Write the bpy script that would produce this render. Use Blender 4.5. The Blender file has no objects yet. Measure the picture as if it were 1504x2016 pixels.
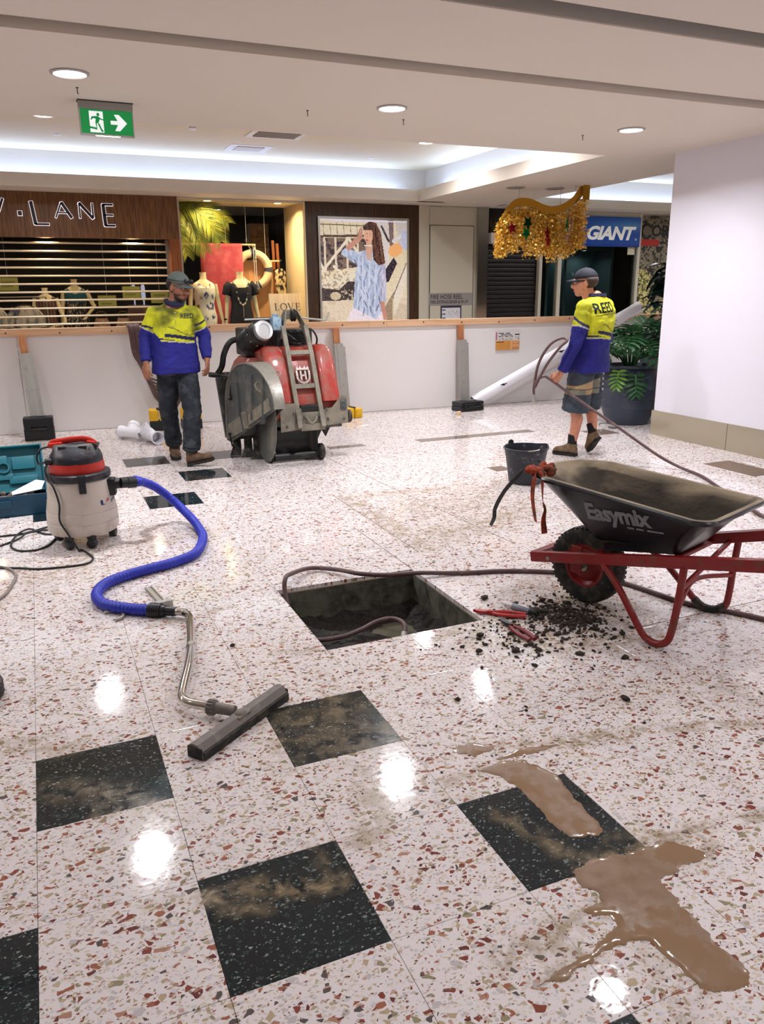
import bpy, bmesh, math, random
import numpy as np
from mathutils import Vector, Matrix, Quaternion, noise
from mathutils.bvhtree import BVHTree

scene = bpy.context.scene
COL = scene.collection
PI = math.pi
random.seed(7)
D = math.radians

# ------------------------------------------------------------------ camera
cam_d = bpy.data.cameras.new('camera')
cam = bpy.data.objects.new('camera', cam_d)
COL.objects.link(cam)
CAM_YAW, CAM_PITCH, CAM_ROLL = 0.405672, 0.273914, -0.010829
CAM_F = 1540.93          # focal length in pixels of a 1504 x 2016 frame
cam.location = (0, 0, 1.5366)
_f = Vector((math.sin(CAM_YAW)*math.cos(CAM_PITCH), math.cos(CAM_YAW)*math.cos(CAM_PITCH), -math.sin(CAM_PITCH)))
_r = Vector((math.cos(CAM_YAW), -math.sin(CAM_YAW), 0))
_u = _r.cross(_f)
_r2 = _r*math.cos(CAM_ROLL) + _u*math.sin(CAM_ROLL)
_u2 = -_r*math.sin(CAM_ROLL) + _u*math.cos(CAM_ROLL)
cam.rotation_euler = Matrix((_r2, _u2, -_f)).transposed().to_euler()
cam_d.sensor_fit = 'VERTICAL'
cam_d.sensor_height = 24.0
cam_d.lens = CAM_F/2016*24.0
cam_d.clip_start = 0.05
scene.camera = cam

# ------------------------------------------------------------------ world, view, exposure
w = bpy.data.worlds.new('world'); scene.world = w; w.use_nodes = True
w.node_tree.nodes['Background'].inputs[0].default_value = (0.8, 0.85, 1, 1)
w.node_tree.nodes['Background'].inputs[1].default_value = 0.3
vs = scene.view_settings
vs.view_transform = 'Standard'; vs.look = 'None'; vs.gamma = 1; vs.use_curve_mapping = False
vs.exposure = 0.24

ZC = 2.85                 # main ceiling height
DOWNLIGHT_W = 34.0
COVE_E = 27.0

# ------------------------------------------------------------------ helpers
def lin(c):
    c = [v/255 for v in c]
    return tuple((v/12.92 if v <= .04045 else ((v+.055)/1.055)**2.4) for v in c)

def tag(o, label=None, cat=None, group=None, kind=None):
    if label: o['label'] = label
    if cat: o['category'] = cat
    if group: o['group'] = group
    if kind: o['kind'] = kind
    return o

def empty(name, loc=(0, 0, 0), rz=0, label=None, cat=None, group=None):
    o = bpy.data.objects.new(name, None); COL.objects.link(o)
    o.empty_display_size = .1
    o.location = loc; o.rotation_euler = (0, 0, rz)
    return tag(o, label, cat, group)

def copy_tree(o, parent=None):
    c = o.copy(); COL.objects.link(c)
    if parent: c.parent = parent
    for ch in list(o.children): copy_tree(ch, c)
    return c

def catmull(pts, n=6, closed=False):
    P = [Vector(p) for p in pts]; out = []
    L = len(P)
    rng = range(L if closed else L-1)
    for i in rng:
        p1, p2 = P[i], P[(i+1) % L]
        p0 = P[(i-1) % L] if (closed or i > 0) else p1*2-p2
        p3 = P[(i+2) % L] if (closed or i+2 < L) else p2*2-p1
        for k in range(n):
            t = k/n
            out.append(.5*((2*p1)+(p2-p0)*t+(2*p0-5*p1+4*p2-p3)*t*t+(3*p1-p0-3*p2+p3)*t**3))
    if not closed: out.append(P[-1])
    return out

class MB:
    """collects shapes in one bmesh and links them as ONE mesh object"""
    def __init__(s): s.bm = bmesh.new(); s.mi = 0
    def _fin(s, verts):
        for f in {f for v in verts for f in v.link_faces}: f.material_index = s.mi
    def box(s, c, d, rot=None, bev=0, taper=None):
        m = Matrix.Translation(c) @ (rot.to_4x4() if rot else Matrix()) @ Matrix.Diagonal((d[0], d[1], d[2], 1))
        r = bmesh.ops.create_cube(s.bm, size=1, matrix=m)
        vs_ = r['verts']
        if bev:
            e = list({e for v in vs_ for e in v.link_edges})
            q = bmesh.ops.bevel(s.bm, geom=e, offset=bev, segments=2, affect='EDGES', profile=.6)
            vs_ = q['verts']
        s._fin(vs_); return s
    def bx(s, x0, x1, y0, y1, z0, z1, bev=0):
        return s.box(((x0+x1)/2, (y0+y1)/2, (z0+z1)/2), (x1-x0, y1-y0, z1-z0), None, bev)
    def rings(s, R, cap0=True, cap1=True, closed=True):
        V = [[s.bm.verts.new(p) for p in ring] for ring in R]
        n = len(V[0]); F = []
        for a, b in zip(V, V[1:]):
            for i in range(n if closed else n-1):
                j = (i+1) % n
                F.append(s.bm.faces.new((a[i], a[j], b[j], b[i])))
        if cap0: F.append(s.bm.faces.new(list(reversed(V[0]))))
        if cap1: F.append(s.bm.faces.new(V[-1]))
        for f in F: f.material_index = s.mi; f.smooth = True
        return s
    def tube(s, pts, r, n=10, cap=True, closed=False, sy=1.0):
        P = [Vector(p) for p in pts]
        rr = r if isinstance(r, (list, tuple)) else [r]*len(P)
        R = []; L = len(P)
        t0 = None; nrm = None
        for i in range(L):
            a = P[i-1] if (i > 0 or closed) else P[i]
            b = P[(i+1) % L] if (i < L-1 or closed) else P[i]
            t = (b-a).normalized() if (b-a).length > 1e-9 else Vector((0, 0, 1))
            if nrm is None:
                nrm = t.cross(Vector((0, 0, 1)))
                if nrm.length < 1e-3: nrm = t.cross(Vector((1, 0, 0)))
                nrm.normalize()
            else:
                nrm = (nrm - t*nrm.dot(t))
                nrm.normalize()
            bn = t.cross(nrm)
            R.append([P[i]+(nrm*math.cos(2*PI*k/n)+bn*math.sin(2*PI*k/n)*sy)*rr[i] for k in range(n)])
        if closed:
            R.append(R[0]); 
            V = [[s.bm.verts.new(p) for p in ring] for ring in R[:-1]]; V.append(V[0])
            for a, b in zip(V, V[1:]):
                for i in range(n):
                    j = (i+1) % n
                    f = s.bm.faces.new((a[i], a[j], b[j], b[i])); f.smooth = True; f.material_index = s.mi
            return s
        return s.rings(R, cap, cap)
    def cyl(s, p0, p1, r0, r1=None, n=20): 
        return s.tube([p0, p1], [r0, r0 if r1 is None else r1], n)
    def lathe(s, prof, n=28, m=Matrix(), cap0=True, cap1=True):
        R = [[m @ Vector((r*math.cos(2*PI*k/n), r*math.sin(2*PI*k/n), z)) for k in range(n)] for r, z in prof]
        return s.rings(R, cap0, cap1)
    def ball(s, c, r, rot=None, u=16, v=10):
        r = r if isinstance(r, (list, tuple)) else (r, r, r)
        m = Matrix.Translation(c) @ (rot.to_4x4() if rot else Matrix()) @ Matrix.Diagonal((*r, 1))
        q = bmesh.ops.create_uvsphere(s.bm, u_segments=u, v_segments=v, radius=1, matrix=m)
        s._fin(q['verts'])
        for vv in q['verts']:
            for f in vv.link_faces: f.smooth = True
        return s
    def prism(s, poly, d, m=Matrix()):
        """poly: 2D points in local xy, extruded to local z 0..d"""
        a = [s.bm.verts.new(m @ Vector((x, y, 0))) for x, y in poly]
        b = [s.bm.verts.new(m @ Vector((x, y, d))) for x, y in poly]
        F = [s.bm.faces.new(list(reversed(a))), s.bm.faces.new(b)]
        n = len(a)
        for i in range(n):
            j = (i+1) % n
            F.append(s.bm.faces.new((a[i], a[j], b[j], b[i])))
        for f in F: f.material_index = s.mi
        return s
    def quad(s, *p):
        f = s.bm.faces.new([s.bm.verts.new(q) for q in p]); f.material_index = s.mi; return s
    def build(s, name, mats, parent=None, smooth=None, bevel=0, loc=None, rot=None):
        bmesh.ops.recalc_face_normals(s.bm, faces=s.bm.faces)
        me = bpy.data.meshes.new(name); s.bm.to_mesh(me); s.bm.free()
        for m in (mats if isinstance(mats, (list, tuple)) else [mats]): me.materials.append(m)
        o = bpy.data.objects.new(name, me); COL.objects.link(o)
        if parent: o.parent = parent
        if loc: o.location = loc
        if rot: o.rotation_euler = rot
        if smooth: 
            for p in me.polygons: p.use_smooth = True
        if smooth or any(p.use_smooth for p in me.polygons):
            try: me.set_sharp_from_angle(angle=D(38))
            except Exception: pass
        if bevel:
            b = o.modifiers.new('bevel', 'BEVEL'); b.width = bevel; b.segments = 2; b.limit_method = 'ANGLE'
        return o

def RX(a): return Matrix.Rotation(a, 4, 'X')
def RY(a): return Matrix.Rotation(a, 4, 'Y')
def RZ(a): return Matrix.Rotation(a, 4, 'Z')
def TR(*p): return Matrix.Translation(p)
def R3(x=0, y=0, z=0): return (RZ(z) @ RY(y) @ RX(x)).to_3x3()
XZ = RX(PI/2)            # 2D (x, y) -> (x, -z extr, y): drawing on a wall that faces -Y

def mat(name, rgb, rough=.5, metal=0, dirt=None, bump=None, emit=0, spec=None, coat=0, alpha=1, rvar=0, vcol=None, trans=0):
    """rgb 0-255; dirt=(rgb, amount 0-1, scale); bump=(scale, strength, distance)"""
    m = bpy.data.materials.new(name); m.use_nodes = True
    nt = m.node_tree; N = nt.nodes; L = nt.links
    p = N['Principled BSDF']
    c = lin(rgb)
    p.inputs['Base Color'].default_value = (*c, 1)
    p.inputs['Roughness'].default_value = rough
    p.inputs['Metallic'].default_value = metal
    if spec is not None: p.inputs['Specular IOR Level'].default_value = spec
    if coat: p.inputs['Coat Weight'].default_value = coat; p.inputs['Coat Roughness'].default_value = .12
    if alpha < 1: p.inputs['Alpha'].default_value = alpha
    if trans: p.inputs['Transmission Weight'].default_value = trans
    src = None
    if vcol:
        a = N.new('ShaderNodeAttribute'); a.attribute_name = vcol
        src = a.outputs['Color']; L.new(src, p.inputs['Base Color'])
    if emit:
        p.inputs['Emission Color'].default_value = (*c, 1)
        p.inputs['Emission Strength'].default_value = emit
        if src: L.new(src, p.inputs['Emission Color'])
    geo = None
    if dirt or bump or rvar:
        geo = N.new('ShaderNodeTexCoord').outputs['Object']
    if dirt:
        d, am, sc = dirt
        n = N.new('ShaderNodeTexNoise'); n.inputs['Scale'].default_value = sc; n.inputs['Detail'].default_value = 6
        n.inputs['Roughness'].default_value = .65
        L.new(geo, n.inputs['Vector'])
        r = N.new('ShaderNodeMapRange'); r.inputs[1].default_value = .62-.35*am; r.inputs[2].default_value = .78-.2*am
        L.new(n.outputs['Fac'], r.inputs[0])
        mx = N.new('ShaderNodeMix'); mx.data_type = 'RGBA'
        L.new(r.outputs[0], mx.inputs['Factor'])
        if src: L.new(src, mx.inputs['A'])
        else: mx.inputs['A'].default_value = (*c, 1)
        mx.inputs['B'].default_value = (*lin(d), 1)
        L.new(mx.outputs['Result'], p.inputs['Base Color'])
        ra = N.new('ShaderNodeMapRange'); ra.inputs[3].default_value = rough; ra.inputs[4].default_value = max(rough, .75)
        L.new(r.outputs[0], ra.inputs[0]); L.new(ra.outputs[0], p.inputs['Roughness'])
        if metal:
            rm = N.new('ShaderNodeMapRange'); rm.inputs[3].default_value = metal; rm.inputs[4].default_value = 0
            L.new(r.outputs[0], rm.inputs[0]); L.new(rm.outputs[0], p.inputs['Metallic'])
    if bump:
        n = N.new('ShaderNodeTexNoise'); n.inputs['Scale'].default_value = bump[0]; n.inputs['Detail'].default_value = 5
        L.new(geo, n.inputs['Vector'])
        b = N.new('ShaderNodeBump'); b.inputs['Strength'].default_value = bump[1]
        b.inputs['Distance'].default_value = bump[2] if len(bump) > 2 else .01
        L.new(n.outputs['Fac'], b.inputs['Height']); L.new(b.outputs['Normal'], p.inputs['Normal'])
    return m

def wood(name, c1, c2, scale=6, rough=.45, axis='Z', stretch=12):
    m = mat(name, c1, rough); nt = m.node_tree; N = nt.nodes; L = nt.links
    tc = N.new('ShaderNodeTexCoord'); mp = N.new('ShaderNodeMapping')
    sc = [scale*stretch]*3; sc['XYZ'.index(axis)] = scale*.6
    mp.inputs['Scale'].default_value = sc
    L.new(tc.outputs['Object'], mp.inputs['Vector'])
    n = N.new('ShaderNodeTexNoise'); n.inputs['Scale'].default_value = 1; n.inputs['Detail'].default_value = 6
    n.inputs['Distortion'].default_value = .4
    L.new(mp.outputs[0], n.inputs['Vector'])
    r = N.new('ShaderNodeValToRGB'); r.color_ramp.elements[0].position = .36; r.color_ramp.elements[1].position = .66
    r.color_ramp.elements[0].color = (*lin(c1), 1); r.color_ramp.elements[1].color = (*lin(c2), 1)
    L.new(n.outputs['Fac'], r.inputs[0]); L.new(r.outputs[0], N['Principled BSDF'].inputs['Base Color'])
    return m

def text_obj(s, size, m, name='lettering', parent=None, mat4=Matrix(), ext=.002, off=0, shear=0, align='LEFT', sx=1, space=1):
    cu = bpy.data.curves.new(name, 'FONT'); cu.body = s; cu.size = size; cu.extrude = ext; cu.offset = off
    cu.shear = shear; cu.align_x = align; cu.space_character = space; cu.resolution_u = 3
    t = bpy.data.objects.new(name, cu); COL.objects.link(t)
    dg = bpy.context.evaluated_depsgraph_get()
    me = bpy.data.meshes.new_from_object(t.evaluated_get(dg))
    bpy.data.objects.remove(t); bpy.data.curves.remove(cu)
    me.transform(mat4 @ Matrix.Diagonal((sx, 1, 1, 1)))
    me.materials.clear(); me.materials.append(m)
    me.name = name
    o = bpy.data.objects.new(name, me); COL.objects.link(o)
    if parent: o.parent = parent
    return o

def vcol(me, fn, name='Col'):
    """per-vertex colour from fn(co)->(r,g,b) 0-255"""
    a = me.color_attributes.new(name, 'FLOAT_COLOR', 'POINT')
    out = np.ones((len(me.vertices), 4), 'f')
    for i, v in enumerate(me.vertices): out[i, :3] = lin(fn(v.co))
    a.data.foreach_set('color', out.ravel())

# ---- small painter for flat print: boolean masks on a pixel grid, put on a grid mesh as colours
class Print:
    def __init__(s, w, h, nx, bg):
        s.w, s.h = w, h; s.nx = nx; s.ny = max(2, int(nx*h/w))
        s.X, s.Y = np.meshgrid((np.arange(s.nx)+.5)/s.nx, (np.arange(s.ny)+.5)/s.ny)
        s.A = np.zeros((s.ny, s.nx, 3)); s.A[:] = bg
        s.rs = np.random.RandomState(3)
    def noise(s, fx, fy, seed=0):
        rs = np.random.RandomState(seed)
        gx, gy = max(2, int(fx)), max(2, int(fy))
        g = rs.rand(gy+2, gx+2)
        x = s.X*gx; y = s.Y*gy; xi = x.astype(int); yi = y.astype(int); u = x-xi; v = y-yi
        u = u*u*(3-2*u); v = v*v*(3-2*v)
        return (g[yi, xi]*(1-u)+g[yi, xi+1]*u)*(1-v)+(g[yi+1, xi]*(1-u)+g[yi+1, xi+1]*u)*v
    def put(s, m, c, a=1.0):
        m = np.clip(m*1.0*a, 0, 1)[..., None]
        s.A = s.A*(1-m)+np.array(c, float)*m; return s
    def poly(s, P, c, a=1.0, jx=0, jy=0):
        x, y = s.X+jx, s.Y+jy
        ins = np.zeros(x.shape, bool); n = len(P)
        for i in range(n):
            (x0, y0), (x1, y1) = P[i], P[(i+1) % n]
            if y0 == y1: continue
            c1 = ((y0 > y) != (y1 > y)) & (x < (x1-x0)*(y-y0)/(y1-y0)+x0)
            ins ^= c1
        return s.put(ins, c, a)
    def ell(s, cx, cy, rx, ry, c, a=1.0, rot=0):
        dx, dy = s.X-cx, (s.Y-cy)
        k, q = math.cos(rot), math.sin(rot)
        return s.put(((dx*k+dy*q)/rx)**2+((-dx*q+dy*k)/ry)**2 < 1, c, a)
    def line(s, p, q, t, c, a=1.0):
        ar = s.h/s.w
        px, py, qx, qy = p[0], p[1]*ar, q[0], q[1]*ar
        dx, dy = qx-px, qy-py; l2 = dx*dx+dy*dy+1e-12
        u = np.clip(((s.X-px)*dx+(s.Y*ar-py)*dy)/l2, 0, 1)
        return s.put(np.hypot(s.X-px-u*dx, s.Y*ar-py-u*dy) < t, c, a)
    def build(s, name, m, parent=None, mat4=Matrix(), thick=0.002):
        """grid in local x 0..w, y 0..h (y up; painter y down) transformed by mat4"""
        nx, ny = s.nx, s.ny
        xs = np.linspace(0, s.w, nx+1); ys = np.linspace(s.h, 0, ny+1)
        gx, gy = np.meshgrid(xs, ys)
        co = np.stack([gx.ravel(), gy.ravel(), np.zeros(gx.size)], 1)
        i = (np.arange(ny)[:, None]*(nx+1)+np.arange(nx)[None]).ravel()
        F = np.stack([i, i+nx+1, i+nx+2, i+1], 1)
        me = bpy.data.meshes.new(name); me.from_pydata(co.tolist(), [], F.tolist())
        a = me.color_attributes.new('Col', 'FLOAT_COLOR', 'CORNER')
        c = np.clip(s.A/255, 0, 1); c = np.where(c <= .04045, c/12.92, ((c+.055)/1.055)**2.4).reshape(-1, 3)
        c = np.concatenate([c, np.ones((len(c), 1))], 1)
        a.data.foreach_set('color', np.repeat(c, 4, 0).astype('f').ravel())
        me.transform(mat4); me.materials.append(m)
        o = bpy.data.objects.new(name, me); COL.objects.link(o)
        if parent: o.parent = parent
        return o

def remesh(o, voxel, smooth_it=3, fac=.5):
    md = o.modifiers.new('r', 'REMESH'); md.mode = 'VOXEL'; md.voxel_size = voxel; md.use_smooth_shade = True
    sm = o.modifiers.new('s', 'SMOOTH'); sm.factor = fac; sm.iterations = smooth_it
    dg = bpy.context.evaluated_depsgraph_get()
    me = bpy.data.meshes.new_from_object(o.evaluated_get(dg))
    old = o.data; o.modifiers.clear(); mats = list(old.materials); o.data = me
    me.materials.clear()
    for m in mats: me.materials.append(m)
    bpy.data.meshes.remove(old)
    for p in me.polygons: p.use_smooth = True
    return o

def hug(o, target, dist=.002, direction=(0, 1, 0)):
    """press a flat child (lettering) on to the surface of target along a local direction (same local space)"""
    bm = bmesh.new(); bm.from_mesh(o.data)
    for _ in range(4):
        bmesh.ops.triangulate(bm, faces=bm.faces)
        long = [e for e in bm.edges if e.calc_length() > .014]
        if not long: break
        bmesh.ops.subdivide_edges(bm, edges=long, cuts=1)
    bmesh.ops.triangulate(bm, faces=bm.faces)
    t = BVHTree.FromPolygons([v.co.copy() for v in target.data.vertices], [list(p.vertices) for p in target.data.polygons])
    d = Vector(direction).normalized()
    for v in bm.verts:
        hit = t.ray_cast(v.co - d*.5, d)
        if hit[0]: v.co = hit[0] - d*dist
    bm.to_mesh(o.data); bm.free()
# ------------------------------------------------------------------ shared materials
M = {}
M['ceiling'] = mat('ceiling_paint', (214, 202, 188), .75)
M['tray'] = mat('cream_tray_paint', (222, 206, 174), .75)  # ceiling paint tinted warm: light bounced off the floor put into the colour
M['gap'] = mat('shadow_gap', (176, 170, 162), .8)
M['gap2'] = mat('dark_joint', (96, 84, 72), .8)
M['wall'] = mat('wall_paint', (228, 224, 234), .55, bump=(60, .05))
M['cream'] = mat('cream_paint', (205, 198, 180), .5)
M['steel'] = mat('brushed_steel', (196, 190, 170), .28, 1, bump=(40, .05))
M['steel_dull'] = mat('dull_steel', (170, 166, 155), .42, .9)
M['galv'] = mat('galvanised_steel', (172, 168, 162), .45, .4, dirt=((152, 146, 136), .25, 14))
M['chrome'] = mat('chrome', (215, 212, 206), .12, 1)
M['black'] = mat('black_plastic', (24, 24, 28), .42)
M['black_m'] = mat('black_matt', (20, 19, 20), .75)
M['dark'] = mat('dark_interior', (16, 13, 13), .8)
M['rubber'] = mat('black_rubber', (26, 25, 25), .7, dirt=((92, 84, 72), .45, 18))
M['white_p'] = mat('white_plastic', (236, 232, 232), .28)
M['paper'] = mat('paper', (225, 222, 216), .7)
M['print'] = mat('flat_print', (255, 255, 255), .6, vcol='Col')
M['lit_print'] = mat('backlit_print', (255, 255, 255), .25, vcol='Col', emit=.34)
M['walnut'] = wood('walnut_panel', (84, 50, 24), (134, 90, 50), 7, .4, 'Z', 14)
M['walnut_dark'] = wood('dark_walnut_panel', (44, 25, 10), (84, 54, 26), 7, .4, 'Z', 14)
M['jamb'] = wood('orange_timber', (120, 62, 26), (160, 92, 45), 7, .4, 'Z', 10)
M['pine'] = wood('raw_pine', (214, 166, 126), (236, 196, 158), 3, .6, 'X', 14)
M['stud'] = wood('pine_stud', (170, 104, 62), (204, 140, 92), 3, .6, 'Z', 14)
M['white_led'] = mat('led_diffuser', (246, 246, 255), .4, emit=9)
M['cove_led'] = mat('cove_led_strip', (168, 200, 255), .4, emit=COVE_E)
M['warm_led'] = mat('warm_lamp', (255, 214, 150), .4, emit=12)
M['red'] = mat('red_paint', (172, 34, 26), .35)

# ------------------------------------------------------------------ terrazzo
def terrazzo(name, base, base2, chips, dens, spec_dark=False):
    m = bpy.data.materials.new(name); m.use_nodes = True
    nt = m.node_tree; N = nt.nodes; L = nt.links; p = N['Principled BSDF']
    geo = N.new('ShaderNodeNewGeometry').outputs['Position']
    def math_(op, a, b=None, clamp=False):
        n = N.new('ShaderNodeMath'); n.operation = op; n.use_clamp = clamp
        for i, v in enumerate((a, b)):
            if v is None: continue
            if isinstance(v, (int, float)): n.inputs[i].default_value = v
            else: L.new(v, n.inputs[i])
        return n.outputs[0]
    def mixc(f, a, b):
        n = N.new('ShaderNodeMix'); n.data_type = 'RGBA'
        if isinstance(f, (int, float)): n.inputs['Factor'].default_value = f
        else: L.new(f, n.inputs['Factor'])
        for k, v in (('A', a), ('B', b)):
            if isinstance(v, tuple): n.inputs[k].default_value = (*lin(v), 1)
            else: L.new(v, n.inputs[k])
        return n.outputs['Result']
    # bent coordinates so that chips are angular and irregular
    nz = N.new('ShaderNodeTexNoise'); nz.inputs['Scale'].default_value = 38; nz.inputs['Detail'].default_value = 1
    L.new(geo, nz.inputs['Vector'])
    ad = N.new('ShaderNodeVectorMath'); ad.operation = 'MULTIPLY_ADD'
    L.new(nz.outputs['Color'], ad.inputs[0]); ad.inputs[1].default_value = (.012, .012, 0); L.new(geo, ad.inputs[2])
    flat = N.new('ShaderNodeVectorMath'); flat.operation = 'MULTIPLY'; L.new(ad.outputs[0], flat.inputs[0]); flat.inputs[1].default_value = (1, 1, 0)
    n2 = N.new('ShaderNodeTexNoise'); n2.inputs['Scale'].default_value = 5; n2.inputs['Detail'].default_value = 3; L.new(geo, n2.inputs['Vector'])
    col = mixc(n2.outputs['Fac'], base, base2)
    for (sc, keep, edge, ramp) in chips:
        mp = N.new('ShaderNodeMapping'); mp.inputs['Rotation'].default_value = (0, 0, sc*.37); mp.inputs['Scale'].default_value = (1, 1.35, 1)
        mp.inputs['Location'].default_value = (sc*.11, sc*.07, 0)
        L.new(flat.outputs[0], mp.inputs['Vector'])
        v = N.new('ShaderNodeTexVoronoi'); v.voronoi_dimensions = '2D'; v.inputs['Scale'].default_value = sc; L.new(mp.outputs[0], v.inputs['Vector'])
        e = N.new('ShaderNodeTexVoronoi'); e.voronoi_dimensions = '2D'; e.feature = 'DISTANCE_TO_EDGE'; e.inputs['Scale'].default_value = sc; L.new(mp.outputs[0], e.inputs['Vector'])
        sp = N.new('ShaderNodeSeparateColor'); L.new(v.outputs['Color'], sp.inputs[0])
        has = math_('LESS_THAN', sp.outputs[0], keep)
        # the distance to the cell edge a chip starts at differs from cell to cell
        th = math_('MULTIPLY_ADD', sp.outputs[1], edge); th.node.inputs[2].default_value = edge*.55
        ins = math_('GREATER_THAN', e.outputs['Distance'], th)
        f = math_('MULTIPLY', has, ins)
        r = N.new('ShaderNodeValToRGB'); r.color_ramp.interpolation = 'CONSTANT'
        els = r.color_ramp.elements
        while len(els) < len(ramp): els.new(.5)
        for q, (pos, c) in zip(els, ramp): q.position = pos; q.color = (*lin(c), 1)
        L.new(sp.outputs[2], r.inputs[0])
        col = mixc(f, col, r.outputs[0])
    L.new(col, p.inputs['Base Color'])
    # wet, freshly mopped in patches
    n3 = N.new('ShaderNodeTexNoise'); n3.inputs['Scale'].default_value = 1.3; n3.inputs['Detail'].default_value = 4; L.new(geo, n3.inputs['Vector'])
    mr = N.new('ShaderNodeMapRange'); mr.inputs[1].default_value = .35; mr.inputs[2].default_value = .7; mr.inputs[3].default_value = .03; mr.inputs[4].default_value = .13
    L.new(n3.outputs['Fac'], mr.inputs[0]); L.new(mr.outputs[0], p.inputs['Roughness'])
    n4 = N.new('ShaderNodeTexNoise'); n4.inputs['Scale'].default_value = 26; n4.inputs['Detail'].default_value = 2; L.new(geo, n4.inputs['Vector'])
    b = N.new('ShaderNodeBump'); b.inputs['Strength'].default_value = .10; b.inputs['Distance'].default_value = .003
    L.new(n4.outputs['Fac'], b.inputs['Height']); L.new(b.outputs[0], p.inputs['Normal'])
    return m
RUST = [(0, (136, 72, 60)), (.16, (160, 100, 80)), (.28, (108, 58, 54)), (.36, (184, 164, 136)), (.54, (150, 140, 112)), (.7, (196, 188, 190)), (.84, (92, 84, 82)), (.93, (176, 132, 112))]
SOFT = [(0, (216, 202, 188)), (.3, (202, 192, 188)), (.5, (222, 212, 204)), (.66, (196, 160, 146)), (.74, (208, 204, 210)), (.9, (190, 178, 150))]
M['terrazzo'] = terrazzo('white_terrazzo', (236, 227, 226), (226, 218, 220),
    [(88, .36, .17, SOFT), (64, .36, .2, SOFT), (37, .23, .19, RUST), (56, .24, .21, RUST), (110, .16, .2, RUST)], 1)
PALE = [(0, (112, 124, 124)), (.3, (64, 82, 82)), (.6, (44, 64, 62)), (.92, (150, 152, 146))]
M['black_terrazzo'] = terrazzo('black_terrazzo', (14, 23, 28), (24, 37, 43), [(120, .26, .2, PALE), (70, .10, .24, PALE)], 1)
M['brown_terrazzo'] = terrazzo('brown_terrazzo', (116, 98, 88), (130, 112, 100), [(90, .4, .2, [(0, (150, 132, 116)), (.5, (92, 76, 68))])], 1)
M['grout'] = mat('grout', (178, 164, 150), .8)
M['concrete'] = mat('raw_concrete', (104, 102, 90), .9, dirt=((52, 46, 38), .6, 9), bump=(40, .4))
M['earth'] = mat('wet_earth', (46, 36, 26), .7, dirt=((20, 15, 11), .7, 16), bump=(38, 1.0, .03))

# ------------------------------------------------------------------ floor with its hole and tiles
GX, GY, GS = -.169, 1.438, .4
def gx(i): return GX+GS*i
def gy(j): return GY+GS*j
HX0, HX1, HY0, HY1 = gx(3)+.006, gx(5)-.002, gy(4)+.008, gy(6)-.008
XW, XE, YS, YN = -6.0, 13.0, -6.0, 16.0
fb = MB()
fb.bx(XW, HX0, YS, YN, -.12, -.018); fb.bx(HX1, XE, YS, YN, -.12, -.018)
fb.bx(HX0, HX1, YS, HY0, -.12, -.018); fb.bx(HX0, HX1, HY1, YN, -.12, -.018)
floor = tag(fb.build('floor', M['grout']), kind='structure')
BLACK = {(0, 2), (2, 2), (1, 0), (3, 0), (-1, 0), (2, -2), (0, -2), (4, -2), (0, 15), (2, 15), (4, 15), (1, 13), (3, 13), (0, 11), (2, 11), (-1, 13), (-2, 15), (-2, 2), (-3, 0)}
tb = MB(); tb.box((0, 0, -.0105), (GS-.0012, GS-.0012, .021)); 
bmesh.ops.bevel(tb.bm, geom=[e for e in tb.bm.edges if all(v.co.z > -.001 for v in e.verts)], offset=.0008, segments=1, affect='EDGES')
t0 = tb.build('tile', M['terrazzo']); tile_me = t0.data; bpy.data.objects.remove(t0)
tile_bl = tile_me.copy(); tile_bl.materials.clear(); tile_bl.materials.append(M['black_terrazzo'])
def seen(x, y):
    d = Vector((x, y, 0))-cam.location
    z = d.dot(_f)
    if z < .4: return False
    return abs(d.dot(_r2)/z) < 752/CAM_F+.14 and abs(d.dot(_u2)/z) < 1008/CAM_F+.16
cells = []
for i in range(-16, 33):
    for j in range(-19, 27):
        if 3 <= i < 5 and 4 <= j < 6: continue
        x, y = gx(i+.5), gy(j+.5)
        if x > XE-.1 or x < XW+.1 or y < YS+.1 or y > 11.9: continue
        vis = seen(x, y) and y < 9.9 and not (x > 6.1 and y < 6.6)
        cells.append((not vis, math.hypot(x, y), i, j, x, y))
cells.sort()
rest = MB()
tm = bmesh.new(); tm.from_mesh(tile_me)
rv = []; rf = []; rmi = []
tv = [v.co.copy() for v in tm.verts]; tf = [[v.index for v in f.verts] for f in tm.faces]
for k, (nv, dd, i, j, x, y) in enumerate(cells):
    bl = (i, j) in BLACK
    if k < 296 and not nv:
        o = bpy.data.objects.new('floor_tile', tile_bl if bl else tile_me); COL.objects.link(o)
        o.location = (x, y, 0); o.parent = floor
        if bl: o['label'] = 'black speckled terrazzo tile'
    else:
        n = len(rv); rv += [(v.x+x, v.y+y, v.z) for v in tv]; rf += [[a+n for a in f] for f in tf]; rmi += [1 if bl else 0]*len(tf)
me = bpy.data.meshes.new('floor_tile_field'); me.from_pydata(rv, [], rf)
me.materials.append(M['terrazzo']); me.materials.append(M['black_terrazzo']); me.polygons.foreach_set('material_index', rmi)
ft = bpy.data.objects.new('floor_tile_field', me); COL.objects.link(ft); ft.parent = floor; ft['kind'] = 'stuff'
tm.free(); rest.bm.free()
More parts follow.
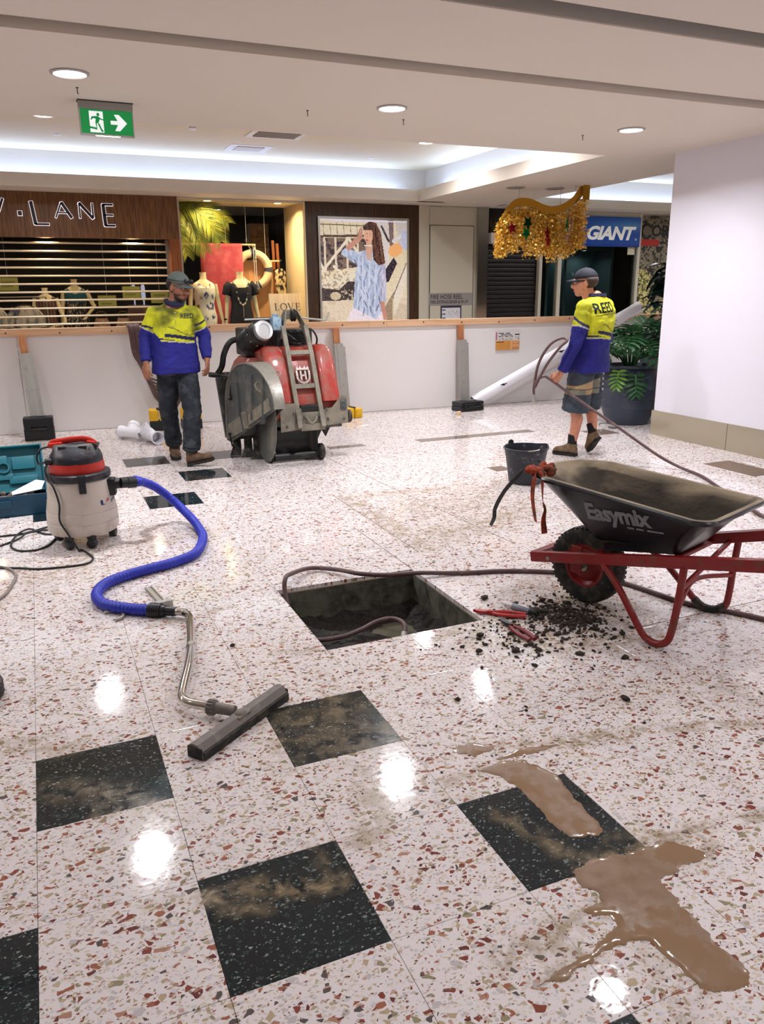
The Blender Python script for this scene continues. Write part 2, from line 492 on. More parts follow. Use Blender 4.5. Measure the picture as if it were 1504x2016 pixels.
# fine dark saw cuts and open joints
for (x0, y0, x1, y1) in ((2.445, 7.05, 2.62, 3.98), (1.832, 4.72, 1.832, 3.85), (2.40, 2.655, 3.3, 2.66), (2.001, 5.62, 2.001, 4.15), (2.432, 2.655, 2.432, 3.0)):
    L_ = math.hypot(x1-x0, y1-y0); b = MB(); b.box((0, 0, .0003), (L_, .004, .001)); o = b.build('saw_cut', M['gap2'], floor); o.location = ((x0+x1)/2, (y0+y1)/2, 0); o.rotation_euler = (0, 0, math.atan2(y1-y0, x1-x0)); o['label'] = 'thin dark saw cut in the floor'
# brown border strips let into the far floor
for (x0, x1, y0, y1) in ((3.62, 5.06, 7.36, 7.52), (2.62, 3.02, 7.42, 7.55), (5.44, 5.76, 4.68, 5.26), (5.52, 5.84, 6.86, 7.16), (3.60, 3.76, 5.80, 5.98)):
    b = MB(); b.bx(x0, x1, y0, y1, -.004, .0006); o = b.build('border_strip', M['brown_terrazzo'], floor); o['label'] = 'brown inlaid border strip'
# the pit under the lifted tiles
pb = MB()
t = .05
for (x0, x1, y0, y1) in ((HX0-t, HX0+.004, HY0-t, HY1+t), (HX1-.004, HX1+t, HY0-t, HY1+t), (HX0+.004, HX1-.004, HY0-t, HY0+.004), (HX0+.004, HX1-.004, HY1-.004, HY1+t)):
    pb.bx(x0, x1, y0, y1, -.5, -.0225)
pit = pb.build('pit_wall', M['concrete'], floor); pit['label'] = 'cut concrete sides of the square hole'
n = 40
V = []; F = []
for a in range(n+1):
    for b_ in range(n+1):
        x = HX0-.01+(HX1-HX0+.02)*a/n; y = HY0-.01+(HY1-HY0+.02)*b_/n
        h = noise.fractal(Vector((x*5, y*5, 0)), 1, 2, 5)*.05+noise.noise(Vector((x*28, y*28, 3)))*.012
        dxy = max(abs(x-1.43)/.4, abs(y-3.44)/.4)
        h += max(0, dxy-.72)*.16
        h -= .07*math.exp(-((x-1.62)**2+(y-3.62)**2)/.02)
        V.append((x, y, -.215+h))
for a in range(n):
    for b_ in range(n):
        q = a*(n+1)+b_; F.append((q, q+n+1, q+n+2, q+1))
me = bpy.data.meshes.new('earth'); me.from_pydata(V, [], F); me.materials.append(M['earth'])
for p in me.polygons: p.use_smooth = True
o = bpy.data.objects.new('earth', me); COL.objects.link(o); o.parent = floor; o['kind'] = 'stuff'; o['label'] = 'wet dark earth in the bottom of the hole'
wb = MB(); wb.lathe([(.001, 0), (.12, 0), (.125, -.004)], 24, TR(1.63, 3.62, -.252) @ Matrix.Diagonal((1.1, .8, 1, 1)), False, False)
pw = tag(wb.build('muddy_water', mat('muddy_water', (104, 98, 84), .05)), 'grey muddy water pooled in the bottom of the hole', 'puddle')

# ------------------------------------------------------------------ ceiling
TX, TY0, TY1, ZT = 5.53, 7.02, 11.35, 3.37          # raised tray
X2 = 7.10
cb = MB()
cb.bx(XW, XE, 4.87, TY0, ZC, ZC+.1)                   # beam across the mall
cb.bx(TX, X2, TY0, TY1, ZC, ZC+.1)                    # strip between the two trays
cb.bx(XW, TX+.45, TY1, 11.95, ZC, ZC+.06); cb.bx(TX+.45, XE, TY1+.1, 11.95, ZC, ZC+.06)
cb.bx(TX, X2, TY1, TY1+.1, ZC, ZC+.1)
cb.bx(XW, TX+.45, 11.95, 12.05, ZC, ZT+.05); cb.bx(TX+.45, XE, 11.95, 12.05, ZC, ZT+.05)   # cove back walls
cb.bx(TX+.42, TX+.52, TY0-.4, 11.97, ZC+.08, ZT+.05); cb.bx(X2-.52, X2-.42, TY0-.4, 11.97, ZC+.08, ZT+.05)
cb.bx(XW, XE, TY0-.5, TY0-.4, ZC+.08, ZT+.05)
cb.bx(XW, TX, TY1, TY1+.05, ZC+.06, 3.01)             # lips
cb.bx(TX, TX+.05, TY0, TY1+.05, ZC+.1, 3.01)
cb.bx(X2, XE, 11.6, 11.65, ZC+.06, 3.01)
cb.bx(X2-.05, X2, TY0, 11.65, ZC+.1, 3.01)
cb.bx(X2-.05, X2+.0, TY1, 11.6, ZC, ZC+.1)
cb.bx(XW, XE, 3.85, 4.83, ZC+.045, ZC+.25)            # higher ceilings nearer the camera
cb.bx(XW, XE, YS, 3.78, ZC+.095, ZC+.25)
cb.bx(XW, XE, 3.7, 5.0, ZC+.25, ZC+.3)
ceil = tag(cb.build('ceiling', M['ceiling']), kind='structure')
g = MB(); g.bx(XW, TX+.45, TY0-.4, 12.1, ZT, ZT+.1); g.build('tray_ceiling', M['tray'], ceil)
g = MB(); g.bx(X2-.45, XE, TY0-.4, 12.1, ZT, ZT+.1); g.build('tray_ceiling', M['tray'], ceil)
g = MB(); g.bx(XW, XE, 4.828, 4.872, ZC+.10, ZC+.12); g.bx(XW, XE, 3.845, 3.853, ZC+.052, ZC+.24); g.bx(XW, XE, 3.775, 3.853, ZC+.2, ZC+.25)
g.build('shadow_gap', M['gap'], ceil)
# LED strips lying in the coves
for args in ((XW+.1, TX-.05, 11.80, 11.84, 2.93, 2.95), (TX+.30, TX+.34, TY0-.2, 11.3, 2.97, 2.99), (X2+.1, XE-.1, 11.84, 11.88, 2.93, 2.95), (X2-.34, X2-.30, TY0-.2, 11.5, 2.97, 2.99)):
    b = MB(); b.bx(*args); b.build('cove_led_strip', M['cove_led'], ceil)

# ------------------------------------------------------------------ walls
def wallbox(name, x0, x1, y0, y1, z0, z1, m):
    b = MB(); b.bx(x0, x1, y0, y1, z0, z1); return tag(b.build(name, m), kind='structure')
wallbox('wall_right', 6.11, 8.9, -3.0, 6.66, 0, ZC, M['wall'])
bb = MB(); bb.bx(6.092, 6.11, -3.0, 5.62, 0, .265, .003); bb.bx(6.092, 6.11, 5.624, 6.678, 0, .265, .003); bb.bx(6.11, 8.9, 6.66, 6.678, 0, .265)
tag(bb.build('baseboard_right', M['steel']), kind='structure')
wallbox('wall_far_right', XE-.1, XE, YS, YN, 0, 3.5, M['cream'])
wallbox('wall_left', XW, XW+.1, YS, YN, 0, 3.5, M['cream'])
wallbox('wall_rear', XW, XE, YS, YS+.1, 0, 3.5, M['cream'])
# shop fronts
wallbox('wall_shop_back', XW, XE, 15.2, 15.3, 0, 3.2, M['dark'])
wallbox('trim_1', XW, 2.03, 11.86, 12.0, 2.285, ZC-.002, M['walnut'])                     # fascia over the grille
wallbox('trim_2', 1.89, 2.03, 11.86, 12.3, 0, 2.285, M['jamb'])
wallbox('trim_3', 3.88, 3.905, 11.88, 12.9, 0, ZC, mat('warm_white_reveal', (236, 214, 170), .5))
# timber panel round the poster, built of upright boards
wb_ = tag(MB().bx(3.905, 5.79, 11.93, 11.95, 0, ZC-.002).build('trim_4', M['walnut_dark']), kind='structure')
xx = 3.905
while xx < 5.78:
    wd = min(.1, 5.79-xx)
    z0 = 0
    if 4.06 < xx+wd/2 < 5.6: z0 = 2.6
    b = MB(); b.bx(xx+.001, xx+wd-.001, 11.875+.004*random.random(), 11.93, z0, ZC-.004); b.build('plank', M['walnut_dark'], wb_)
    xx += wd
wallbox('wall_back', 5.79, 6.83, 11.86, 12.0, 0, ZC-.002, M['cream'])
dr = MB(); dr.bx(5.975, 6.775, 11.845, 11.86, .02, 2.555, .002); door = tag(dr.build('door_1', M['cream']), kind='structure')
b = MB(); b.bx(5.975, 6.78, 11.85, 11.858, 2.56, ZC-.02); b.build('overpanel', M['cream'], door)
b = MB(); b.bx(5.972, 5.978, 11.843, 11.859, 0, 2.56); b.bx(6.772, 6.778, 11.843, 11.859, 0, 2.56); b.bx(5.972, 6.778, 11.843, 11.859, 2.552, 2.558)
b.build('door_gap', M['black_m'], door)
b = MB(); b.bx(6.83, 7.025, 11.80, 12.0, 0, ZC-.002); tag(b.build('trim_5', mat('polished_steel', (200, 200, 196), .16, 1)), kind='structure')
# roller shutter of the dark shop
b = MB(); b.bx(7.025, 8.1, 11.98, 12.0, 0, 2.8); d2 = tag(b.build('door_2', mat('shutter_backing', (14, 8, 10), .6)), kind='structure')
sm = mat('maroon_black_slat', (26, 14, 17), .42)
sl = MB(); sl.rings([[(0, .004, -.036), (0, -.012, -.03), (0, -.016, 0), (0, -.01, .03), (0, .004, .036)], [(1.05, .004, -.036), (1.05, -.012, -.03), (1.05, -.016, 0), (1.05, -.01, .03), (1.05, .004, .036)]])
s0 = sl.build('shutter_slat', sm); sme = s0.data; bpy.data.objects.remove(s0)
for k in range(31):
    o = bpy.data.objects.new('slat', sme); COL.objects.link(o); o.parent = d2; o.location = (7.04, 11.975, .04+k*.0735)
b = MB(); b.bx(7.025, 8.48, 11.93, 12.0, 2.3, ZC-.005); b.build('header', M['black_m'], d2)
# window of the bicycle shop
wm = MB()
for x0, x1 in ((8.47, 8.545), (10.19, 10.25)): wm.bx(x0, x1, 11.86, 11.95, 0, ZC-.003)
wm.bx(8.545, 10.19, 11.87, 11.95, 2.76, ZC-.003); wm.bx(8.10, 8.16, 11.88, 11.96, 0, 2.3)
win2 = tag(wm.build('window_2', M['cream']), kind='structure')
M['glass'] = mat('glass', (240, 248, 248), .02, 0, trans=1); M['glass'].node_tree.nodes['Principled BSDF'].inputs['IOR'].default_value = 1.12
b = MB(); b.bx(8.545, 10.19, 11.90, 11.906, 0, 2.27); b.build('pane', M['glass'], win2)
b = MB(); b.bx(8.16, 8.47, 11.90, 11.906, 0, 2.3); b.build('pane', M['glass'], win2)
wallbox('wall_beyond', 10.25, 13, 11.93, 12.0, 0, ZC, M['cream'])
# inside of the bicycle shop: dull teal booths
tl = mat('teal_grey_booth', (58, 84, 84), .6)
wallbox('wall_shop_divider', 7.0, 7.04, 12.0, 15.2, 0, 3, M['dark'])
wallbox('wall_booth', 8.9, 10.6, 13.4, 13.45, 0, 2.4, tl)
bt = MB()
for x0 in (8.95, 9.35, 10.45): bt.bx(x0, x0+.06, 12.9, 13.4, 0, 2.35, .004)
bt.bx(8.95, 10.5, 12.9, 13.4, 2.28, 2.35); bt.bx(9.4, 10.45, 13.385, 13.4, .1, .5); bt.bx(9.5, 10.35, 13.38, 13.4, .6, 2.1)
tag(bt.build('trim_6', tl), kind='structure')
# inside of the fashion shop
wallbox('wall_shop_side', 4.4, 4.44, 12.9, 15.2, 0, 3, mat('brown_shop_wall', (70, 50, 34), .7))
wallbox('ceiling_shop', XW, 4.4, 12.0, 15.2, 2.93, 2.98, mat('shop_ceiling', (150, 160, 165), .7))
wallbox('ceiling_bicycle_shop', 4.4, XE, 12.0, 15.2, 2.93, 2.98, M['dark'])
# display window of the fashion shop
fw = MB(); fw.bx(2.03, 2.06, 11.9, 11.96, 0, ZC-.003); fw.bx(2.06, 3.88, 11.9, 11.96, 2.82, ZC-.003); fw.bx(2.06, 3.88, 11.9, 11.96, 0, .3)
win1 = tag(fw.build('window_1', mat('pale_frame', (200, 190, 170), .4)), kind='structure')
b = MB(); b.bx(2.06, 3.88, 11.925, 11.931, .3, 2.82); b.build('pane', M['glass'], win1)
b = MB(); b.bx(2.03, 3.9, 11.96, 12.9, .25, .3); b.bx(2.03, 3.9, 11.96, 12.8, 2.84, 2.93)
b.build('display_base', mat('warm_white_display', (232, 214, 178), .6), win1)
# ------------------------------------------------------------------ downlights (each carries its own light)
def downlight(x, y, z, group, label, warm=False, watt=None, rad=.095):
    t = empty('downlight', (x, y, z), 0, label, 'ceiling light', group)
    b = MB(); b.lathe([(rad*1.22, -.001), (rad*1.22, -.006), (rad*1.05, -.012), (rad, -.006), (rad, -.001)], 32)
    b.build('trim_ring', M['ring'], t)
    b = MB(); b.lathe([(rad*.985, -.003), (rad*.9, -.0075), (rad*.4, -.009), (.001, -.0095)], 32, cap0=True)
    b.build('diffuser', M['warm_led'] if warm else M['white_led'], t)
    l = bpy.data.lights.new('downlight_lamp', 'AREA'); l.shape = 'DISK'; l.size = rad*1.9
    l.energy = watt if watt is not None else DOWNLIGHT_W
    l.color = (1, .72, .42) if warm else (.93, .95, 1.0)
    lo = bpy.data.objects.new('downlight_lamp', l); COL.objects.link(lo); lo.parent = t; lo.location = (0, 0, -.02)
    l.spread = D(150)
    return t
M['ring'] = mat('light_trim', (170, 164, 158), .4)
for (x, y, z, n) in ((.38, 5.66, ZC, 'bright round downlight in the lower ceiling above the exit sign'),
                  (2.62, 5.83, ZC, 'round downlight in the middle of the lower ceiling beam'),
                  (4.87, 5.86, ZC, 'round downlight in the lower ceiling near the white pillar'),
                  (.343, 9.72, ZT, 'downlight in the raised ceiling left of the exit sign'),
                  (4.86, 9.75, ZT, 'downlight in the raised ceiling half hidden by the beam edge')):
    downlight(x, y, z, 'round ceiling downlights', n)
downlight(4.86, 8.0, ZT, None, 'round downlight hidden in the raised ceiling behind the beam')
for x, n in ((-4.1, 'farther round downlight in the beam outside the left of the photo'), (-1.86, 'nearer round downlight in the beam outside the left of the photo')): downlight(x, 5.7, ZC, 'downlights left of the frame', n)
for x in (-1.6, .7, 2.96, 5.2):
    for y in (3.2, .9, -1.4, -3.8):
        row = {3.2: 'the row just ahead overhead', .9: 'the unseen row straight above', -1.4: 'the first unseen row behind', -3.8: 'the last unseen row behind'}[y]; place = {-1.6: 'leftmost', .7: 'second from left', 2.96: 'third from left', 5.2: 'rightmost'}[x]
        downlight(x, y, ZC+.095, 'downlights behind the camera', f'round downlight in the near ceiling, {place} of {row}', watt=DOWNLIGHT_W*{-1.6: .06, .7: .12, 2.96: .28, 5.2: .45}[x])  # rows further back are unseen, added for general light; columns dimmed leftward
for x, y, n in ((9.2, 9.6, 'nearer downlight in the second raised ceiling beyond the pillar'), (11.6, 9.6, 'farther downlight in the second raised ceiling beyond the pillar')): downlight(x, y, ZT, 'downlights beyond the pillar', n)
# warm lamps of the fashion shop
for x, n in ((.28, 'warm round lamp under the fascia below the letter L'), (1.40, 'warm round lamp under the fascia right of the letter E'), (-.85, 'warm round lamp under the fascia outside the left of the photo')):
    downlight(x, 12.03, 2.30, 'warm lamps over the grille', n, True, 9.0, .06)
downlight(3.55, 12.10, 2.838, 'warm display lamps', 'warm lamp in the ceiling of the display window', True, 24, .06)
downlight(2.50, 12.08, 2.838, 'warm display lamps', 'warm lamp above the palm frond in the display window', True, 13, .06)
downlight(3.1, 14.2, 2.928, 'lamps inside the shop', 'small lamp deep inside the fashion shop', False, 1.5, .06)
downlight(.6, 13.6, 2.928, 'lamps inside the shop', 'lamp inside the fashion shop behind the grille', True, 11, .06)
for x, n in ((9.3, 'left small lamp in the dark booth of the bicycle shop'), (9.95, 'right small lamp in the dark booth of the bicycle shop')): downlight(x, 13.1, 2.278, 'lamps in the bicycle shop', n, False, 1.2, .04)
# ------------------------------------------------------------------ shop sign with halo-lit letters
sg = empty('shop_sign', (0, 11.86, 2.25), 0, 'raised dark sign letters with a white glow on the wooden fascia', 'sign')
halo = mat('halo_light', (250, 244, 255), .5, emit=.9)
blk = mat('dark_bronze_letter', (34, 24, 22), .4)
# stroke letters: lists of (x0,z0,x1,z1,width)
LET = [('V', [(-.40, .50, -.31, .19, .035), (-.31, .19, -.185, .50, .022)]),
       ('dot', [(.005-.03, .325, .005+.02, .325, .045)]),
       ('L', [(.145, .475, .175, .19, .035), (.165, .195, .34, .195, .022)]),
       ('A', [(.43, .28, .515, .475, .016), (.515, .475, .63, .28, .03), (.465, .345, .585, .345, .014)]),
       ('N', [(.735, .28, .735, .475, .016), (.735, .475, .90, .28, .03), (.90, .28, .90, .475, .016)]),
       ('E', [(1.04, .465, 1.05, .19, .035), (1.03, .462, 1.165, .462, .02), (1.04, .33, 1.16, .33, .018), (1.04, .195, 1.175, .195, .022)])]
def strokes(mb, S, y0, y1, grow):
    for x0, z0, x1, z1, wd in S:
        a = Vector((x0, 0, z0)); b = Vector((x1, 0, z1)); d = (b-a).normalized(); n_ = Vector((-d.z, 0, d.x))
        a -= d*grow; b += d*grow; h = wd/2+grow
        q = [a+n_*h, b+n_*h, b-n_*h, a-n_*h]
        lo = [mb.bm.verts.new((p.x, y0, p.z)) for p in q]; hi = [mb.bm.verts.new((p.x, y1, p.z)) for p in q]
        mb.bm.faces.new(lo); mb.bm.faces.new(list(reversed(hi)))
        for i in range(4): mb.bm.faces.new((lo[i], lo[(i+1) % 4], hi[(i+1) % 4], hi[i]))
for nm, S in LET:
    S = [(a, b_, c, d, e*1.25) for a, b_, c, d, e in S]
    b = MB(); strokes(b, S, -.032, -.012, 0); lo = b.build('letter', blk, sg)
    b = MB(); strokes(b, S, -.012, -.003, .005); b.build('glow_strip', halo, lo)

# ------------------------------------------------------------------ see-through grille
gr = empty('security_grille', (-1.0, 12.05, 0), 0, 'clear roller grille with pale aluminium bars across the shop entrance', 'roller grille')
alu = mat('pale_aluminium', (236, 222, 196), .35, .25)
bar_me = None
for k in range(15):
    z = 2.225-.107*k
    if bar_me is None:
        b = MB(); b.tube([(-1.5, 0, 0), (2.885, 0, 0)], .0205, 10, sy=.7); o = b.build('bar', alu, gr); bar_me = o.data
    else:
        o = bpy.data.objects.new('bar', bar_me); COL.objects.link(o); o.parent = gr
    o.location = (0, 0, z)
clear = mat('clear_sheet', (236, 238, 240), .05, 0, trans=1); clear.node_tree.nodes['Principled BSDF'].inputs['IOR'].default_value = 1.15
b = MB(); b.bx(-1.5, 2.885, .004, .007, .05, 2.25); b.build('clear_sheet', clear, gr)
b = MB(); b.bx(2.85, 2.89, -.03, .04, .0, 2.28); b.build('guide_rail', M['steel_dull'], gr)

# ------------------------------------------------------------------ mannequins
skin_m = mat('cream_mannequin', (238, 222, 176), .4)
def mannequin(name, x, y, z0, s, label, dress_mat, dressfn, pose='down', base=True, sleeve=False, vneck=.0):
    """torso on a stand; z0 = height of the hem, neck top at z0 + .74 s"""
    t = empty(name, (x, y, .0), 0, label, 'mannequin', 'shop mannequins')
    def E(z, rx, ry, dx=0, n=20): return [(dx+rx*math.cos(2*PI*k/n), ry*math.sin(2*PI*k/n), z) for k in range(n)]
    b = MB(); Z = lambda f: z0+f*s
    b.rings([E(Z(-.12), .15*s, .11*s), E(Z(.06), .165*s, .115*s), E(Z(.2), .135*s, .1*s), E(Z(.3), .125*s, .09*s), E(Z(.42), .155*s, .11*s), E(Z(.5), .16*s, .105*s), E(Z(.57), .15*s, .08*s), E(Z(.605), .09*s, .06*s), E(Z(.63), .052*s, .052*s), E(Z(.70), .047*s, .047*s), E(Z(.73), .055*s, .05*s)])
    for sd in (-1, 1):
        sh = Vector((sd*.165*s, 0, Z(.555)))
        if pose == 'hips' and sd == 1: pts = [sh, (sd*.26*s, .0, Z(.33)), (sd*.27*s, -.02, Z(.30)), (sd*.15*s, -.09, Z(.17))]
        elif pose == 'cross' and sd == 1: pts = [sh, (sd*.22*s, -.02, Z(.33)), (sd*.27*s, -.08*s, Z(.16)), (sd*.10*s, -.16*s, Z(.10))]
        else: pts = [sh, (sd*.205*s, .0, Z(.33)), (sd*.225*s, -.03*s, Z(.17)), (sd*.245*s, -.06*s, Z(.03))]
        P = catmull(pts, 5); n_ = len(P)
        b.tube(P, [(.042-.02*i/(n_-1))*s for i in range(n_)], 10)
        e = Vector(P[-1]); d = (P[-1]-P[-2]).normalized()
        b.ball(e+d*.03*s, (.022*s, .016*s, .04*s))
        for q in range(4): b.tube([e+d*.05*s+Vector(((q-1.5)*.011*s, -.004, 0)), e+d*.1*s+Vector(((q-1.5)*.013*s, -.012*s, 0))], .006*s, 6)
    body = b.build('body', skin_m, t)
    if base:
        b = MB(); b.cyl((0, 0, Z(-.1)), (0, 0, .02), .015); b.lathe([(.16, .0), (.16, .015), (.02, .025)]); b.build('stand', M['steel_dull'], t)
    b = MB()
    n = 32
    prof = [(-.16, .17, .125), (.02, .175, .128), (.1, .172, .125), (.2, .148, .112), (.3, .14, .105), (.42, .168, .125), (.5, .17, .118), (.55, .158, .095), (.585, .12, .075)]
    R = []
    for f, rx, ry in prof:
        rr = E(Z(f), rx*s, ry*s, 0, n)
        if f > .5 and vneck:
            rr = [(px, py, pz-(vneck*s*max(0, 1-abs(px)/(.1*s)) if py < 0 else 0)) for px, py, pz in rr]
        R.append(rr)
    b.rings(R, False, False)
    if sleeve:
        for sd in (-1, 1): b.tube([(sd*.14*s, 0, Z(.555)), (sd*.185*s, 0, Z(.51)), (sd*.215*s, 0, Z(.40))], [.06*s, .066*s, .062*s], 14, False)
    dr_ = b.build('dress', dress_mat, t, smooth=True)
    # enough vertices for the print
    bm = bmesh.new(); bm.from_mesh(dr_.data); bmesh.ops.subdivide_edges(bm, edges=bm.edges, cuts=3, use_grid_fill=True); bm.to_mesh(dr_.data); bm.free()
    if dressfn: vcol(dr_.data, dressfn)
    sol = dr_.modifiers.new('thick', 'SOLIDIFY'); sol.thickness = .004; sol.offset = 1
    return t
fab = mat('printed_fabric', (255, 255, 255), .85, vcol='Col')
def floral(c):
    v = noise.noise(c*14); u = noise.noise(c*37+Vector((5, 1, 2)))
    if v > .33 and u > -.25: return (48, 52, 110) if u > .1 else (96, 92, 150)
    if v < -.42: return (160, 120, 70)
    return (240, 234, 212)
mannequin('mannequin', 2.41, 12.33, 1.12, 1.0, 'cream headless mannequin in a white dress with blue flowers', fab, floral, vneck=.05)
mk = mannequin('mannequin', 2.965, 12.31, 1.10, 1.04, 'cream headless mannequin in a dark navy top with a bead necklace', mat('navy_knit', (26, 28, 40), .8), None, sleeve=True, vneck=.12)
nb = MB()
for k in range(40):
    a = PI*k/39; px = .085*math.cos(a); pz = 1.66-.27*math.sin(a)-.02
    nb.ball((px, -.135+.03*abs(math.cos(a)), pz), .007 if k % 5 else .016, u=8, v=6)
for k in range(9): nb.ball((.0, -.137, 1.37-.022*k), .007, u=8, v=6)
nb.build('necklace', mat('dark_beads', (190, 180, 160), .3), mk)
b = MB(); b.lathe([(.03, -.012), (.033, -.012), (.033, .012), (.03, .012)], 16, TR(-.262, -.05, 1.16)); b.build('bracelet', M['black'], mk)
stripe = lambda c: (120, 84, 74) if math.sin(c.x*150) > 0 else (66, 44, 44)
mannequin('mannequin', .20, 12.95, 1.02, .86, 'mannequin in a brown striped dress behind the clear grille', fab, stripe, 'cross', vneck=.12)
dots = lambda c: ((36, 90, 104) if c.z > 1.45 else ((206, 196, 180) if noise.noise(c*60) > .22 else (28, 30, 40)))
mannequin('mannequin', .63, 13.3, 1.08, .95, 'mannequin in a teal and black speckled dress behind the grille, hand on hip', fab, dots, 'hips', vneck=.06)

# ------------------------------------------------------------------ things seen through the grille
tagc = mat('yellow_green_card', (150, 152, 78), .6)
for (x, z, lab) in ((-.27, 1.70, 'yellow green price card nearest the left edge of the photo behind the grille'), (1.05, 1.44, 'yellow green price card low behind the grille beside the necklace busts'),
               (1.41, 1.57, 'yellow green price card high behind the grille to the right'), (1.82, 1.50, 'yellow green price card by the orange timber jamb')):
    t = empty('price_card', (x, 12.8, z), 0, lab, 'card', 'price cards behind the grille')
    b = MB(); b.bx(-.13, .13, -.003, .003, -.09, .09); cd = b.build('card', tagc, t)
    b = MB(); b.bx(-.09, .09, -.0045, -.003, .01, .04); b.bx(-.09, .06, -.0045, -.003, -.04, -.015); b.build('print_line', mat('card_print', (112, 116, 58), .7), t)
    b = MB(); b.cyl((0, 0, .09), (0, 0, 2.93-z), .002, n=6); b.build('string', M['paper'], t)
# table with folded clothes and busts
tbk = mat('dark_wood_table', (52, 34, 24), .5)
t = empty('display_table', (.55, 14.0, 0), 0, 'dark wooden display table inside the shop behind the grille', 'table')
b = MB(); b.bx(-1.6, 1.1, -.3, .3, .91, .95, .004); b.build('table_top', tbk, t)
for sx in (-1.5, 1.0):
    for sy in (-.25, .25): b = MB(); b.bx(sx-.03, sx+.03, sy-.03, sy+.03, 0, .91); b.build('leg', tbk, t)
def cloth_print(c):
    v = noise.noise(c*11); return (92, 96, 120) if v > .25 else ((196, 188, 176) if v > -.3 else (130, 140, 128))
for i, (x, lab) in enumerate(((-.56, 'pale printed blouse hanging at the left edge behind the grille'), (-.10, 'pale printed blouse hanging beside the striped mannequin'))):
    t = empty('hanging_blouse', (x, 12.6, 0), 0, lab, 'blouse', 'blouses behind the grille')
    b = MB(); n = 24
    b.rings([[(rx*math.cos(2*PI*k/n)*(1+.06*math.sin(k*2.1)), ry*math.sin(2*PI*k/n)*(1+.2*math.sin(k*3)), z) for k in range(n)] for z, rx, ry in ((.95, .17, .07), (1.1, .18, .07), (1.25, .17, .06), (1.36, .15, .05), (1.4, .06, .03))], True, True)
    for sd in (-1, 1): b.tube([(sd*.12, 0, 1.36), (sd*.2, -.01, 1.24), (sd*.21, -.02, 1.1)], [.05, .055, .06], 12)
    o = b.build('fabric', fab, t, smooth=True); bm = bmesh.new(); bm.from_mesh(o.data); bmesh.ops.subdivide_edges(bm, edges=bm.edges, cuts=2, use_grid_fill=True); bm.to_mesh(o.data); bm.free(); vcol(o.data, cloth_print)
    b = MB(); b.tube(catmull([(-.17, 0, 1.36), (0, 0, 1.42), (.17, 0, 1.36)], 4), .008, 6); b.tube(catmull([(0, 0, 1.42), (0, 0, 1.48), (.03, 0, 1.5), (.02, 0, 1.53), (0, 0, 1.52)], 4), .003, 6); b.build('hanger', tbk, t)
t = empty('clothes_rail', (-.3, 12.6, 0), 0, 'thin metal clothes rail holding blouses behind the grille', 'rail')
b = MB(); b.cyl((-.6, 0, 1.52), (.5, 0, 1.52), .01); b.build('rail', M['steel_dull'], t)
for sx in (-.6, .5): b = MB(); b.cyl((sx, 0, 0), (sx, 0, 1.52), .01); b.build('leg', M['steel_dull'], t)
for i, (x, lab) in enumerate(((1.02, 'left beaded handbag on the display table behind the grille'), (1.36, 'right beaded handbag on the display table behind the grille'))):
    t = empty('handbag', (x, 13.85, .952), .2*i, lab, 'bag', 'handbags behind the grille')
    b = MB(); n = 20
    b.rings([[(rx*math.cos(2*PI*k/n), ry*math.sin(2*PI*k/n), z) for k in range(n)] for z, rx, ry in ((0, .12, .06), (.03, .14, .07), (.14, .12, .06), (.22, .09, .02))]); b.build('body', mat('tan_leather', (150, 112, 92), .6, dirt=((214, 188, 164), .5, 40)), t)
    b = MB(); b.tube(catmull([(-.08, 0, .2), (-.06, 0, .31), (.06, 0, .31), (.08, 0, .2)], 6), .007, 8); b.build('handle', mat('tan_strap', (112, 80, 62), .6), t)
# blue-lit glass bottle figures at the right of the grille (pair of white tubes)
t = empty('display_case', (1.56, 13.3, 0), 0, 'pale standing display case with two bright lamps behind the grille', 'cabinet')
b = MB(); b.bx(-.16, .16, -.15, .15, 0, 1.38, .01); b.build('body', mat('case_grey', (110, 84, 78), .6), t)
for sx in (-.07, .07): b = MB(); b.cyl((sx, -.1, 1.38), (sx, -.1, 1.47), .012); b.lathe([(.012, 0), (.035, .02), (.03, .2), (.01, .24)], 14, TR(sx, -.1, 1.46)); b.build('lamp', mat('cool_lamp', (170, 180, 210), .4, emit=.5), t)

# ------------------------------------------------------------------ display window
t = empty('wooden_rod', (2.7, 12.55, 2.262), 0, 'long pale wooden rod hung across the display window holding red cloth', 'rod')
pw_ = mat('pale_wood', (224, 192, 140), .5)
b = MB(); b.cyl((-.6, 0, 0), (.6, 0, 0), .014); b.build('rod', pw_, t)
for sx in (.14, .46): b = MB(); b.cyl((sx, 0, .01), (sx, 0, .575), .0022, n=6); b.build('cord', M['paper'], t)
b = MB(); b.lathe([(.024, -.003), (.03, 0), (.024, .003), (.021, 0)], 14, TR(.46, 0, .06) @ RX(PI/2), False, False); b.build('hook', M['black'], t)
rc = mat('coral_cloth', (208, 84, 96), .85, dirt=((224, 118, 122), .5, 8), bump=(120, .3))
b = MB(); n = 14
R = []
for k in range(25):
    z = 2.262+.014-k*.05 if k else 2.262+.016
    R.append([(2.43+.65*i/n + (.012*k/24*math.sin(i)), 12.532+.006*math.sin(i*1.3+k*.2)+.004*math.sin(k*.7), z) for i in range(n+1)])
b.rings(R, False, False, closed=False)
o = b.build('hanging_cloth', rc, smooth=True); so = o.modifiers.new('t', 'SOLIDIFY'); so.thickness = .003
tag(o, 'coral red cloth hanging from the wooden rod behind two mannequins', 'cloth')
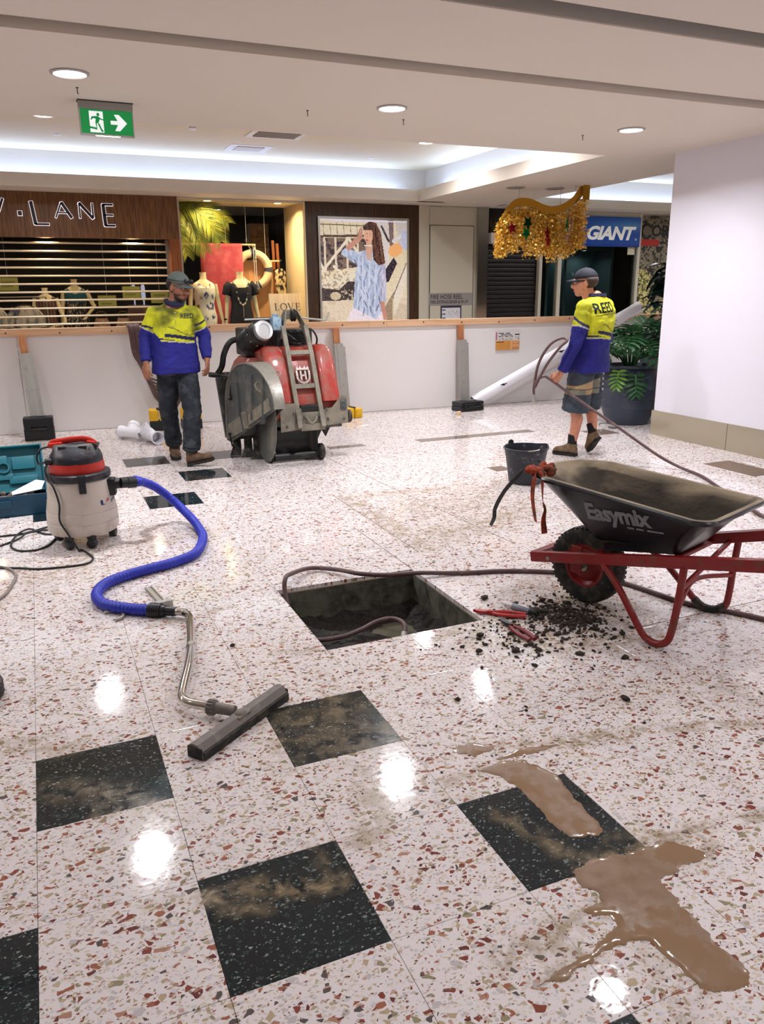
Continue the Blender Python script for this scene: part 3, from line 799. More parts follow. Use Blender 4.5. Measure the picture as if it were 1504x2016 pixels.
# second cloth (sand) on the lower rod
t = empty('wooden_rod', (3.4, 12.72, 2.03), 0, 'short pale wooden rod behind the lifebuoy', 'rod')
b = MB(); b.cyl((-.33, 0, 0), (.32, 0, 0), .014); b.build('rod', pw_, t)
b = MB(); b.cyl((.1, 0, .01), (.1, 0, .8), .0022, n=6); b.build('cord', M['paper'], t)
b = MB(); R = [[(3.08+.52*i/10, 12.712+.006*math.sin(i*1.7), 2.045-.05*k) for i in range(11)] for k in range(22)]
b.rings(R, False, False, closed=False); o = b.build('hanging_cloth', mat('sand_cloth', (206, 156, 108), .85, bump=(120, .3)), smooth=True)
so = o.modifiers.new('t', 'SOLIDIFY'); so.thickness = .003
tag(o, 'sand brown cloth hanging behind the lifebuoy', 'cloth')
# lifebuoy
t = empty('lifebuoy', (3.26, 12.61, 1.895), 0, 'cream lifebuoy ring with navy bands hung in the display window', 'lifebuoy')
def arc(R_, r_, a0, a1, n=10, m=12, grow=0):
    return [[((R_+(r_+grow)*math.cos(2*PI*j/m))*math.cos(a0+(a1-a0)*i/n), (r_*.75+grow)*math.sin(2*PI*j/m), (R_+(r_+grow)*math.cos(2*PI*j/m))*math.sin(a0+(a1-a0)*i/n)) for j in range(m)] for i in range(n+1)]
b = MB(); P = [(.245*math.cos(2*PI*k/48), 0, .245*math.sin(2*PI*k/48)) for k in range(48)]; b.tube(P, .062, 14, closed=True); b.build('ring', mat('cream_canvas', (232, 206, 164), .7, bump=(70, .2)), t)
for a in (90, 180, 0, 285):
    b = MB(); b.rings(arc(.245, .0, D(a-8), D(a+8), grow=.065)); b.build('band', mat('navy_band', (64, 62, 84), .7), t)
b = MB()
for sx in (0, .03): b.tube(catmull([(sx-.04, -.06, .37), (sx, -.07, .33), (sx, -.075, .1), (sx+.01, -.07, -.2), (sx+.05, -.07, -.3)], 6), .005, 6)
b.tube(catmull([(-.07, 0, .38), (0, -.05, .25), (.05, 0, .38)], 5), .006, 6)
b.build('rope', M['paper'], t)
# LOVE board
t = empty('love_board', (3.385, 12.12, 1.02), D(2), 'pale wooden board with the words LOVE IN leaning in the display window', 'sign')
b = MB(); b.bx(0, .555, -.012, .012, 0, .52, .002); b.build('board', wood('limed_board', (206, 186, 164), (226, 208, 188), 4, .6, 'Z', 10), t)
ink = mat('brown_black_ink', (50, 36, 34), .6)
def serif(par, x, z, h, S):
    b = MB()
    for q in S:
        if q[0] == 'o':
            n = 28
            oo = [(x+h*.5+h*.5*math.cos(2*PI*k/n), z+h*.5+h*.51*math.sin(2*PI*k/n)) for k in range(n)]; ii = [(x+h*.5+h*.385*math.cos(2*PI*k/n), z+h*.5+h*.46*math.sin(2*PI*k/n)) for k in range(n)]
            b.rings([[(p[0], -.0145, p[1]) for p in oo], [(p[0], -.0145, p[1]) for p in ii], [(p[0], -.0122, p[1]) for p in ii], [(p[0], -.0122, p[1]) for p in oo]], False, False)
        else:
            strokes(b, [(x+q[0]*h, z+q[1]*h, x+q[2]*h, z+q[3]*h, q[4]*h)], -.0145, -.0122, 0)
    b.build('lettering', ink, par)
serif(t, .07, .262, .11, [(.2, 0, .2, 1, .13), (.05, .015, .62, .015, .03), (.05, .985, .35, .985, .03), (.6, 0, .62, .25, .05)])
serif(t, .165, .262, .11, [('o',)])
serif(t, .285, .262, .11, [(.12, 1, .5, 0, .13), (.5, 0, .85, 1, .05), (0, .985, .28, .985, .03), (.7, .985, 1.0, .985, .03)])
serif(t, .41, .262, .11, [(.2, 0, .2, 1, .13), (.05, .015, .72, .015, .03), (.05, .985, .68, .985, .03), (.2, .52, .55, .52, .04), (.7, 0, .72, .22, .05), (.66, .78, .67, 1, .05), (.55, .42, .55, .62, .04)])
serif(t, .19, .12, .10, [(.2, 0, .2, 1, .13), (.05, .015, .35, .015, .03), (.05, .985, .35, .985, .03)])
serif(t, .25, .12, .10, [(.15, 0, .15, 1, .05), (.15, 1, .85, 0, .14), (.85, 0, .85, 1, .05), (0, .985, .25, .985, .03), (.72, .985, 1, .985, .03), (0, .015, .3, .015, .03)])
t.rotation_euler = (D(-13), 0, D(2)); t.location.z = 1.02
# timber planks and printed dress standing at the right of the window
for i, (x, z1, lean, lab) in enumerate(((3.70, 2.35, .02, 'taller brown plank leaning at the right side of the display window'), (3.78, 2.3, .03, 'second brown plank leaning by the lit reveal of the display window'), (3.69, 1.75, .06, 'short offcut plank leaning low behind the pale board'))):
    b = MB(); b.box((0, 0, (z1-.3)/2), (.045, .03, z1-.3), None, .003); o = b.build('timber_plank', M['jamb']); o.location = (x, 12.85-.03*i, .302); o.rotation_euler = (0, -lean, 0); tag(o, lab, 'plank', 'planks in the display window')
t = empty('hanging_dress', (3.69, 12.6, 1.55), 0, 'narrow black and cream printed dress hanging beside the lifebuoy', 'dress')
b = MB(); n = 16
b.rings([[(rx*math.cos(2*PI*k/n)+dx, .03*math.sin(2*PI*k/n), z) for k in range(n)] for z, rx, dx in ((-.3, .07, .03), (-.1, .09, .03), (.1, .08, 0), (.22, .1, 0), (.32, .09, 0), (.36, .04, 0))]); o = b.build('fabric', fab, t, smooth=True)
bm = bmesh.new(); bm.from_mesh(o.data); bmesh.ops.subdivide_edges(bm, edges=bm.edges, cuts=3, use_grid_fill=True); bm.to_mesh(o.data); bm.free()
vcol(o.data, lambda c: (24, 20, 18) if noise.noise(c*26) > 0 else (206, 182, 132))
b = MB(); b.tube(catmull([(0, 0, .36), (0, 0, .46), (.03, 0, .49), (0, 0, .52)], 5), .004, 6); b.build('hanger', M['black'], t)
# cardboard wooden stack (pale brick like blocks deep in the shop)
t = empty('timber_column', (3.63, 13.6, 0), 0, 'rough timber block column deep inside the fashion shop', 'column')
for k in range(7):
    b = MB(); b.bx(-.16, .16, -.1, .1, .38*k+.004, .38*(k+1)-.004, .008); b.build('block', mat('rough_timber', (128, 96, 60), .8, dirt=((78, 56, 34), .6, 14)), t)
# palm frond
t = empty('palm_frond', (2.12, 12.4, 2.8), 0, 'yellow green palm fronds hanging in the display window', 'palm')
pg = mat('yellow_palm_leaf', (150, 150, 44), .5, dirt=((74, 100, 34), .6, 5))
for (pts, ln) in (([(.0, 0, .03), (.25, -.05, .02), (.5, -.1, -.08), (.72, -.12, -.25)], .26), ([(.0, 0, .03), (.2, -.08, -.05), (.42, -.14, -.25), (.58, -.15, -.52)], .34), ([(.0, .05, .0), (.1, 0, -.15), (.22, -.06, -.4), (.36, -.1, -.66)], .3), ([(-.03, .0, .0), (-.02, -.08, -.25), (.03, -.1, -.5), (.08, -.1, -.72)], .26)):
    P = catmull(pts, 9); b = MB(); b.tube(P, [.008-.006*i/(len(P)-1) for i in range(len(P))], 6)
    N_ = len(P)
    for i in range(2, N_):
        tdir = (P[i]-P[i-1]).normalized(); side = tdir.cross(Vector((0, 1, 0))).normalized()
        for sd in (-1, 1):
            for q in (0, .33, .66):
                base = P[i-1].lerp(P[i], q); l_ = ln*(.45+.55*math.sin(PI*min(1, (i+q)/N_*.85+.12)))
                tip = base+(side*sd*.72+tdir*.75+Vector((0, random.uniform(-.25, .25), -.25))).normalized()*l_
                mid = base.lerp(tip, .45)+Vector((0, 0, .012)); wv = tdir*.0055
                b.quad(base-wv*.5, mid-wv, mid+wv, base+wv*.5); b.bm.faces.new([b.bm.verts.new(mid-wv), b.bm.verts.new(tip), b.bm.verts.new(mid+wv)])
    b.build('frond', pg, t)

# ------------------------------------------------------------------ backlit poster
p = Print(1.46, 1.52, 168, (222, 208, 176))
p.put(np.ones_like(p.X), (150, 130, 100), .0)
n1 = p.noise(30, 40, 1); n2_ = p.noise(9, 9, 2); n3_ = p.noise(60, 60, 5)
p.poly([(0, 0), (1, 0), (1, .16), (0, .16)], (228, 216, 190))
for k in range(9): p.line((.04+.075*k, .04), (.05+.075*k, .17), .004, (150, 130, 100))
p.line((0, .05), (.6, .06), .006, (120, 110, 70)); p.line((0, .165), (.62, .15), .012, (84, 62, 50))
p.poly([(0, .18), (.55, .18), (.5, .45), (0, .5)], (62, 48, 54)); p.put((n1 > .5) & (p.Y > .18) & (p.Y < .5) & (p.X < .5), (140, 116, 96), .7)
for x in (.05, .17, .3, .42): p.line((x, .18), (x+.01, .62), .012, (220, 206, 182))
for a, c in (((.0, .52), (.32, .18)), ((.32, .18), (.5, .42)), ((.0, .42), (.1, .6)), ((.08, .75), (.5, .45)), ((.15, .45), (.34, .62))): p.line(a, c, .014, (232, 220, 198))
p.poly([(0, .6), (.45, .46), (.45, .62), (0, .8)], (222, 212, 190)); p.put((n3_ > .6) & (p.Y > .5) & (p.Y < .74) & (p.X < .45), (120, 96, 70), .5)
p.poly([(0, .66), (.2, .68), (.3, .6), (.38, .6), (.4, .78), (0, .79)], (58, 46, 46)); p.ell(.16, .74, .06, .04, (196, 180, 150)); p.put((n3_ > .55) & (p.Y > .68) & (p.Y < .8) & (p.X > .2) & (p.X < .42), (206, 190, 160), .8)
p.poly([(0, .79), (1, .77), (1, 1), (0, 1)], (216, 200, 176)); p.put((n2_ > .5) & (p.Y > .79), (190, 172, 150), .5)
p.poly([(.62, 0), (.8, 0), (.78, .5), (.66, .5)], (216, 208, 204)); p.poly([(.78, 0), (.84, 0), (.84, .3), (.8, .32)], (120, 100, 100)); p.line((.7, .06), (.78, .2), .012, (60, 50, 60))
p.poly([(.86, .0), (1, 0), (1, .25), (.9, .25)], (206, 200, 196)); p.line((.84, .2), (.98, .12), .02, (226, 220, 222)); p.poly([(.93, .1), (1, .1), (1, .28), (.93, .28)], (190, 196, 222))
p.poly([(.74, .48), (.84, .36), (.88, .42), (.78, .6), (.73, .62)], (44, 34, 48)); p.line((.76, 1.0), (1.0, .48), .055, (224, 214, 196)); p.line((.73, .96), (.99, .42), .006, (120, 100, 84)); p.poly([(.73, .86), (.84, .7), (.84, 1), (.76, 1)], (150, 128, 104)); p.line((.83, .78), (.83, 1), .008, (206, 190, 160))
# figure
p.poly([(.27, 1), (.36, .84), (.7, .84), (.74, 1)], (226, 214, 224))
p.poly([(.43, .31), (.6, .27), (.72, .36), (.73, .55), (.69, .9), (.62, .98), (.36, .86), (.38, .6)], (176, 188, 214))
p.poly([(.23, .33), (.28, .27), (.42, .31), (.43, .36), (.4, .43), (.3, .37)], (170, 186, 214)); p.ell(.3, .32, .06, .04, (186, 200, 224))
p.line((.32, .27), (.45, .17), .028, (196, 142, 120)); p.ell(.455, .13, .025, .055, (192, 136, 116), rot=.2)
p.poly([(.68, .4), (.745, .45), (.75, .75), (.73, .82), (.67, .81)], (190, 184, 206)); p.line((.70, .82), (.735, .97), .025, (190, 134, 116))
for k in range(26):
    x = .40+.3*((k*37) % 26)/26; y = .42+.5*((k*17) % 26)/26
    p.ell(x, y, .008, .045, (112, 128, 164) if k % 3 else (92, 96, 120), .75, rot=.25*((k % 5)-2))
for x in (.43, .48, .56, .63): p.line((x, .36), (x-.02, .92), .007, (206, 214, 232), .8)
p.poly([(.5, .05), (.56, .01), (.64, .03), (.69, .12), (.72, .3), (.74, .42), (.66, .44), (.6, .38), (.58, .2), (.5, .12)], (70, 42, 38)); p.line((.67, .12), (.71, .4), .012, (112, 74, 58))
p.ell(.545, .145, .052, .085, (222, 172, 146), rot=-.1); p.poly([(.48, .07), (.56, .02), (.62, .06), (.6, .1), (.5, .1)], (66, 40, 36))
p.ell(.525, .13, .008, .005, (50, 34, 34)); p.ell(.565, .135, .008, .005, (50, 34, 34)); p.ell(.53, .195, .018, .008, (190, 90, 86)); p.line((.545, .23), (.55, .3), .03, (212, 160, 136)); p.poly([(.5, .25), (.6, .24), (.58, .4), (.52, .38)], (206, 160, 140), .7)
p.line((.5, .245), (.58, .25), .006, (232, 226, 214))
nh = p.noise(70, 9, 21); hair_ = (abs(p.A-np.array((70, 42, 38))).sum(2) < 6); p.put(hair_ & (nh > .55), (104, 66, 52), .8); p.put(hair_ & (nh < .3), (44, 26, 28), .8)
nf = p.noise(44, 16, 22); sh_ = (p.A[..., 2] > 195) & (p.A[..., 0] < 192) & (p.X > .2) & (p.X < .76) & (p.Y > .25); p.put(sh_ & (nf > .6), (200, 208, 228), .7); p.put(sh_ & (nf < .32), (142, 156, 190), .6)
p.put((p.noise(150, 150, 23) > .72), (120, 104, 88), .18); p.put((p.noise(120, 120, 24) > .74), (250, 244, 232), .2)
p.ell(.86, .29, .085, .062, (238, 176, 116), rot=-.35)
p.line((0, .006), (1, .012), .008, (236, 232, 255))
t = empty('lightbox_poster', (4.10, 11.868, 1.0), 0, 'backlit poster of a dark haired woman in a pale blue shirt', 'poster')
p.build('poster_print', M['lit_print'], t, TR(.015, -.012, .09) @ RX(PI/2))
b = MB(); X0, X1, Z0, Z1 = -.01, 1.50, .06, 1.645
b.bx(X0, X0+.03, -.03, .0, Z0, Z1); b.bx(X1-.03, X1, -.03, .0, Z0, Z1); b.bx(X0+.03, X1-.03, -.03, 0, Z1-.035, Z1); b.bx(X0+.03, X1-.03, -.03, 0, Z0, Z0+.03)
b.build('frame', mat('silver_frame', (186, 182, 172), .35, .6), t)
b = MB(); b.bx(X0+.03, X1-.03, -.006, .004, Z0+.03, Z1-.035); b.build('backing', M['paper'], t)

# ------------------------------------------------------------------ fire hose door plates
pl = mat('grey_plate', (158, 154, 150), .4)
dk = mat('dark_lettering', (52, 50, 54), .5)
t = empty('door_plate', (5.965, 11.843, 1.315), 0, 'grey plate reading FIRE HOSE REEL on the cream door', 'sign')
b = MB(); b.bx(0, .8, -.004, 0, 0, .195); b.build('plate', pl, t)
text_obj('FIRE HOSE REEL', .105, dk, 'lettering', t, TR(.02, -.0045, .1) @ XZ, .0005, .001, sx=.82); text_obj('FIRE EXTINGUISHER & W I P', .07, dk, 'lettering', t, TR(.02, -.0045, .03) @ XZ, .0005, .0015, sx=.8)
p = Print(.37, .5, 74, (226, 226, 230)); p.poly([(0, 0), (1, 0), (1, .05), (0, .05)], (40, 40, 70)); p.poly([(0, 0), (.04, 0), (.04, 1), (0, 1)], (60, 60, 90)); p.poly([(.96, 0), (1, 0), (1, 1), (.96, 1)], (60, 60, 90))
for k in range(4): p.poly([(.05, .1+.13*k), (.22, .1+.13*k), (.22, .14+.13*k), (.05, .14+.13*k)], (70, 70, 100))
for k in range(10): p.line((.3+.06*k, .12+.04*(k % 4)), (.36+.06*k, .12+.05*((k*3) % 5)), .006, (90, 90, 96))
for k in range(7): p.ell(.32+.09*k, .42+.05*(k % 3), .012, .012, (60, 60, 64))
t = empty('evacuation_plan', (6.185, 11.843, .80), 0, 'small framed evacuation plan below the grey plate on the cream door', 'notice')
p.build('plan_print', M['print'], t, TR(0, -.006, 0) @ RX(PI/2)); b = MB(); b.bx(-.008, .378, -.005, 0, -.008, .508); b.build('frame', mat('navy_frame', (44, 44, 66), .5), t)

# ------------------------------------------------------------------ bicycle shop sign, sticker, banner, planter box, poster inside
t = empty('shop_sign', (8.56, 11.86, 2.27), 0, 'blue shop sign with white slanted capital letters above the dark shop window', 'sign')
p = Print(1.64, .5, 82, (26, 70, 152)); p.put(np.clip(1-abs(p.Y-.28)/.3, 0, 1)*np.clip((p.X-.15)*1.5, 0, 1), (96, 156, 206), .75); p.put(p.Y > .9, (20, 44, 120), .6)
p.build('sign_print', mat('lit_blue_print', (255, 255, 255), .3, vcol='Col', emit=.06), t, TR(0, -.022, 0) @ RX(PI/2))
b = MB(); b.bx(0, 1.64, -.02, .0, 0, .5); b.build('box', mat('sign_blue', (24, 40, 110), .4), t)
wl = mat('white_lettering', (232, 230, 226), .4, emit=.15)
text_obj('GIANT', .30, wl, 'lettering', t, TR(.44, -.024, .125) @ XZ, .001, .012, .28, sx=1.17, space=.94)
o = text_obj('®', .05, wl, 'lettering', t, TR(1.53, -.024, .11) @ XZ, .0005)
b = MB(); b.bx(0, .16, -.003, 0, 0, .13, 0); o = b.build('window_sticker', mat('cream_sticker', (214, 206, 178), .5)); o.location = (9.99, 11.897, 2.14); tag(o, 'small cream sticker on the shop window below the blue sign', 'sticker')
p = Print(1.5, 2.72, 110, (74, 66, 56)); n1 = p.noise(40, 70, 3); n2_ = p.noise(80, 140, 4); n3_ = p.noise(7, 12, 6)
p.put(n1 > .5, (120, 108, 90)); p.put(n2_ > .62, (160, 150, 124), .8); p.put((n1 < .3), (38, 34, 34))
mk_ = (n3_+.25*n1 > .55) & (p.Y > .34) & (p.Y < .82); p.put(mk_, (172, 160, 86)); p.put(mk_ & (n2_ > .55), (222, 206, 140)); p.put(mk_ & (n2_ < .38), (66, 76, 36))
p.put((p.Y > .78) & (n1 > .42), (196, 142, 110), .8)
p.ell(.10, .10, .09, .055, (44, 42, 44)); p.ell(.10, .10, .062, .037, (112, 100, 86)); p.poly([(.1, .07), (.22, .085), (.22, .115), (.1, .13)], (112, 100, 86))
t = empty('banner', (10.26, 11.92, .1), 0, 'leafy printed banner with dark lettering and a red strip beside the bicycle shop', 'banner')
p.build('banner_print', M['print'], t, TR(0, -.006, 0) @ RX(PI/2)); b = MB(); b.bx(0, 1.5, -.005, 0, 0, 2.72); b.build('board', M['black_m'], t)
bi = mat('banner_ink', (34, 32, 34), .6)
text_obj('ORR', .27, bi, 'lettering', t, TR(.26, -.009, 2.37) @ XZ, .001, .008, sx=1.05); b = MB(); b.tube([(.15+.105*math.cos(a), -.0085, 2.46+.1*math.sin(a)) for a in [D(50+i*13) for i in range(21)]], .016, 6, sy=.2); b.build('lettering', bi, t)
b = MB(); b.bx(.0, .45, -.009, -.0065, 2.20, 2.31); b.build('red_strip', mat('strip_red', (176, 34, 30), .5), t)
t = empty('planter_box', (7.1, 11.90, 2.29), 0, 'white planter box with grassy plant above the dark shutter', 'planter')
b = MB(); b.bx(-.03, .5, -.12, .02, 0, .17, .004); b.build('box', M['white_p'], t)
b = MB()
for k in range(90):
    x = random.uniform(0, .45); a = random.uniform(-.1, .1); h = random.uniform(.12, .3); q = Vector((x, random.uniform(-.08, 0), .165)); tp = q+Vector((a, random.uniform(-.05, .02), h))
    b.bm.faces.new([b.bm.verts.new(v) for v in (q-Vector((.006, 0, 0)), q+Vector((.006, 0, 0)), tp)])
o = b.build('grass', mat('olive_grass', (84, 78, 44), .7), t); o['kind'] = 'stuff'
# fashion figure standing dim in the bicycle shop (a flat cut out board)
t = empty('display_board', (9.95, 13.0, 0), 0, 'dim standing figure board inside the bicycle shop', 'board')
p = Print(.42, 1.5, 60, (44, 62, 62)); fg = (26, 30, 34); p.ell(.5, .07, .1, .045, (20, 20, 24)); p.poly([(.3, .13), (.7, .13), (.78, .3), (.7, .5), (.64, .98), (.36, .98), (.3, .5), (.22, .3)], fg); p.put((p.noise(20, 60, 2) > .55) & (p.A.sum(2) < 100), (70, 66, 60)); p.line((.7, .15), (.5, .1), .03, (80, 66, 58))
p.build('board_print', M['print'], t, TR(-.2, -.01, .3) @ RX(PI/2)); b = MB(); b.bx(-.21, .23, -.008, 0, .0, 1.81); b.build('board', M['black_m'], t)
# pale figure behind the window edge (small mannequin bust low down)
t = empty('shop_dummy', (8.3, 12.3, 0), 0, 'pale blue dressed dummy low behind the narrow window pane', 'mannequin')
b = MB(); b.lathe([(.1, .3), (.13, .6), (.12, .9), (.09, 1.0), (.03, 1.05), (.03, 1.12), (.06, 1.2), (.05, 1.28), (.01, 1.31)], 18); b.build('body', mat('dim_blue', (84, 92, 112), .6), t)
b = MB(); b.lathe([(.17, 0), (.17, .02), (.02, .03), (.02, .3)], 18); b.build('stand', M['black_m'], t)
# ------------------------------------------------------------------ site hoarding: local x along it, local -y towards the camera
HA = math.atan(-.0588)
hd = empty('site_hoarding', (-.5, 9.90, 0), HA, 'long white panel hoarding with raw pine rail and studs across the mall', 'barrier')
M['panel'] = mat('white_panel', (236, 231, 229), .4, dirt=((224, 217, 208), .1, .8))
hx0, hx1 = -3.0, 9.6
xs_ = [-3.0, -1.5, .30, 2.2, 4.0, 5.75, 7.6, 9.6]
for a, b_ in zip(xs_, xs_[1:]):
    b = MB(); b.bx(a+.002, b_-.002, 0, .012, .004, 1.10); b.build('panel', M['panel'], hd)
rs = [-3.0, .0, 2.1, 4.48, 4.72, 7.1, 9.6]
for i, (a, b_) in enumerate(zip(rs, rs[1:])):
    b = MB(); b.bx(a+.001, b_-.001, -.04, .05, 1.10, 1.182, .003); b.build('rail', M['pine'], hd)
b = MB(); b.bx(hx0, hx1, .012, .05, .1, .16); b.bx(hx0, hx1, .012, .05, 1.02, 1.1); b.build('rear_rail', M['pine'], hd)
b = MB(); b.cyl((0, 0, 0), (0, -.005, 0), .009, n=10); s0 = b.build('screw', M['black'], hd); s0.location = (-2.6, -.041, 1.14)
for k in range(1, 22): o = bpy.data.objects.new('screw', s0.data); COL.objects.link(o); o.parent = hd; o.location = (-2.6+.56*k, -.041, 1.14+.012*math.sin(k*5))
def post(xt, xb, zt, yb_, zb=.03, steel=True):
    """timber stud let into a steel channel that props the hoarding"""
    top = Vector((xt, -.065 if steel else -.027, zt)); bot = Vector((xb, yb_, zb)); d = (top-bot); L_ = d.length
    q = Vector((0, 0, 1)).rotation_difference(d.normalized()).to_matrix().to_4x4()
    m = Matrix.Translation(bot) @ q
    b = MB(); b.box((0, 0, L_/2+L_*.28) if steel else (0, 0, L_/2), (.075, .05, L_*.44 if steel else L_)); 
    b.bm.transform(m); s_ = b.build('post', M['stud'], hd)
    if not steel: return
    b = MB(); hgt = L_*.82
    for (c, dd) in (((-.055, -.03, hgt/2), (.004, .07, hgt)), ((.055, -.03, hgt/2), (.004, .07, hgt)), ((0, -.064, hgt/2), (.11, .004, hgt)), ((.072, -.045, hgt/2-.02), (.035, .004, hgt-.04)), ((-.01, -.068, hgt/2), (.025, .006, hgt))): b.box(c, dd)
    b.bm.transform(m); b.build('steel_channel', M['galv'], s_)
post(.36, .43, 1.10, -.29)
post(4.02, 4.05, 1.10, -.20)
post(5.77, 5.79, 1.10, -.12)
post(7.62, 7.62, 1.10, -.03, steel=False)
# printed notice
nt_ = empty('warning_notice', (5.815, 9.502, .745), HA, 'small white and orange notice stuck on the white hoarding', 'notice')
p = Print(.37, .245, 111, (222, 216, 212))
p.poly([(.0, 0), (.05, 0), (.05, .45), (0, .45)], (196, 110, 100)); p.poly([(.02, .02), (.06, .02), (.06, .44), (.02, .44)], (160, 110, 140), .7)
for k in range(3): p.put((p.Y > .06+.08*k) & (p.Y < .11+.08*k) & (p.X > .12) & (p.X < .6+.06*k) & (p.noise(40, 3, k) > .32), (70, 64, 70))
for k in range(4): p.put((p.Y > .32+.04*k) & (p.Y < .345+.04*k) & (p.X > .12) & (p.X < .72) & (p.noise(60, 3, k+9) > .4), (150, 140, 144))
p.poly([(.8, .13), (.99, .13), (.99, .19), (.8, .19)], (30, 28, 32)); p.put((p.X > .8) & (p.X < .98) & (p.Y > .28) & (p.Y < .44) & (p.noise(50, 20, 5) > .5), (80, 76, 80))
p.poly([(0, .48), (1, .48), (1, 1), (0, 1)], (214, 150, 70)); p.poly([(.66, .48), (1, .48), (1, 1), (.66, 1)], (222, 160, 104)); p.line((.65, .48), (.65, 1), .006, (236, 200, 150))
p.poly([(.03, .54), (.35, .54), (.35, .59), (.03, .59)], (120, 66, 40))
for k in range(4): p.line((.03, .68+.08*k), (.6, .68+.08*k), .005, (170, 104, 44))
p.line((.7, .88), (.97, .88), .008, (150, 80, 40)); p.line((.7, .95), (.97, .95), .008, (150, 80, 40)); p.put((p.X > .7) & (p.Y > .6) & (p.Y < .67) & (p.noise(40, 40, 8) > .6), (150, 80, 50))
p.build('notice_print', M['print'], nt_, TR(0, -.003, 0) @ RX(PI/2)); b = MB(); b.bx(0, .37, -.002, 0, 0, .245); b.build('card', M['paper'], nt_)
# ------------------------------------------------------------------ ceiling fittings
ex = empty('exit_sign', (.46, 6.38, ZC), D(1.5), 'green running man exit sign with white arrow hung from the ceiling beam', 'exit sign')
b = MB(); b.bx(0, .365, -.035, .035, -.05, -.004, .002); b.build('housing', mat('sign_housing', (150, 146, 140), .4), ex)
b = MB(); b.bx(-.005, .37, -.038, .038, -.006, 0); b.build('mount_plate', M['black_m'], ex)
b = MB(); b.bx(.006, .359, -.016, .016, -.215, -.05); b.bx(.0, .006, -.019, .019, -.222, -.05); b.bx(.359, .365, -.019, .019, -.222, -.05); b.bx(.0, .365, -.019, .019, -.222, -.212); b.build('edge_frame', mat('sign_edge', (186, 184, 176), .4), ex)
gm = mat('exit_green', (10, 128, 62), .3, emit=.55); wm_ = mat('exit_white', (232, 238, 238), .4, emit=.6)
b = MB(); b.bx(.007, .358, -.0185, -.016, -.211, -.055); fcp = b.build('green_face', gm, ex)
b = MB(); b.bx(.1, .265, -.016, -.005, -.2245, -.222); b.build('light_slot', M['white_led'], ex)
FM = TR(.007, -.0188, -.211) @ XZ
def pp(mb, poly, d=.0006): mb.prism([(x*.351, y*.156) for x, y in poly], d, FM)
b = MB(); pp(b, [(.165, .05), (.43, .05), (.43, .93), (.165, .93)]); b.build('door_symbol', wm_, ex)
b = MB(); pp(b, [(.57, .42), (.71, .42), (.645, .16), (.74, .16), (.89, .5), (.74, .84), (.645, .84), (.71, .58), (.57, .58)]); b.build('arrow', wm_, ex)
b = MB(); FM = FM @ TR(0, 0, .0006)
b.prism([(.118+.0105*math.cos(a), .124+.0105*math.sin(a)) for a in [2*PI*k/16 for k in range(16)]], .0006, FM)
for S in ([(.27, .72), (.335, .73), (.37, .62), (.325, .42), (.27, .45), (.285, .58)], [(.27, .72), (.21, .7), (.185, .57), (.21, .56), (.23, .63), (.29, .62)], [(.33, .72), (.37, .6), (.43, .56), (.43, .61), (.39, .64)], [(.27, .48), (.3, .42), (.285, .25), (.15, .3), (.12, .24), (.14, .22), (.3, .16)], [(.31, .45), (.35, .42), (.39, .2), (.42, .12), (.4, .06), (.37, .12)]):
    pp(b, S)
b.build('running_man', gm, ex)
for i, (x, y, lab) in enumerate(((.44, 6.016, 'tiny dark ceiling hook above the exit sign'), (2.06, 6.126, 'tiny dark ceiling hook left of the middle downlight'), (2.87, 6.17, 'tiny dark ceiling hook right of the middle downlight'), (4.632, 6.21, 'tiny dark ceiling hook left of the downlight near the pillar'))):
    b = MB(); b.cyl((0, 0, 0), (0, 0, -.035), .003, n=8); b.cyl((-.009, 0, -.002), (.009, 0, -.002), .003, n=8); b.lathe([(.008, 0), (.008, -.003), (.001, -.003)], 10); b.cyl((0, 0, -.034), (.006, 0, -.04), .003, n=6)
    o = b.build('ceiling_hook', M['black']); o.location = (x, y, ZC); tag(o, lab, 'hook', 'ceiling hooks along the beam')
for i, (x, y, lab) in enumerate(((1.90, 9.72, 'white round smoke detector on the raised ceiling right of the exit sign'),)):
    t = empty('smoke_detector', (x, y, ZT), 0, lab, 'detector'); b = MB(); b.lathe([(.06, 0), (.06, -.015), (.045, -.02), (.045, -.035), (.03, -.05), (.001, -.052)], 20); b.build('body', M['white_p'], t)
    b = MB(); b.lathe([(.047, -.022), (.048, -.03)], 20, cap0=False, cap1=False); b.build('vent_band', M['gap'], t)
for (x, y, lab) in ((.51, 10.78, 'small flat sprinkler rose on the raised ceiling at left'), (4.66, 11.1, 'small flat sprinkler rose on the raised ceiling near the corner')):
    b = MB(); b.lathe([(.04, 0), (.04, -.006), (.015, -.012), (.001, -.02)], 16); o = b.build('sprinkler', M['white_p']); o.location = (x, y, ZT); tag(o, lab, 'sprinkler', 'ceiling sprinklers')
t = empty('air_vent', (2.93, 9.80, ZT), 0, 'louvred square air vent in the raised ceiling', 'vent')
b = MB(); w_ = .33
for s_ in (((-w_, w_), (-w_, -w_+.07)), ((-w_, w_), (w_-.07, w_)), ((-w_, -w_+.07), (-w_+.07, w_-.07)), ((w_-.07, w_), (-w_+.07, w_-.07))): b.bx(*s_[0], *s_[1], -.012, 0)
b.build('frame', mat('vent_white', (226, 216, 200), .5), t); b = MB(); b.bx(-w_+.07, w_-.07, -w_+.07, w_-.07, -.002, -.0005); b.build('backing', M['black_m'], t)
for k in range(9): b = MB(); b.box((0, 0, 0), (2*w_-.14, .035, .003), R3(x=D(40))); o = b.build('louvre', bpy.data.materials['vent_white'], t); o.location = (0, -w_+.1+k*.058, -.012)
t = empty('ceiling_hatch', (2.85, 10.95, ZT), 0, 'flat square access panel in the raised ceiling behind the vent', 'hatch')
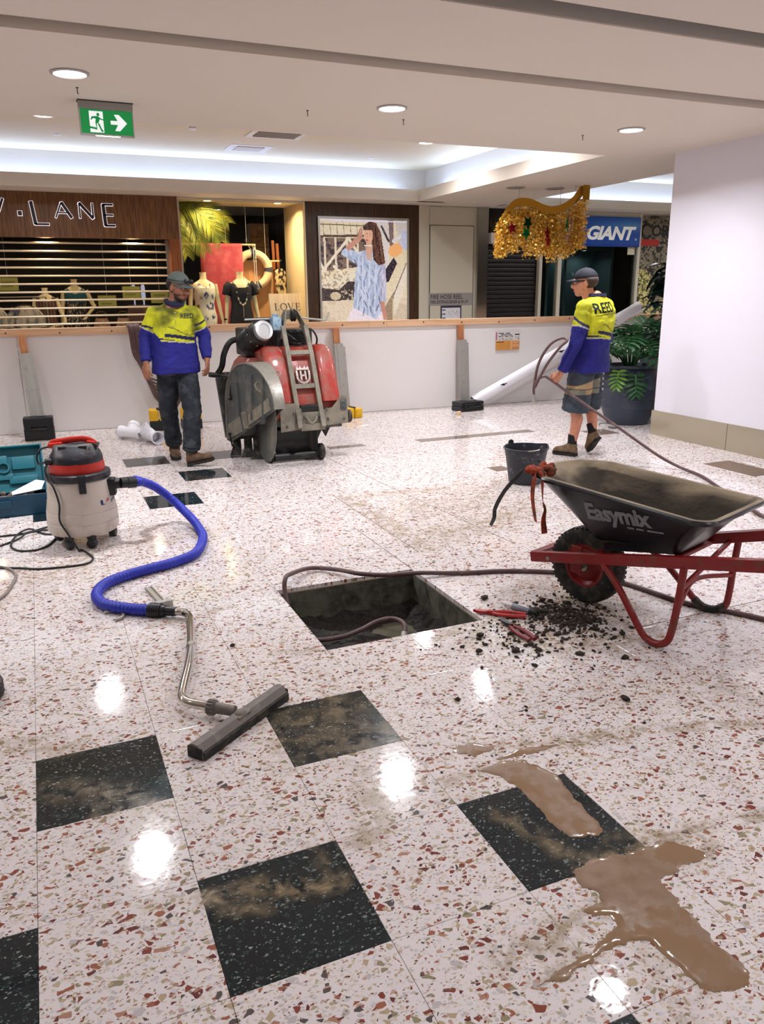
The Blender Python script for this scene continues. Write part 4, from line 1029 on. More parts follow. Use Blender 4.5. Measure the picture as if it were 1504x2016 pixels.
b = MB(); b.bx(-.28, .28, -.25, .25, -.004, 0); b.build('panel', bpy.data.materials['vent_white'], t); b = MB(); b.bx(-.18, .18, -.15, .15, -.012, -.004, .003); b.build('centre', mat('hatch_shade', (200, 188, 168), .6), t)
for (x, y, lab) in ((6.05, 9.5, 'flush grey ceiling speaker left above the gold tinsel'), (6.62, 9.42, 'flush dark ceiling speaker right above the gold tinsel')):
    t = empty('ceiling_speaker', (x, y, ZC), 0, lab, 'speaker', 'ceiling speakers above the tinsel'); b = MB(); b.lathe([(.13, 0), (.13, -.006), (.11, -.008)], 24, cap1=False); b.build('rim', M['ring'], t); b = MB(); b.lathe([(.11, -.004), (.001, -.007)], 24); b.build('grille', mat('speaker_grille', (150, 138, 128), .7), t)

# ------------------------------------------------------------------ gold tinsel decoration
td = empty('tinsel_decoration', (6.35, 9.35, 2.4), 0, 'gold wave board with a curtain of gold tinsel stars hung from the ceiling', 'decoration')
gold = mat('gold_foil', (250, 206, 92), .32, .6); goldb = mat('gold_board', (184, 132, 36), .35, .75)
# (x, y, z) of the wave's lower edge, relative to the empty
WV = catmull([(x-6.35, y-9.35, z-2.4) for x, y, z in ((5.875, 9.6, 2.328), (5.91, 9.57, 2.455), (5.989, 9.53, 2.561), (6.105, 9.48, 2.617), (6.25, 9.42, 2.603), (6.39, 9.35, 2.537), (6.494, 9.3, 2.51), (6.612, 9.24, 2.533), (6.703, 9.18, 2.594), (6.76, 9.12, 2.659), (6.783, 9.05, 2.733))], 5)
b = MB(); R = []
for i, P in enumerate(WV):
    h = .03+.07*min(1, i/12)
    if i > len(WV)-8: h = .11
    a = WV[min(i+1, len(WV)-1)]-WV[max(i-1, 0)]; s_ = Vector((a.y, -a.x, 0)).normalized()*.03
    R.append([P+s_*-1, P+s_, P+s_+Vector((0, 0, h)), P-s_+Vector((0, 0, h))])
b.rings(R); b.build('wave_board', goldb, td)
b = MB(); e = WV[-1]; b.bx(e.x-.005, e.x+.085, e.y-.06, e.y-.03, e.z-.06, e.z+.125); b.build('end_board', goldb, td)
for (x, y, z, zz) in ((-.25, .13, .31, .45), (.24, -.11, .22, .45), (.38, -.24, .38, .45)):
    b = MB(); b.cyl((x, y, z), (x, y, zz), .003, n=6); b.lathe([(.014, -.004), (.014, 0)], 10, TR(x, y, .45)); b.build('hanging_wire', M['steel_dull'], td)
def star5(r, ri=None):
    ri = ri or r*.42
    return [((r if k % 2 == 0 else ri)*math.sin(PI*k/5), (r if k % 2 == 0 else ri)*math.cos(PI*k/5)) for k in range(10)]
b = MB(); rn = random.Random(4)
mats_ = [gold, mat('pale_gold_foil', (255, 232, 150), .1, .9), mat('amber_foil', (224, 164, 54), .35, .6)]
for k in range(12500):
    u = rn.random()*(len(WV)-1); i = int(u); P = WV[i].lerp(WV[min(i+1, len(WV)-1)], u-i)
    xr = (P.x+.475)/.91
    drop = (.50 if xr < .2 else .44 if xr < .36 else .53 if xr < .62 else .56 if xr < .88 else .50)
    drop += .05*math.sin(xr*37)+.03*math.sin(xr*91)
    q = P+Vector((rn.uniform(-.05, .05)+(.05 if xr > .9 else 0), rn.uniform(-.07, .07), 0)); q.z -= rn.random()**.9*(drop + (P.z-.13)*.9)
    r = rn.uniform(.010, .019) if rn.random() > .06 else .03
    m = Matrix.Translation(q) @ Quaternion((rn.gauss(0, 1), rn.gauss(0, 1), rn.gauss(0, 1), rn.gauss(0, 1))).normalized().to_matrix().to_4x4()
    pts = star5(r) if r > .014 else [(-r, -r*.3), (r, -r*.3), (r*.8, r*.3), (-r*.8, r*.3)]
    f = b.bm.faces.new([b.bm.verts.new(m @ Vector((x, y, 0))) for x, y in pts]); f.material_index = rn.choice((0, 0, 1, 2))
tn = MB(); tn.bm.free(); tn.bm = b.bm
me = bpy.data.meshes.new('tinsel'); b.bm.to_mesh(me); b.bm.free()
for m_ in mats_: me.materials.append(m_)
o = bpy.data.objects.new('tinsel', me); COL.objects.link(o); o.parent = td; o['kind'] = 'stuff'
rst = mat('red_foil_star', (150, 18, 40), .25, .8); gst = mat('green_foil_star', (10, 130, 66), .25, .7); dgs = mat('dark_green_star', (8, 70, 44), .3, .7)
for (x, y, z, r, m_, lab) in ((-.363, .10, -.06, .065, rst, 'small red foil star at the left'), (-.185, .0, .0, .08, dgs, 'dark green foil star, upper of the pair'), (-.215, -.01, -.13, .07, gst, 'green foil star, lower of the pair'), (.025, -.15, -.14, .07, rst, 'red foil star, upper of the middle pair'), (.03, -.16, -.235, .065, rst, 'red foil star, lower of the middle pair'), (.25, -.26, -.035, .08, gst, 'bright green foil star at the right')):
    b = MB(); b.prism(star5(r*1.3), .008, TR(x, y, z) @ RZ(D(25+x*60)) @ XZ @ RZ(x*3)); o = b.build('star', m_, td); o['label'] = lab

# ------------------------------------------------------------------ wet vacuum cleaner
vc = empty('vacuum_cleaner', (.145, 5.22, 0), D(-12), 'beige wet vacuum cleaner with red and black lid on castors', 'vacuum')
beige = mat('beige_plastic', (205, 194, 182), .42, dirt=((168, 152, 134), .2, 5))
navy = mat('navy_black_plastic', (34, 34, 42), .4, dirt=((110, 104, 98), .25, 9))
vred = mat('red_plastic', (202, 44, 30), .4)
b = MB(); b.lathe([(.05, .082), (.205, .085), (.216, .10), (.219, .155), (.215, .158), (.217, .162), (.214, .225), (.21, .228), (.212, .232), (.2, .30), (.196, .31), (.198, .32), (.186, .42), (.178, .436)], 48); b.build('tank', beige, vc)
b = MB(); b.lathe([(.17, .42), (.194, .425), (.198, .44), (.196, .465), (.182, .472), (.16, .474)], 48); b.build('rim', navy, vc)
b = MB(); b.lathe([(.165, .47), (.168, .475), (.163, .53), (.155, .534)], 48); b.build('red_band', vred, vc)
def sq(rx, ry, z, e=.55, n=40, dx=0): return [(dx+rx*math.copysign(abs(math.cos(2*PI*k/n))**e, math.cos(2*PI*k/n)), ry*math.copysign(abs(math.sin(2*PI*k/n))**e, math.sin(2*PI*k/n)), z) for k in range(n)]
b = MB(); b.rings([sq(.16, .16, .53, 1), sq(.158, .155, .56, .9), sq(.148, .14, .585, .8), sq(.135, .12, .60, .7), sq(.125, .09, .635, .6), sq(.118, .075, .645, .6)]); b.build('motor_housing', navy, vc)
b = MB()
for s_ in (-1, 1): b.box((s_*.06, 0, .63), (.05, .19, .02), None, .005)
b.box((.11, 0, .60), (.04, .1, .09), R3(y=D(25)), .006); b.build('vent_panel', M['black'], vc)
b = MB(); b.tube(catmull([(-.14, 0, .62), (-.13, 0, .652), (-.08, 0, .66), (.0, 0, .668), (.06, 0, .668), (.10, 0, .655), (.125, 0, .63)], 5), .013, 10, sy=1.5); b.box((-.11, 0, .64), (.085, .085, .03), R3(y=D(-4)), .01); b.box((.1, 0, .645), (.05, .07, .024), R3(y=D(12)), .008); b.build('carry_handle', vred, vc)
for a in (-75, 105):
    b = MB(); b.box((0, -.205, .415), (.042, .02, .11), None, .005); b.box((0, -.196, .46), (.048, .03, .03), None, .005); b.bm.transform(RZ(D(a+90))); b.build('latch', M['black'], vc)
for a in (-68, -112, 25, 160):
    b = MB(); r_ = .18; cx, cy = r_*math.cos(D(a)), r_*math.sin(D(a)); b.lathe([(.03, .07), (.03, .095)], 14, TR(cx, cy, 0)); b.box((cx, cy, .062), (.03, .05, .04), R3(z=D(a)), .005); c = b.build('castor', M['black'], vc)
    b = MB(); d_ = Vector((math.cos(D(a-35)), math.sin(D(a-35)), 0)); q = Vector((cx, cy, .031))
    b.lathe([(.012, -.022), (.029, -.02), (.031, -.008), (.031, .008), (.029, .02), (.012, .022)], 20, Matrix.Translation(q) @ d_.to_track_quat('Z', 'Y').to_matrix().to_4x4()); b.build('wheel', mat('castor_wheel', (52, 52, 56), .5), c)
b = MB(); iv = Vector((.205, -.02, .36)); b.box((.2, -.02, .36), (.05, .085, .11), None, .012); b.cyl((.2, -.02, .37), (.255, -.025, .375), .033, .031); b.build('inlet', M['black'], vc)
# maker's mark: a two coloured K emblem and lettering curved with the tank
kb = MB(); 
def on_tank(u, z, r=.2005): a = D(-46)+u*1.5/.2; z = .262+(z-.265)*1.5; rr = .2187-.095*(z-.10)*.98; return Vector((rr*math.cos(a), rr*math.sin(a), z))
def strip(mb, P, th=.0016):
    lo = [mb.bm.verts.new(on_tank(u, z)*1) for u, z in P]; f = mb.bm.faces.new(lo)
    for v in lo: n_ = Vector((v.co.x, v.co.y, 0)).normalized(); v.co += n_*.0025
for P in ([(0, .24), (.012, .24), (.012, .29), (0, .29)], [(.014, .262), (.03, .262), (.022, .272), (.014, .272)]): strip(kb, P)
kb.build('emblem', mat('emblem_blue', (30, 36, 110), .4), vc)
kb = MB()
for P in ([(.013, .265), (.038, .29), (.05, .29), (.028, .265)], [(.013, .265), (.028, .265), (.05, .24), (.038, .24)]): strip(kb, P)
kb.build('emblem', mat('emblem_red', (190, 40, 60), .4), vc)
kb = MB()
def seg(u0, z0, u1, z1, w_=.0035):
    a = Vector((u0, z0)); c = Vector((u1, z1)); d = (c-a).normalized(); n_ = Vector((-d.y, d.x))*w_; strip(kb, [tuple(a+n_), tuple(c+n_), tuple(c-n_), tuple(a-n_)])
for u in (.066,): seg(u, .248, u, .283); seg(u, .264, u+.02, .283); seg(u+.003, .266, u+.02, .248)
for u in (.098,): seg(u, .248, u, .283); seg(u, .281, u+.016, .281); seg(u, .266, u+.014, .266); seg(u, .25, u+.016, .25)
for u in (.124,): seg(u, .248, u, .283); seg(u, .281, u+.014, .277); seg(u+.014, .277, u, .266); seg(u+.004, .266, u+.016, .248)
kb.build('lettering', mat('logo_ink', (40, 44, 96), .4), vc)
# mains lead: loop at the lid then down the front of the tank
def W2L(o, p):  # world point into the thing's own space
    m = Matrix.Translation(o.location) @ o.rotation_euler.to_matrix().to_4x4(); return m.inverted() @ Vector(p)
cord = mat('black_cable', (26, 26, 30), .5)
b = MB()
b.tube(catmull([(-.14, -.03, .635), (-.19, -.06, .625), (-.215, -.07, .58), (-.205, -.08, .535), (-.17, -.1, .55), (-.155, -.085, .56)], 6), .006, 8)
b.lathe([(.012, -.02), (.022, -.015), (.022, .015), (.012, .03)], 14, TR(-.15, -.09, .55) @ RY(PI/2))
pw = [(-.15, -.10, .54), (-.165, -.125, .51), (-.15, -.145, .45), (-.118, -.172, .40), (-.095, -.19, .3), (-.10, -.205, .2), (-.06, -.222, .12), (-.03, -.23, .06), (.0, -.24, .008)]
b.tube(catmull(pw, 6), .006, 8)
gl = [W2L(vc, (x, y, .007)) for x, y in ((.11, 5.01), (.145, 4.90), (.16, 4.79), (.10, 4.715), (-.12, 4.735), (-.27, 4.82), (-.55, 4.95))]
b.tube(catmull([Vector(pw[-1])]+gl, 6), .006, 8); b.build('mains_lead', cord, vc)
b = MB(); b.tube(catmull([(-.02, 5.38, .007), (-.08, 5.2, .007), (-.16, 5.13, .007), (-.26, 5.17, .007), (-.30, 5.31, .008), (-.26, 5.5, .02), (-.19, 5.62, .014), (-.13, 5.53, .007), (-.08, 5.46, .007), (0, 5.44, .007)], 6), .0065, 8)
b.tube(catmull([(-.06, 5.66, .007), (-.19, 5.56, .009), (-.28, 5.54, .007), (-.6, 5.56, .007)], 5), .0065, 8); b.tube(catmull([(-.05, 5.57, .007), (-.2, 5.5, .02), (-.28, 5.4, .007), (-.6, 5.1, .007)], 5), .0065, 8)
tag(b.build('power_cable', cord), 'black power cable in loose loops on the floor behind the vacuum', 'cable')
b = MB(); b.tube(catmull([(-.55, 4.95, .008), (-.41, 4.92, .008), (-.31, 4.83, .008), (-.262, 4.68, .008), (-.28, 4.51, .008), (-.33, 4.33, .008), (-.5, 4.1, .008)], 6), .0085, 8)
tag(b.build('grey_cable', mat('grey_cable_sheath', (134, 120, 114), .5)), 'thin grey cable curving on the floor at the left edge', 'cable')
# blue suction hose with cuffs: one thing
hs = empty('suction_hose', (.41, 5.16, 0), 0, 'blue ribbed suction hose snaking from the vacuum to the wand', 'hose')
hb = mat('blue_hose', (32, 44, 172), .5)
s0 = vc.matrix_basis @ Vector((.31, -.028, .378))
HP = [s0, s0+Vector((.07, .03, -.008)), (.50, 5.30, .352), (.625, 5.40, .272), (.745, 5.41, .156), (.825, 5.24, .072), (.85, 5.08, .036), (.835, 4.86, .031), (.74, 4.58, .031), (.60, 4.46, .031), (.45, 4.40, .031), (.29, 4.33, .031), (.185, 4.24, .031), (.135, 4.10, .031), (.16, 3.95, .031), (.26, 3.84, .031), (.37, 3.765, .031)]
P = catmull(HP, 40); Q = [P[0]]; 
for v in P:
    if (v-Q[-1]).length > .0042: Q.append(v)
off = Vector(hs.location)
b = MB(); b.tube([v-off for v in Q], [.0295 if i % 3 else .0268 for i in range(len(Q))], 16); b.build('hose', hb, hs)
d0 = (Q[4]-Q[0]).normalized()
b = MB(); b.tube([Q[0]-off-d0*.055, Q[0]-off-d0*.015, Q[0]-off-d0*.01, Q[0]-off+d0*.04], [.033, .033, .037, .036], 18); b.build('cuff', M['black'], hs)
d1 = (Q[-1]-Q[-5]).normalized()
b = MB(); e = Q[-1]-off; b.tube([e-d1*.01, e+d1*.05, e+d1*.051, e+d1*.075, e+d1*.076, e+d1*.13], [.037, .036, .031, .029, .024, .023], 18)
for k in range(5): b.tube([e+d1*(.0+.012*k), e+d1*(.006+.012*k)], .0385, 16)
b.build('cuff', M['black'], hs)
wand0 = Q[-1]+d1*.10
wn = empty('floor_wand', (.5, 3.3, 0), 0, 'chrome bent vacuum wand ending in a wide grey floor head', 'wand')
off2 = Vector(wn.location)
WP = [wand0, wand0+d1*.05, (.515, 3.66, .031), (.525, 3.60, .033), (.515, 3.52, .036), (.47, 3.25, .045), (.425, 3.05, .05), (.37, 2.86, .048), (.355, 2.79, .046), (.37, 2.745, .044), (.42, 2.70, .042), (.455, 2.672, .040)]
cw = catmull(WP, 8); b = MB(); b.tube([v-off2 for v in cw], .0185, 18); b.build('tube', M['chrome'], wn)
b = MB(); b.tube([Vector((.47, 3.25, .045))-off2, Vector((.462, 3.22, .0455))-off2], .0198, 18); b.build('joint_ring', M['steel_dull'], wn)
gp = mat('grey_head_plastic', (112, 104, 98), .5, dirt=((150, 138, 126), .4, 16))
v0 = Vector((.435, 2.688, .041))-off2; v1 = Vector((.485, 2.645, .04))-off2; dv = (v1-v0).normalized()
b = MB(); b.tube([v0, v0+dv*.03], .027, 18)
for k in range(14):
    a = 2*PI*k/14; n_ = Vector((-dv.y, dv.x, 0)); b.box(v0+dv*.014+n_*.027*math.cos(a)+Vector((0, 0, .027*math.sin(a))), (.026, .006, .006), R3(z=math.atan2(dv.y, dv.x)))
b.tube([v0+dv*.03, v0+dv*.11], [.022, .02], 16); b.build('collar', gp, wn)
h0, h1 = Vector((.335, 2.425, 0))-off2, Vector((.725, 2.715, 0))-off2; hd_ = (h1-h0).normalized(); ha = math.atan2(hd_.y, hd_.x); hc = (h0+h1)/2; hl = (h1-h0).length
b = MB(); m_ = TR(hc.x, hc.y, 0) @ RZ(ha)
prof = [(-.035, .004), (.035, .004), (.036, .028), (.024, .05), (.008, .056), (-.012, .054), (-.032, .034)]
b.rings([[(x, y, z) for y, z in prof] for x in (-hl/2, hl/2)]); b.bm.transform(m_); b.build('floor_head', gp, wn)
b = MB(); b.bx(-hl/2+.005, hl/2-.005, -.041, -.035, .001, .03); b.bx(-hl/2+.005, hl/2-.005, .036, .041, .001, .024); b.bx(-hl/2-.003, -hl/2+.004, -.033, .033, .002, .045, .003); b.bx(hl/2-.004, hl/2+.003, -.033, .033, .002, .045, .003); b.bm.transform(m_); b.build('squeegee_blade', M['rubber'], wn)
b = MB(); b.ball((0, 0, .05), (.026, .022, .018)); b.box((0, .0, .045), (.07, .045, .02), None, .006); b.bm.transform(m_); b.build('swivel', gp, wn)
# flat groove bar and curved clip beside the cuff
t = empty('grooved_metal_bar', (.425, 3.99, 0), math.atan2(4.16-3.88, .385-.425)-PI/2, 'dull grey grooved metal bar lying beside the black hose cuff', 'bar')
b = MB(); b.prism([(-.019, 0), (.019, 0), (.019, .02), (.011, .02), (.009, .011), (-.009, .011), (-.011, .02), (-.019, .02)], .26, TR(0, .16, .0) @ RX(PI/2)); b.build('bar', M['steel_dull'], t)
b = MB(); b.bx(-.04, .045, -.135, -.10, .0, .03, .004); b.build('end_clamp', M['galv'], t)
b = MB(); b.tube(catmull([(.155, 3.885, .009), (.19, 3.895, .009), (.225, 3.87, .009), (.24, 3.825, .009), (.225, 3.785, .009), (.195, 3.77, .009)], 6), .0085, 10); tag(b.build('pipe_clip', M['galv']), 'curved grey metal clip on the floor beside the blue hose', 'clip')

# ------------------------------------------------------------------ teal tool case (open)
tc = empty('tool_case', (-.36, 6.04, 0), D(1), 'open teal plastic tool case lying behind the vacuum cleaner', 'tool case')
tealm = mat('teal_plastic', (22, 104, 118), .45); teald = mat('deep_blue_plastic', (14, 66, 92), .45)
def tray(mb, x0, x1, y0, y1, z0, z1, t_=.012):
    mb.bx(x0, x1, y0, y1, z0, z0+t_); mb.bx(x0, x1, y0, y0+t_, z0, z1, .003); mb.bx(x0, x1, y1-t_, y1, z0, z1, .003); mb.bx(x0, x0+t_, y0, y1, z0, z1, .003); mb.bx(x1-t_, x1, y0, y1, z0, z1, .003)
b = MB(); tray(b, -.3, .31, 0, .36, 0, .155); b.box((0, -.006, .1), (.12, .02, .05), None, .005); b.build('base', teald, tc)
b = MB(); tray(b, -.3, .31, -.18, .18, 0, .07)
for (x, y, w_, h_) in ((-.2, .06, .12, .12), (-.02, .08, .16, .07), (.17, .05, .16, .1), (-.06, -.05, .3, .05), (.16, -.08, .2, .06), (-.2, -.1, .1, .06)):
    b.box((x, y, .02), (w_, h_, .03), None, .008)
for (x, y, r_) in ((.03, .02, .045), (-.13, -.02, .03)): b.lathe([(r_, .012), (r_, .05), (r_*.7, .05), (r_*.7, .02)], 18, TR(x, y, 0))
b.bm.transform(TR(0, .40, .26) @ RX(D(66))); b.build('lid', tealm, tc)
b = MB(); b.bx(-.28, .29, .02, .34, .06, .09); b.build('insert', tealm, tc)
b = MB()
for k in range(26): b.ball((random.uniform(-.25, .26), random.uniform(.04, .3), .11+random.uniform(0, .02)), (random.uniform(.02, .05), random.uniform(.015, .03), .018), R3(z=random.random()*3), 8, 6)
o = b.build('loose_parts', mat('brown_grey_parts', (96, 78, 66), .7, dirt=((156, 146, 136), .5, 20)), tc); o['kind'] = 'stuff'
b = MB(); b.prism([(0, 0), (.2, .03), (.23, .11), (.17, .13), (0, .03)], .003, TR(.07, .1, .14) @ RX(D(35))); b.build('paper', mat('white_paper', (226, 228, 230), .6), tc)
b = MB(); b.cyl((-.3, .35, .155), (.31, .35, .155), .008, n=10); b.build('hinge', teald, tc)

# ------------------------------------------------------------------ black cases used as weights, yellow blocks
def case(name, x, y, rz, w_, d_, h_, label, open_latch=True):
    t = empty(name, (x, y, 0), rz, label, 'case')
    b = MB(); b.bx(-w_/2, w_/2, -d_/2, d_/2, 0, h_*.55, .012); b.build('base', M['black'], t)
    b = MB(); b.bx(-w_/2+.002, w_/2-.002, -d_/2+.002, d_/2-.002, h_*.56, h_, .014); b.box((0, 0, h_+.002), (w_*.55, d_*.5, .01), None, .004); b.build('lid', M['black'], t)
    for s_ in (-1, 1): b = MB(); b.box((s_*w_*.32, -d_/2-.006, h_*.55), (.05, .014, .06), None, .004); b.build('latch', M['black_m'], t)
    b = MB(); b.tube(catmull([(-.07, -d_/2, h_*.5), (-.065, -d_/2-.035, h_*.5), (.065, -d_/2-.035, h_*.5), (.07, -d_/2, h_*.5)], 4), .009, 8); b.build('handle', M['black_m'], t)
    b = MB(); b.box((w_*.1, 0, h_+.0085), (w_*.25, d_*.3, .001)); b.build('label_plate', mat(name+'_plate', (104, 108, 104), .5), t)
    return t
case('tool_box', -.08, 9.40, D(-3), .31, .16, .255, 'black upright tool case at the foot of the left steel prop')
case('drill_case', 5.20, 9.16, D(8), .38, .22, .125, 'flat black tool case at the foot of the steel prop below the notice')
ym = mat('yellow_plastic', (226, 176, 26), .4); 
def battery(x, y, rz, label, black_base=True):
    t = empty('power_pack', (x, y, 0), rz, label, 'battery pack', 'yellow and black packs by the hoarding')
    z = 0
    if black_base: b = MB(); b.bx(-.11, .11, -.08, .08, .0, .115, .01); b.build('base', M['black'], t); z = .115
    b = MB(); b.bx(-.11, -.005, -.085, .085, z, z+.13, .014); b.bx(.005, .11, -.085, .085, z, z+.12, .014)
    for s_ in (-1, 1): b.box((s_*.058, -.088, z+.07), (.07, .008, .06), None, .004)
    b.build('body', ym, t)
    b = MB(); b.box((0, 0, z+.13), (.05, .12, .02), None, .005); b.build('clip', M['black'], t)
battery(1.58, 9.38, D(5), 'yellow and black pack by the hoarding just right of the walking man')
battery(1.22, 9.45, D(-8), 'yellow and black pack by the hoarding behind the walking man')
battery(3.585, 9.28, D(4), 'yellow pack at the hoarding just right of the red saw', False)

# ------------------------------------------------------------------ pipes
pv = mat('white_pvc', (236, 234, 240), .28)
pe = empty('pvc_pipe', (5.40, 9.36, .078), 0, 'long white PVC pipe leaning on the hoarding behind the man', 'pipe')
a = Vector((0, 0, 0)); c = Vector((2.64, -.12, 1.215)); d = (c-a).normalized()
b = MB(); n = 28; q = d.to_track_quat('Z', 'Y').to_matrix().to_4x4(); L_ = (c-a).length
b.lathe([(.07, 0), (.076, 0), (.076, L_-.12), (.08, L_-.11), (.08, L_), (.073, L_), (.07, L_-.1), (.07, 0)], n, q, False, False); b.build('tube', pv, pe)
for f in (.16, .50, .82):
    p_ = a+d*L_*f; b = MB(); b.prism([(-.055, 0), (.0, .012), (.02, .004), (.045, .012), (.06, .0), (.03, -.006), (.01, -.022), (-.02, -.01)], .002, TR(*(p_+Vector((-.01, -.0765, .03)))) @ XZ @ RZ(D(8))); b.build('printed_mark', M['black'], pe)
def fitting(x, y, rz, label, seed):
    t = empty('pipe_fitting', (x, y, .075), rz, label, 'pipe fitting', 'white pipe fittings by the hoarding')
    def pipe(mb, p0, p1, r=.06): 
        p0, p1 = Vector(p0), Vector(p1); dd = (p1-p0); L2 = dd.length; m = Matrix.Translation(p0) @ dd.to_track_quat('Z', 'Y').to_matrix().to_4x4()
        mb.lathe([(r-.007, 0), (r, 0), (r, L2-.055), (r+.007, L2-.05), (r+.009, L2-.02), (r+.012, L2-.015), (r+.012, L2), (r+.002, L2), (r-.004, L2-.05), (r-.007, 0)], 26, m, False, False)
    b = MB(); pipe(b, (0, 0, 0), (.0, -.17, 0)); pipe(b, (0, 0, 0), (0, .15, 0)); pipe(b, (0, 0, 0), (-.10, .02, .10) if seed else (.13, .08, .05)); b.ball((0, 0, 0), .061); b.build('tee_body', pv, t)
    b = MB(); b.lathe([(.058, -.166), (.062, -.166), (.06, -.16)], 26, RX(-PI/2) @ RX(PI), False, False); b.build('rubber_ring', M['rubber'], t)
fitting(1.03, 8.62, D(12), 'front white pipe tee facing the camera beside the walking man', 1)
fitting(.84, 8.93, D(38), 'rear left white pipe tee lying by the hoarding', 0)
b = MB(); b.tube(catmull([(1.28, 8.95, .004), (1.3, 8.9, .004), (1.36, 8.86, .004), (1.42, 8.9, .004)], 5), .004, 6); tag(b.build('wire_offcut', M['steel_dull']), 'short bent wire on the floor behind the walking man', 'wire')

# ------------------------------------------------------------------ bucket
bk = empty('bucket', (3.60, 5.36, 0), D(10), 'black plastic builder bucket with white splashes behind the wheelbarrow', 'bucket')
bm_ = mat('splashed_black_plastic', (30, 34, 44), .5, dirt=((120, 124, 128), .18, 24))
b = MB(); n = 40; R = []
for (r, z) in ((.125, .002), (.135, .01), (.15, .12), (.165, .22), (.178, .285), (.186, .288), (.187, .298), (.176, .299), (.164, .22), (.134, .02), (.001, .016)):
    ring = []
    for k in range(n):
        a_ = 2*PI*k/n; sp = max(0, math.cos(a_+.12))**30*.03*max(0, (z-.15)/.15); ring.append(((r+sp)*math.cos(a_), (r+sp)*math.sin(a_), z+sp*.25))
    R.append(ring)
b.rings(R, True, False); b.build('body', bm_, bk)
for s_ in (-1, 1):
    b = MB(); b.lathe([(.012, -.006), (.028, -.006), (.028, .006), (.012, .006)], 16, TR(0, s_*.185, .305) @ RX(PI/2)); b.build('handle_lug', bm_, bk)
b = MB(); b.tube(catmull([(0, -.185, .31), (-.07, -.175, .30), (-.14, -.11, .292), (-.165, 0, .29), (-.14, .11, .292), (-.07, .175, .30), (0, .185, .31)], 5), .004, 8); b.build('wire_handle', M['steel_dull'], bk)

# ------------------------------------------------------------------ small things on the floor
for (x, y, rz, lab) in ((3.96, 5.97, .3, 'small pale wood block on the floor behind the wheelbarrow'), (4.90, 8.86, .9, 'small pale wood offcut on the floor in front of the flat black case')):
    b = MB(); b.box((0, 0, .021), (.085, .045, .04), None, .004); o = b.build('wood_block', mat('pale_block', (222, 186, 140), .6)); o.location = (x, y, 0); o.rotation_euler = (0, 0, rz); tag(o, lab, 'block', 'wood offcuts on the floor')
def pliers(x, y, rz, label, jaw, grip, name):
    t = empty(name, (x, y, .012), rz, label, 'pliers')
    b = MB()
    b.prism([(-.005, .0), (.02, .012), (.045, .016), (.07, .01), (.085, -.002), (.075, -.008), (.065, .002), (.045, .002), (.02, -.008)], .012, TR(0, 0, -.004))
    b.prism([(-.005, .0), (.02, -.014), (.05, -.018), (.07, -.01), (.06, -.004), (.03, -.002)], .012, TR(0, 0, -.009)); b.lathe([(.012, -.011), (.012, .011), (.004, .013)], 14); b.build('jaws', jaw, t)
    for s_ in (-1, 1):
        b = MB(); b.tube(catmull([(-.005, s_*.006, 0), (-.05, s_*.02, 0), (-.11, s_*.022, 0), (-.175, s_*.014, 0)], 5), [.008, .008, .009, .009, .01]+[.011]*11, 10, sy=.8); b.build('grip', grip, t)
rg = mat('red_grip', (176, 24, 26), .4)
pliers(1.897, 3.08, D(142), 'red handled pliers lying at the right corner of the hole', rg, rg, 'red_pliers')
pliers(1.903, 2.905, D(92), 'dark steel pliers with red grips beside the scattered soil', mat('dark_tool_steel', (58, 60, 64), .4, .7), mat('dark_red_grip', (128, 20, 28), .45), 'steel_pliers')
t = empty('sealant_tube', (2.045, 3.06, .018), math.atan2(2.965-3.15, 2.085-2.005), 'grey sealant tube with a clear nozzle lying on the floor in soil', 'tube')
b = MB(); b.lathe([(.001, -.03), (.016, -.03), (.017, -.028), (.017, .095), (.012, .11), (.001, .112)], 18, RY(PI/2)); b.build('body', mat('tube_grey', (122, 126, 138), .35), t)
b = MB(); b.lathe([(.012, -.032), (.010, -.06), (.006, -.10), (.004, -.102)], 14, RY(PI/2)); b.build('nozzle', mat('clear_nozzle', (214, 208, 206), .3), t)
b = MB(); b.lathe([(.0178, .07), (.0178, .10), (.012, .114)], 18, RY(PI/2), False, True); b.build('cap', M['black'], t)
b = MB(); b.box((.03, 0, .0172), (.06, .012, .001)); b.build('print_line', M['paper'], t)
# soil crumbs
soilm = mat('dark_soil', (48, 38, 30), .9, bump=(90, .5))
def clod(mb, x, y, r, rn):
    q = bmesh.ops.create_icosphere(mb.bm, subdivisions=1, radius=r, matrix=TR(x, y, r*.45) @ RZ(rn.random()*6) @ Matrix.Diagonal((rn.uniform(.8, 1.6), rn.uniform(.7, 1.1), rn.uniform(.45, .75), 1)))
    for v in q['verts']: v.co += Vector((rn.uniform(-1, 1), rn.uniform(-1, 1), rn.uniform(-.5, .5)))*r*.25; v.co.z = max(v.co.z, .0003)
b = MB(); rn = random.Random(11)
for k in range(1150):
    w_ = rn.random()
    if w_ < .62: x, y = rn.gauss(2.235, .085), rn.gauss(2.90, .11)
    elif w_ < .85: x, y = rn.gauss(2.1, .15), rn.gauss(2.84, .15)
    else: x, y = rn.gauss(1.85, .16), rn.gauss(2.82, .12)
    if HX0-.03 < x < HX1+.03 and y > HY0-.03: continue
    clod(b, x, y, min(.02, .003+rn.expovariate(1/.0032)), rn)
for k in range(90): clod(b, rn.uniform(.3, 2.6), rn.uniform(1.9, 3.0), .002+rn.expovariate(1/.0013), rn)
o = b.build('soil_crumbs', soilm); tag(o, 'dark soil crumbs scattered on the floor between pliers and barrow wheel', 'soil', kind='stuff')
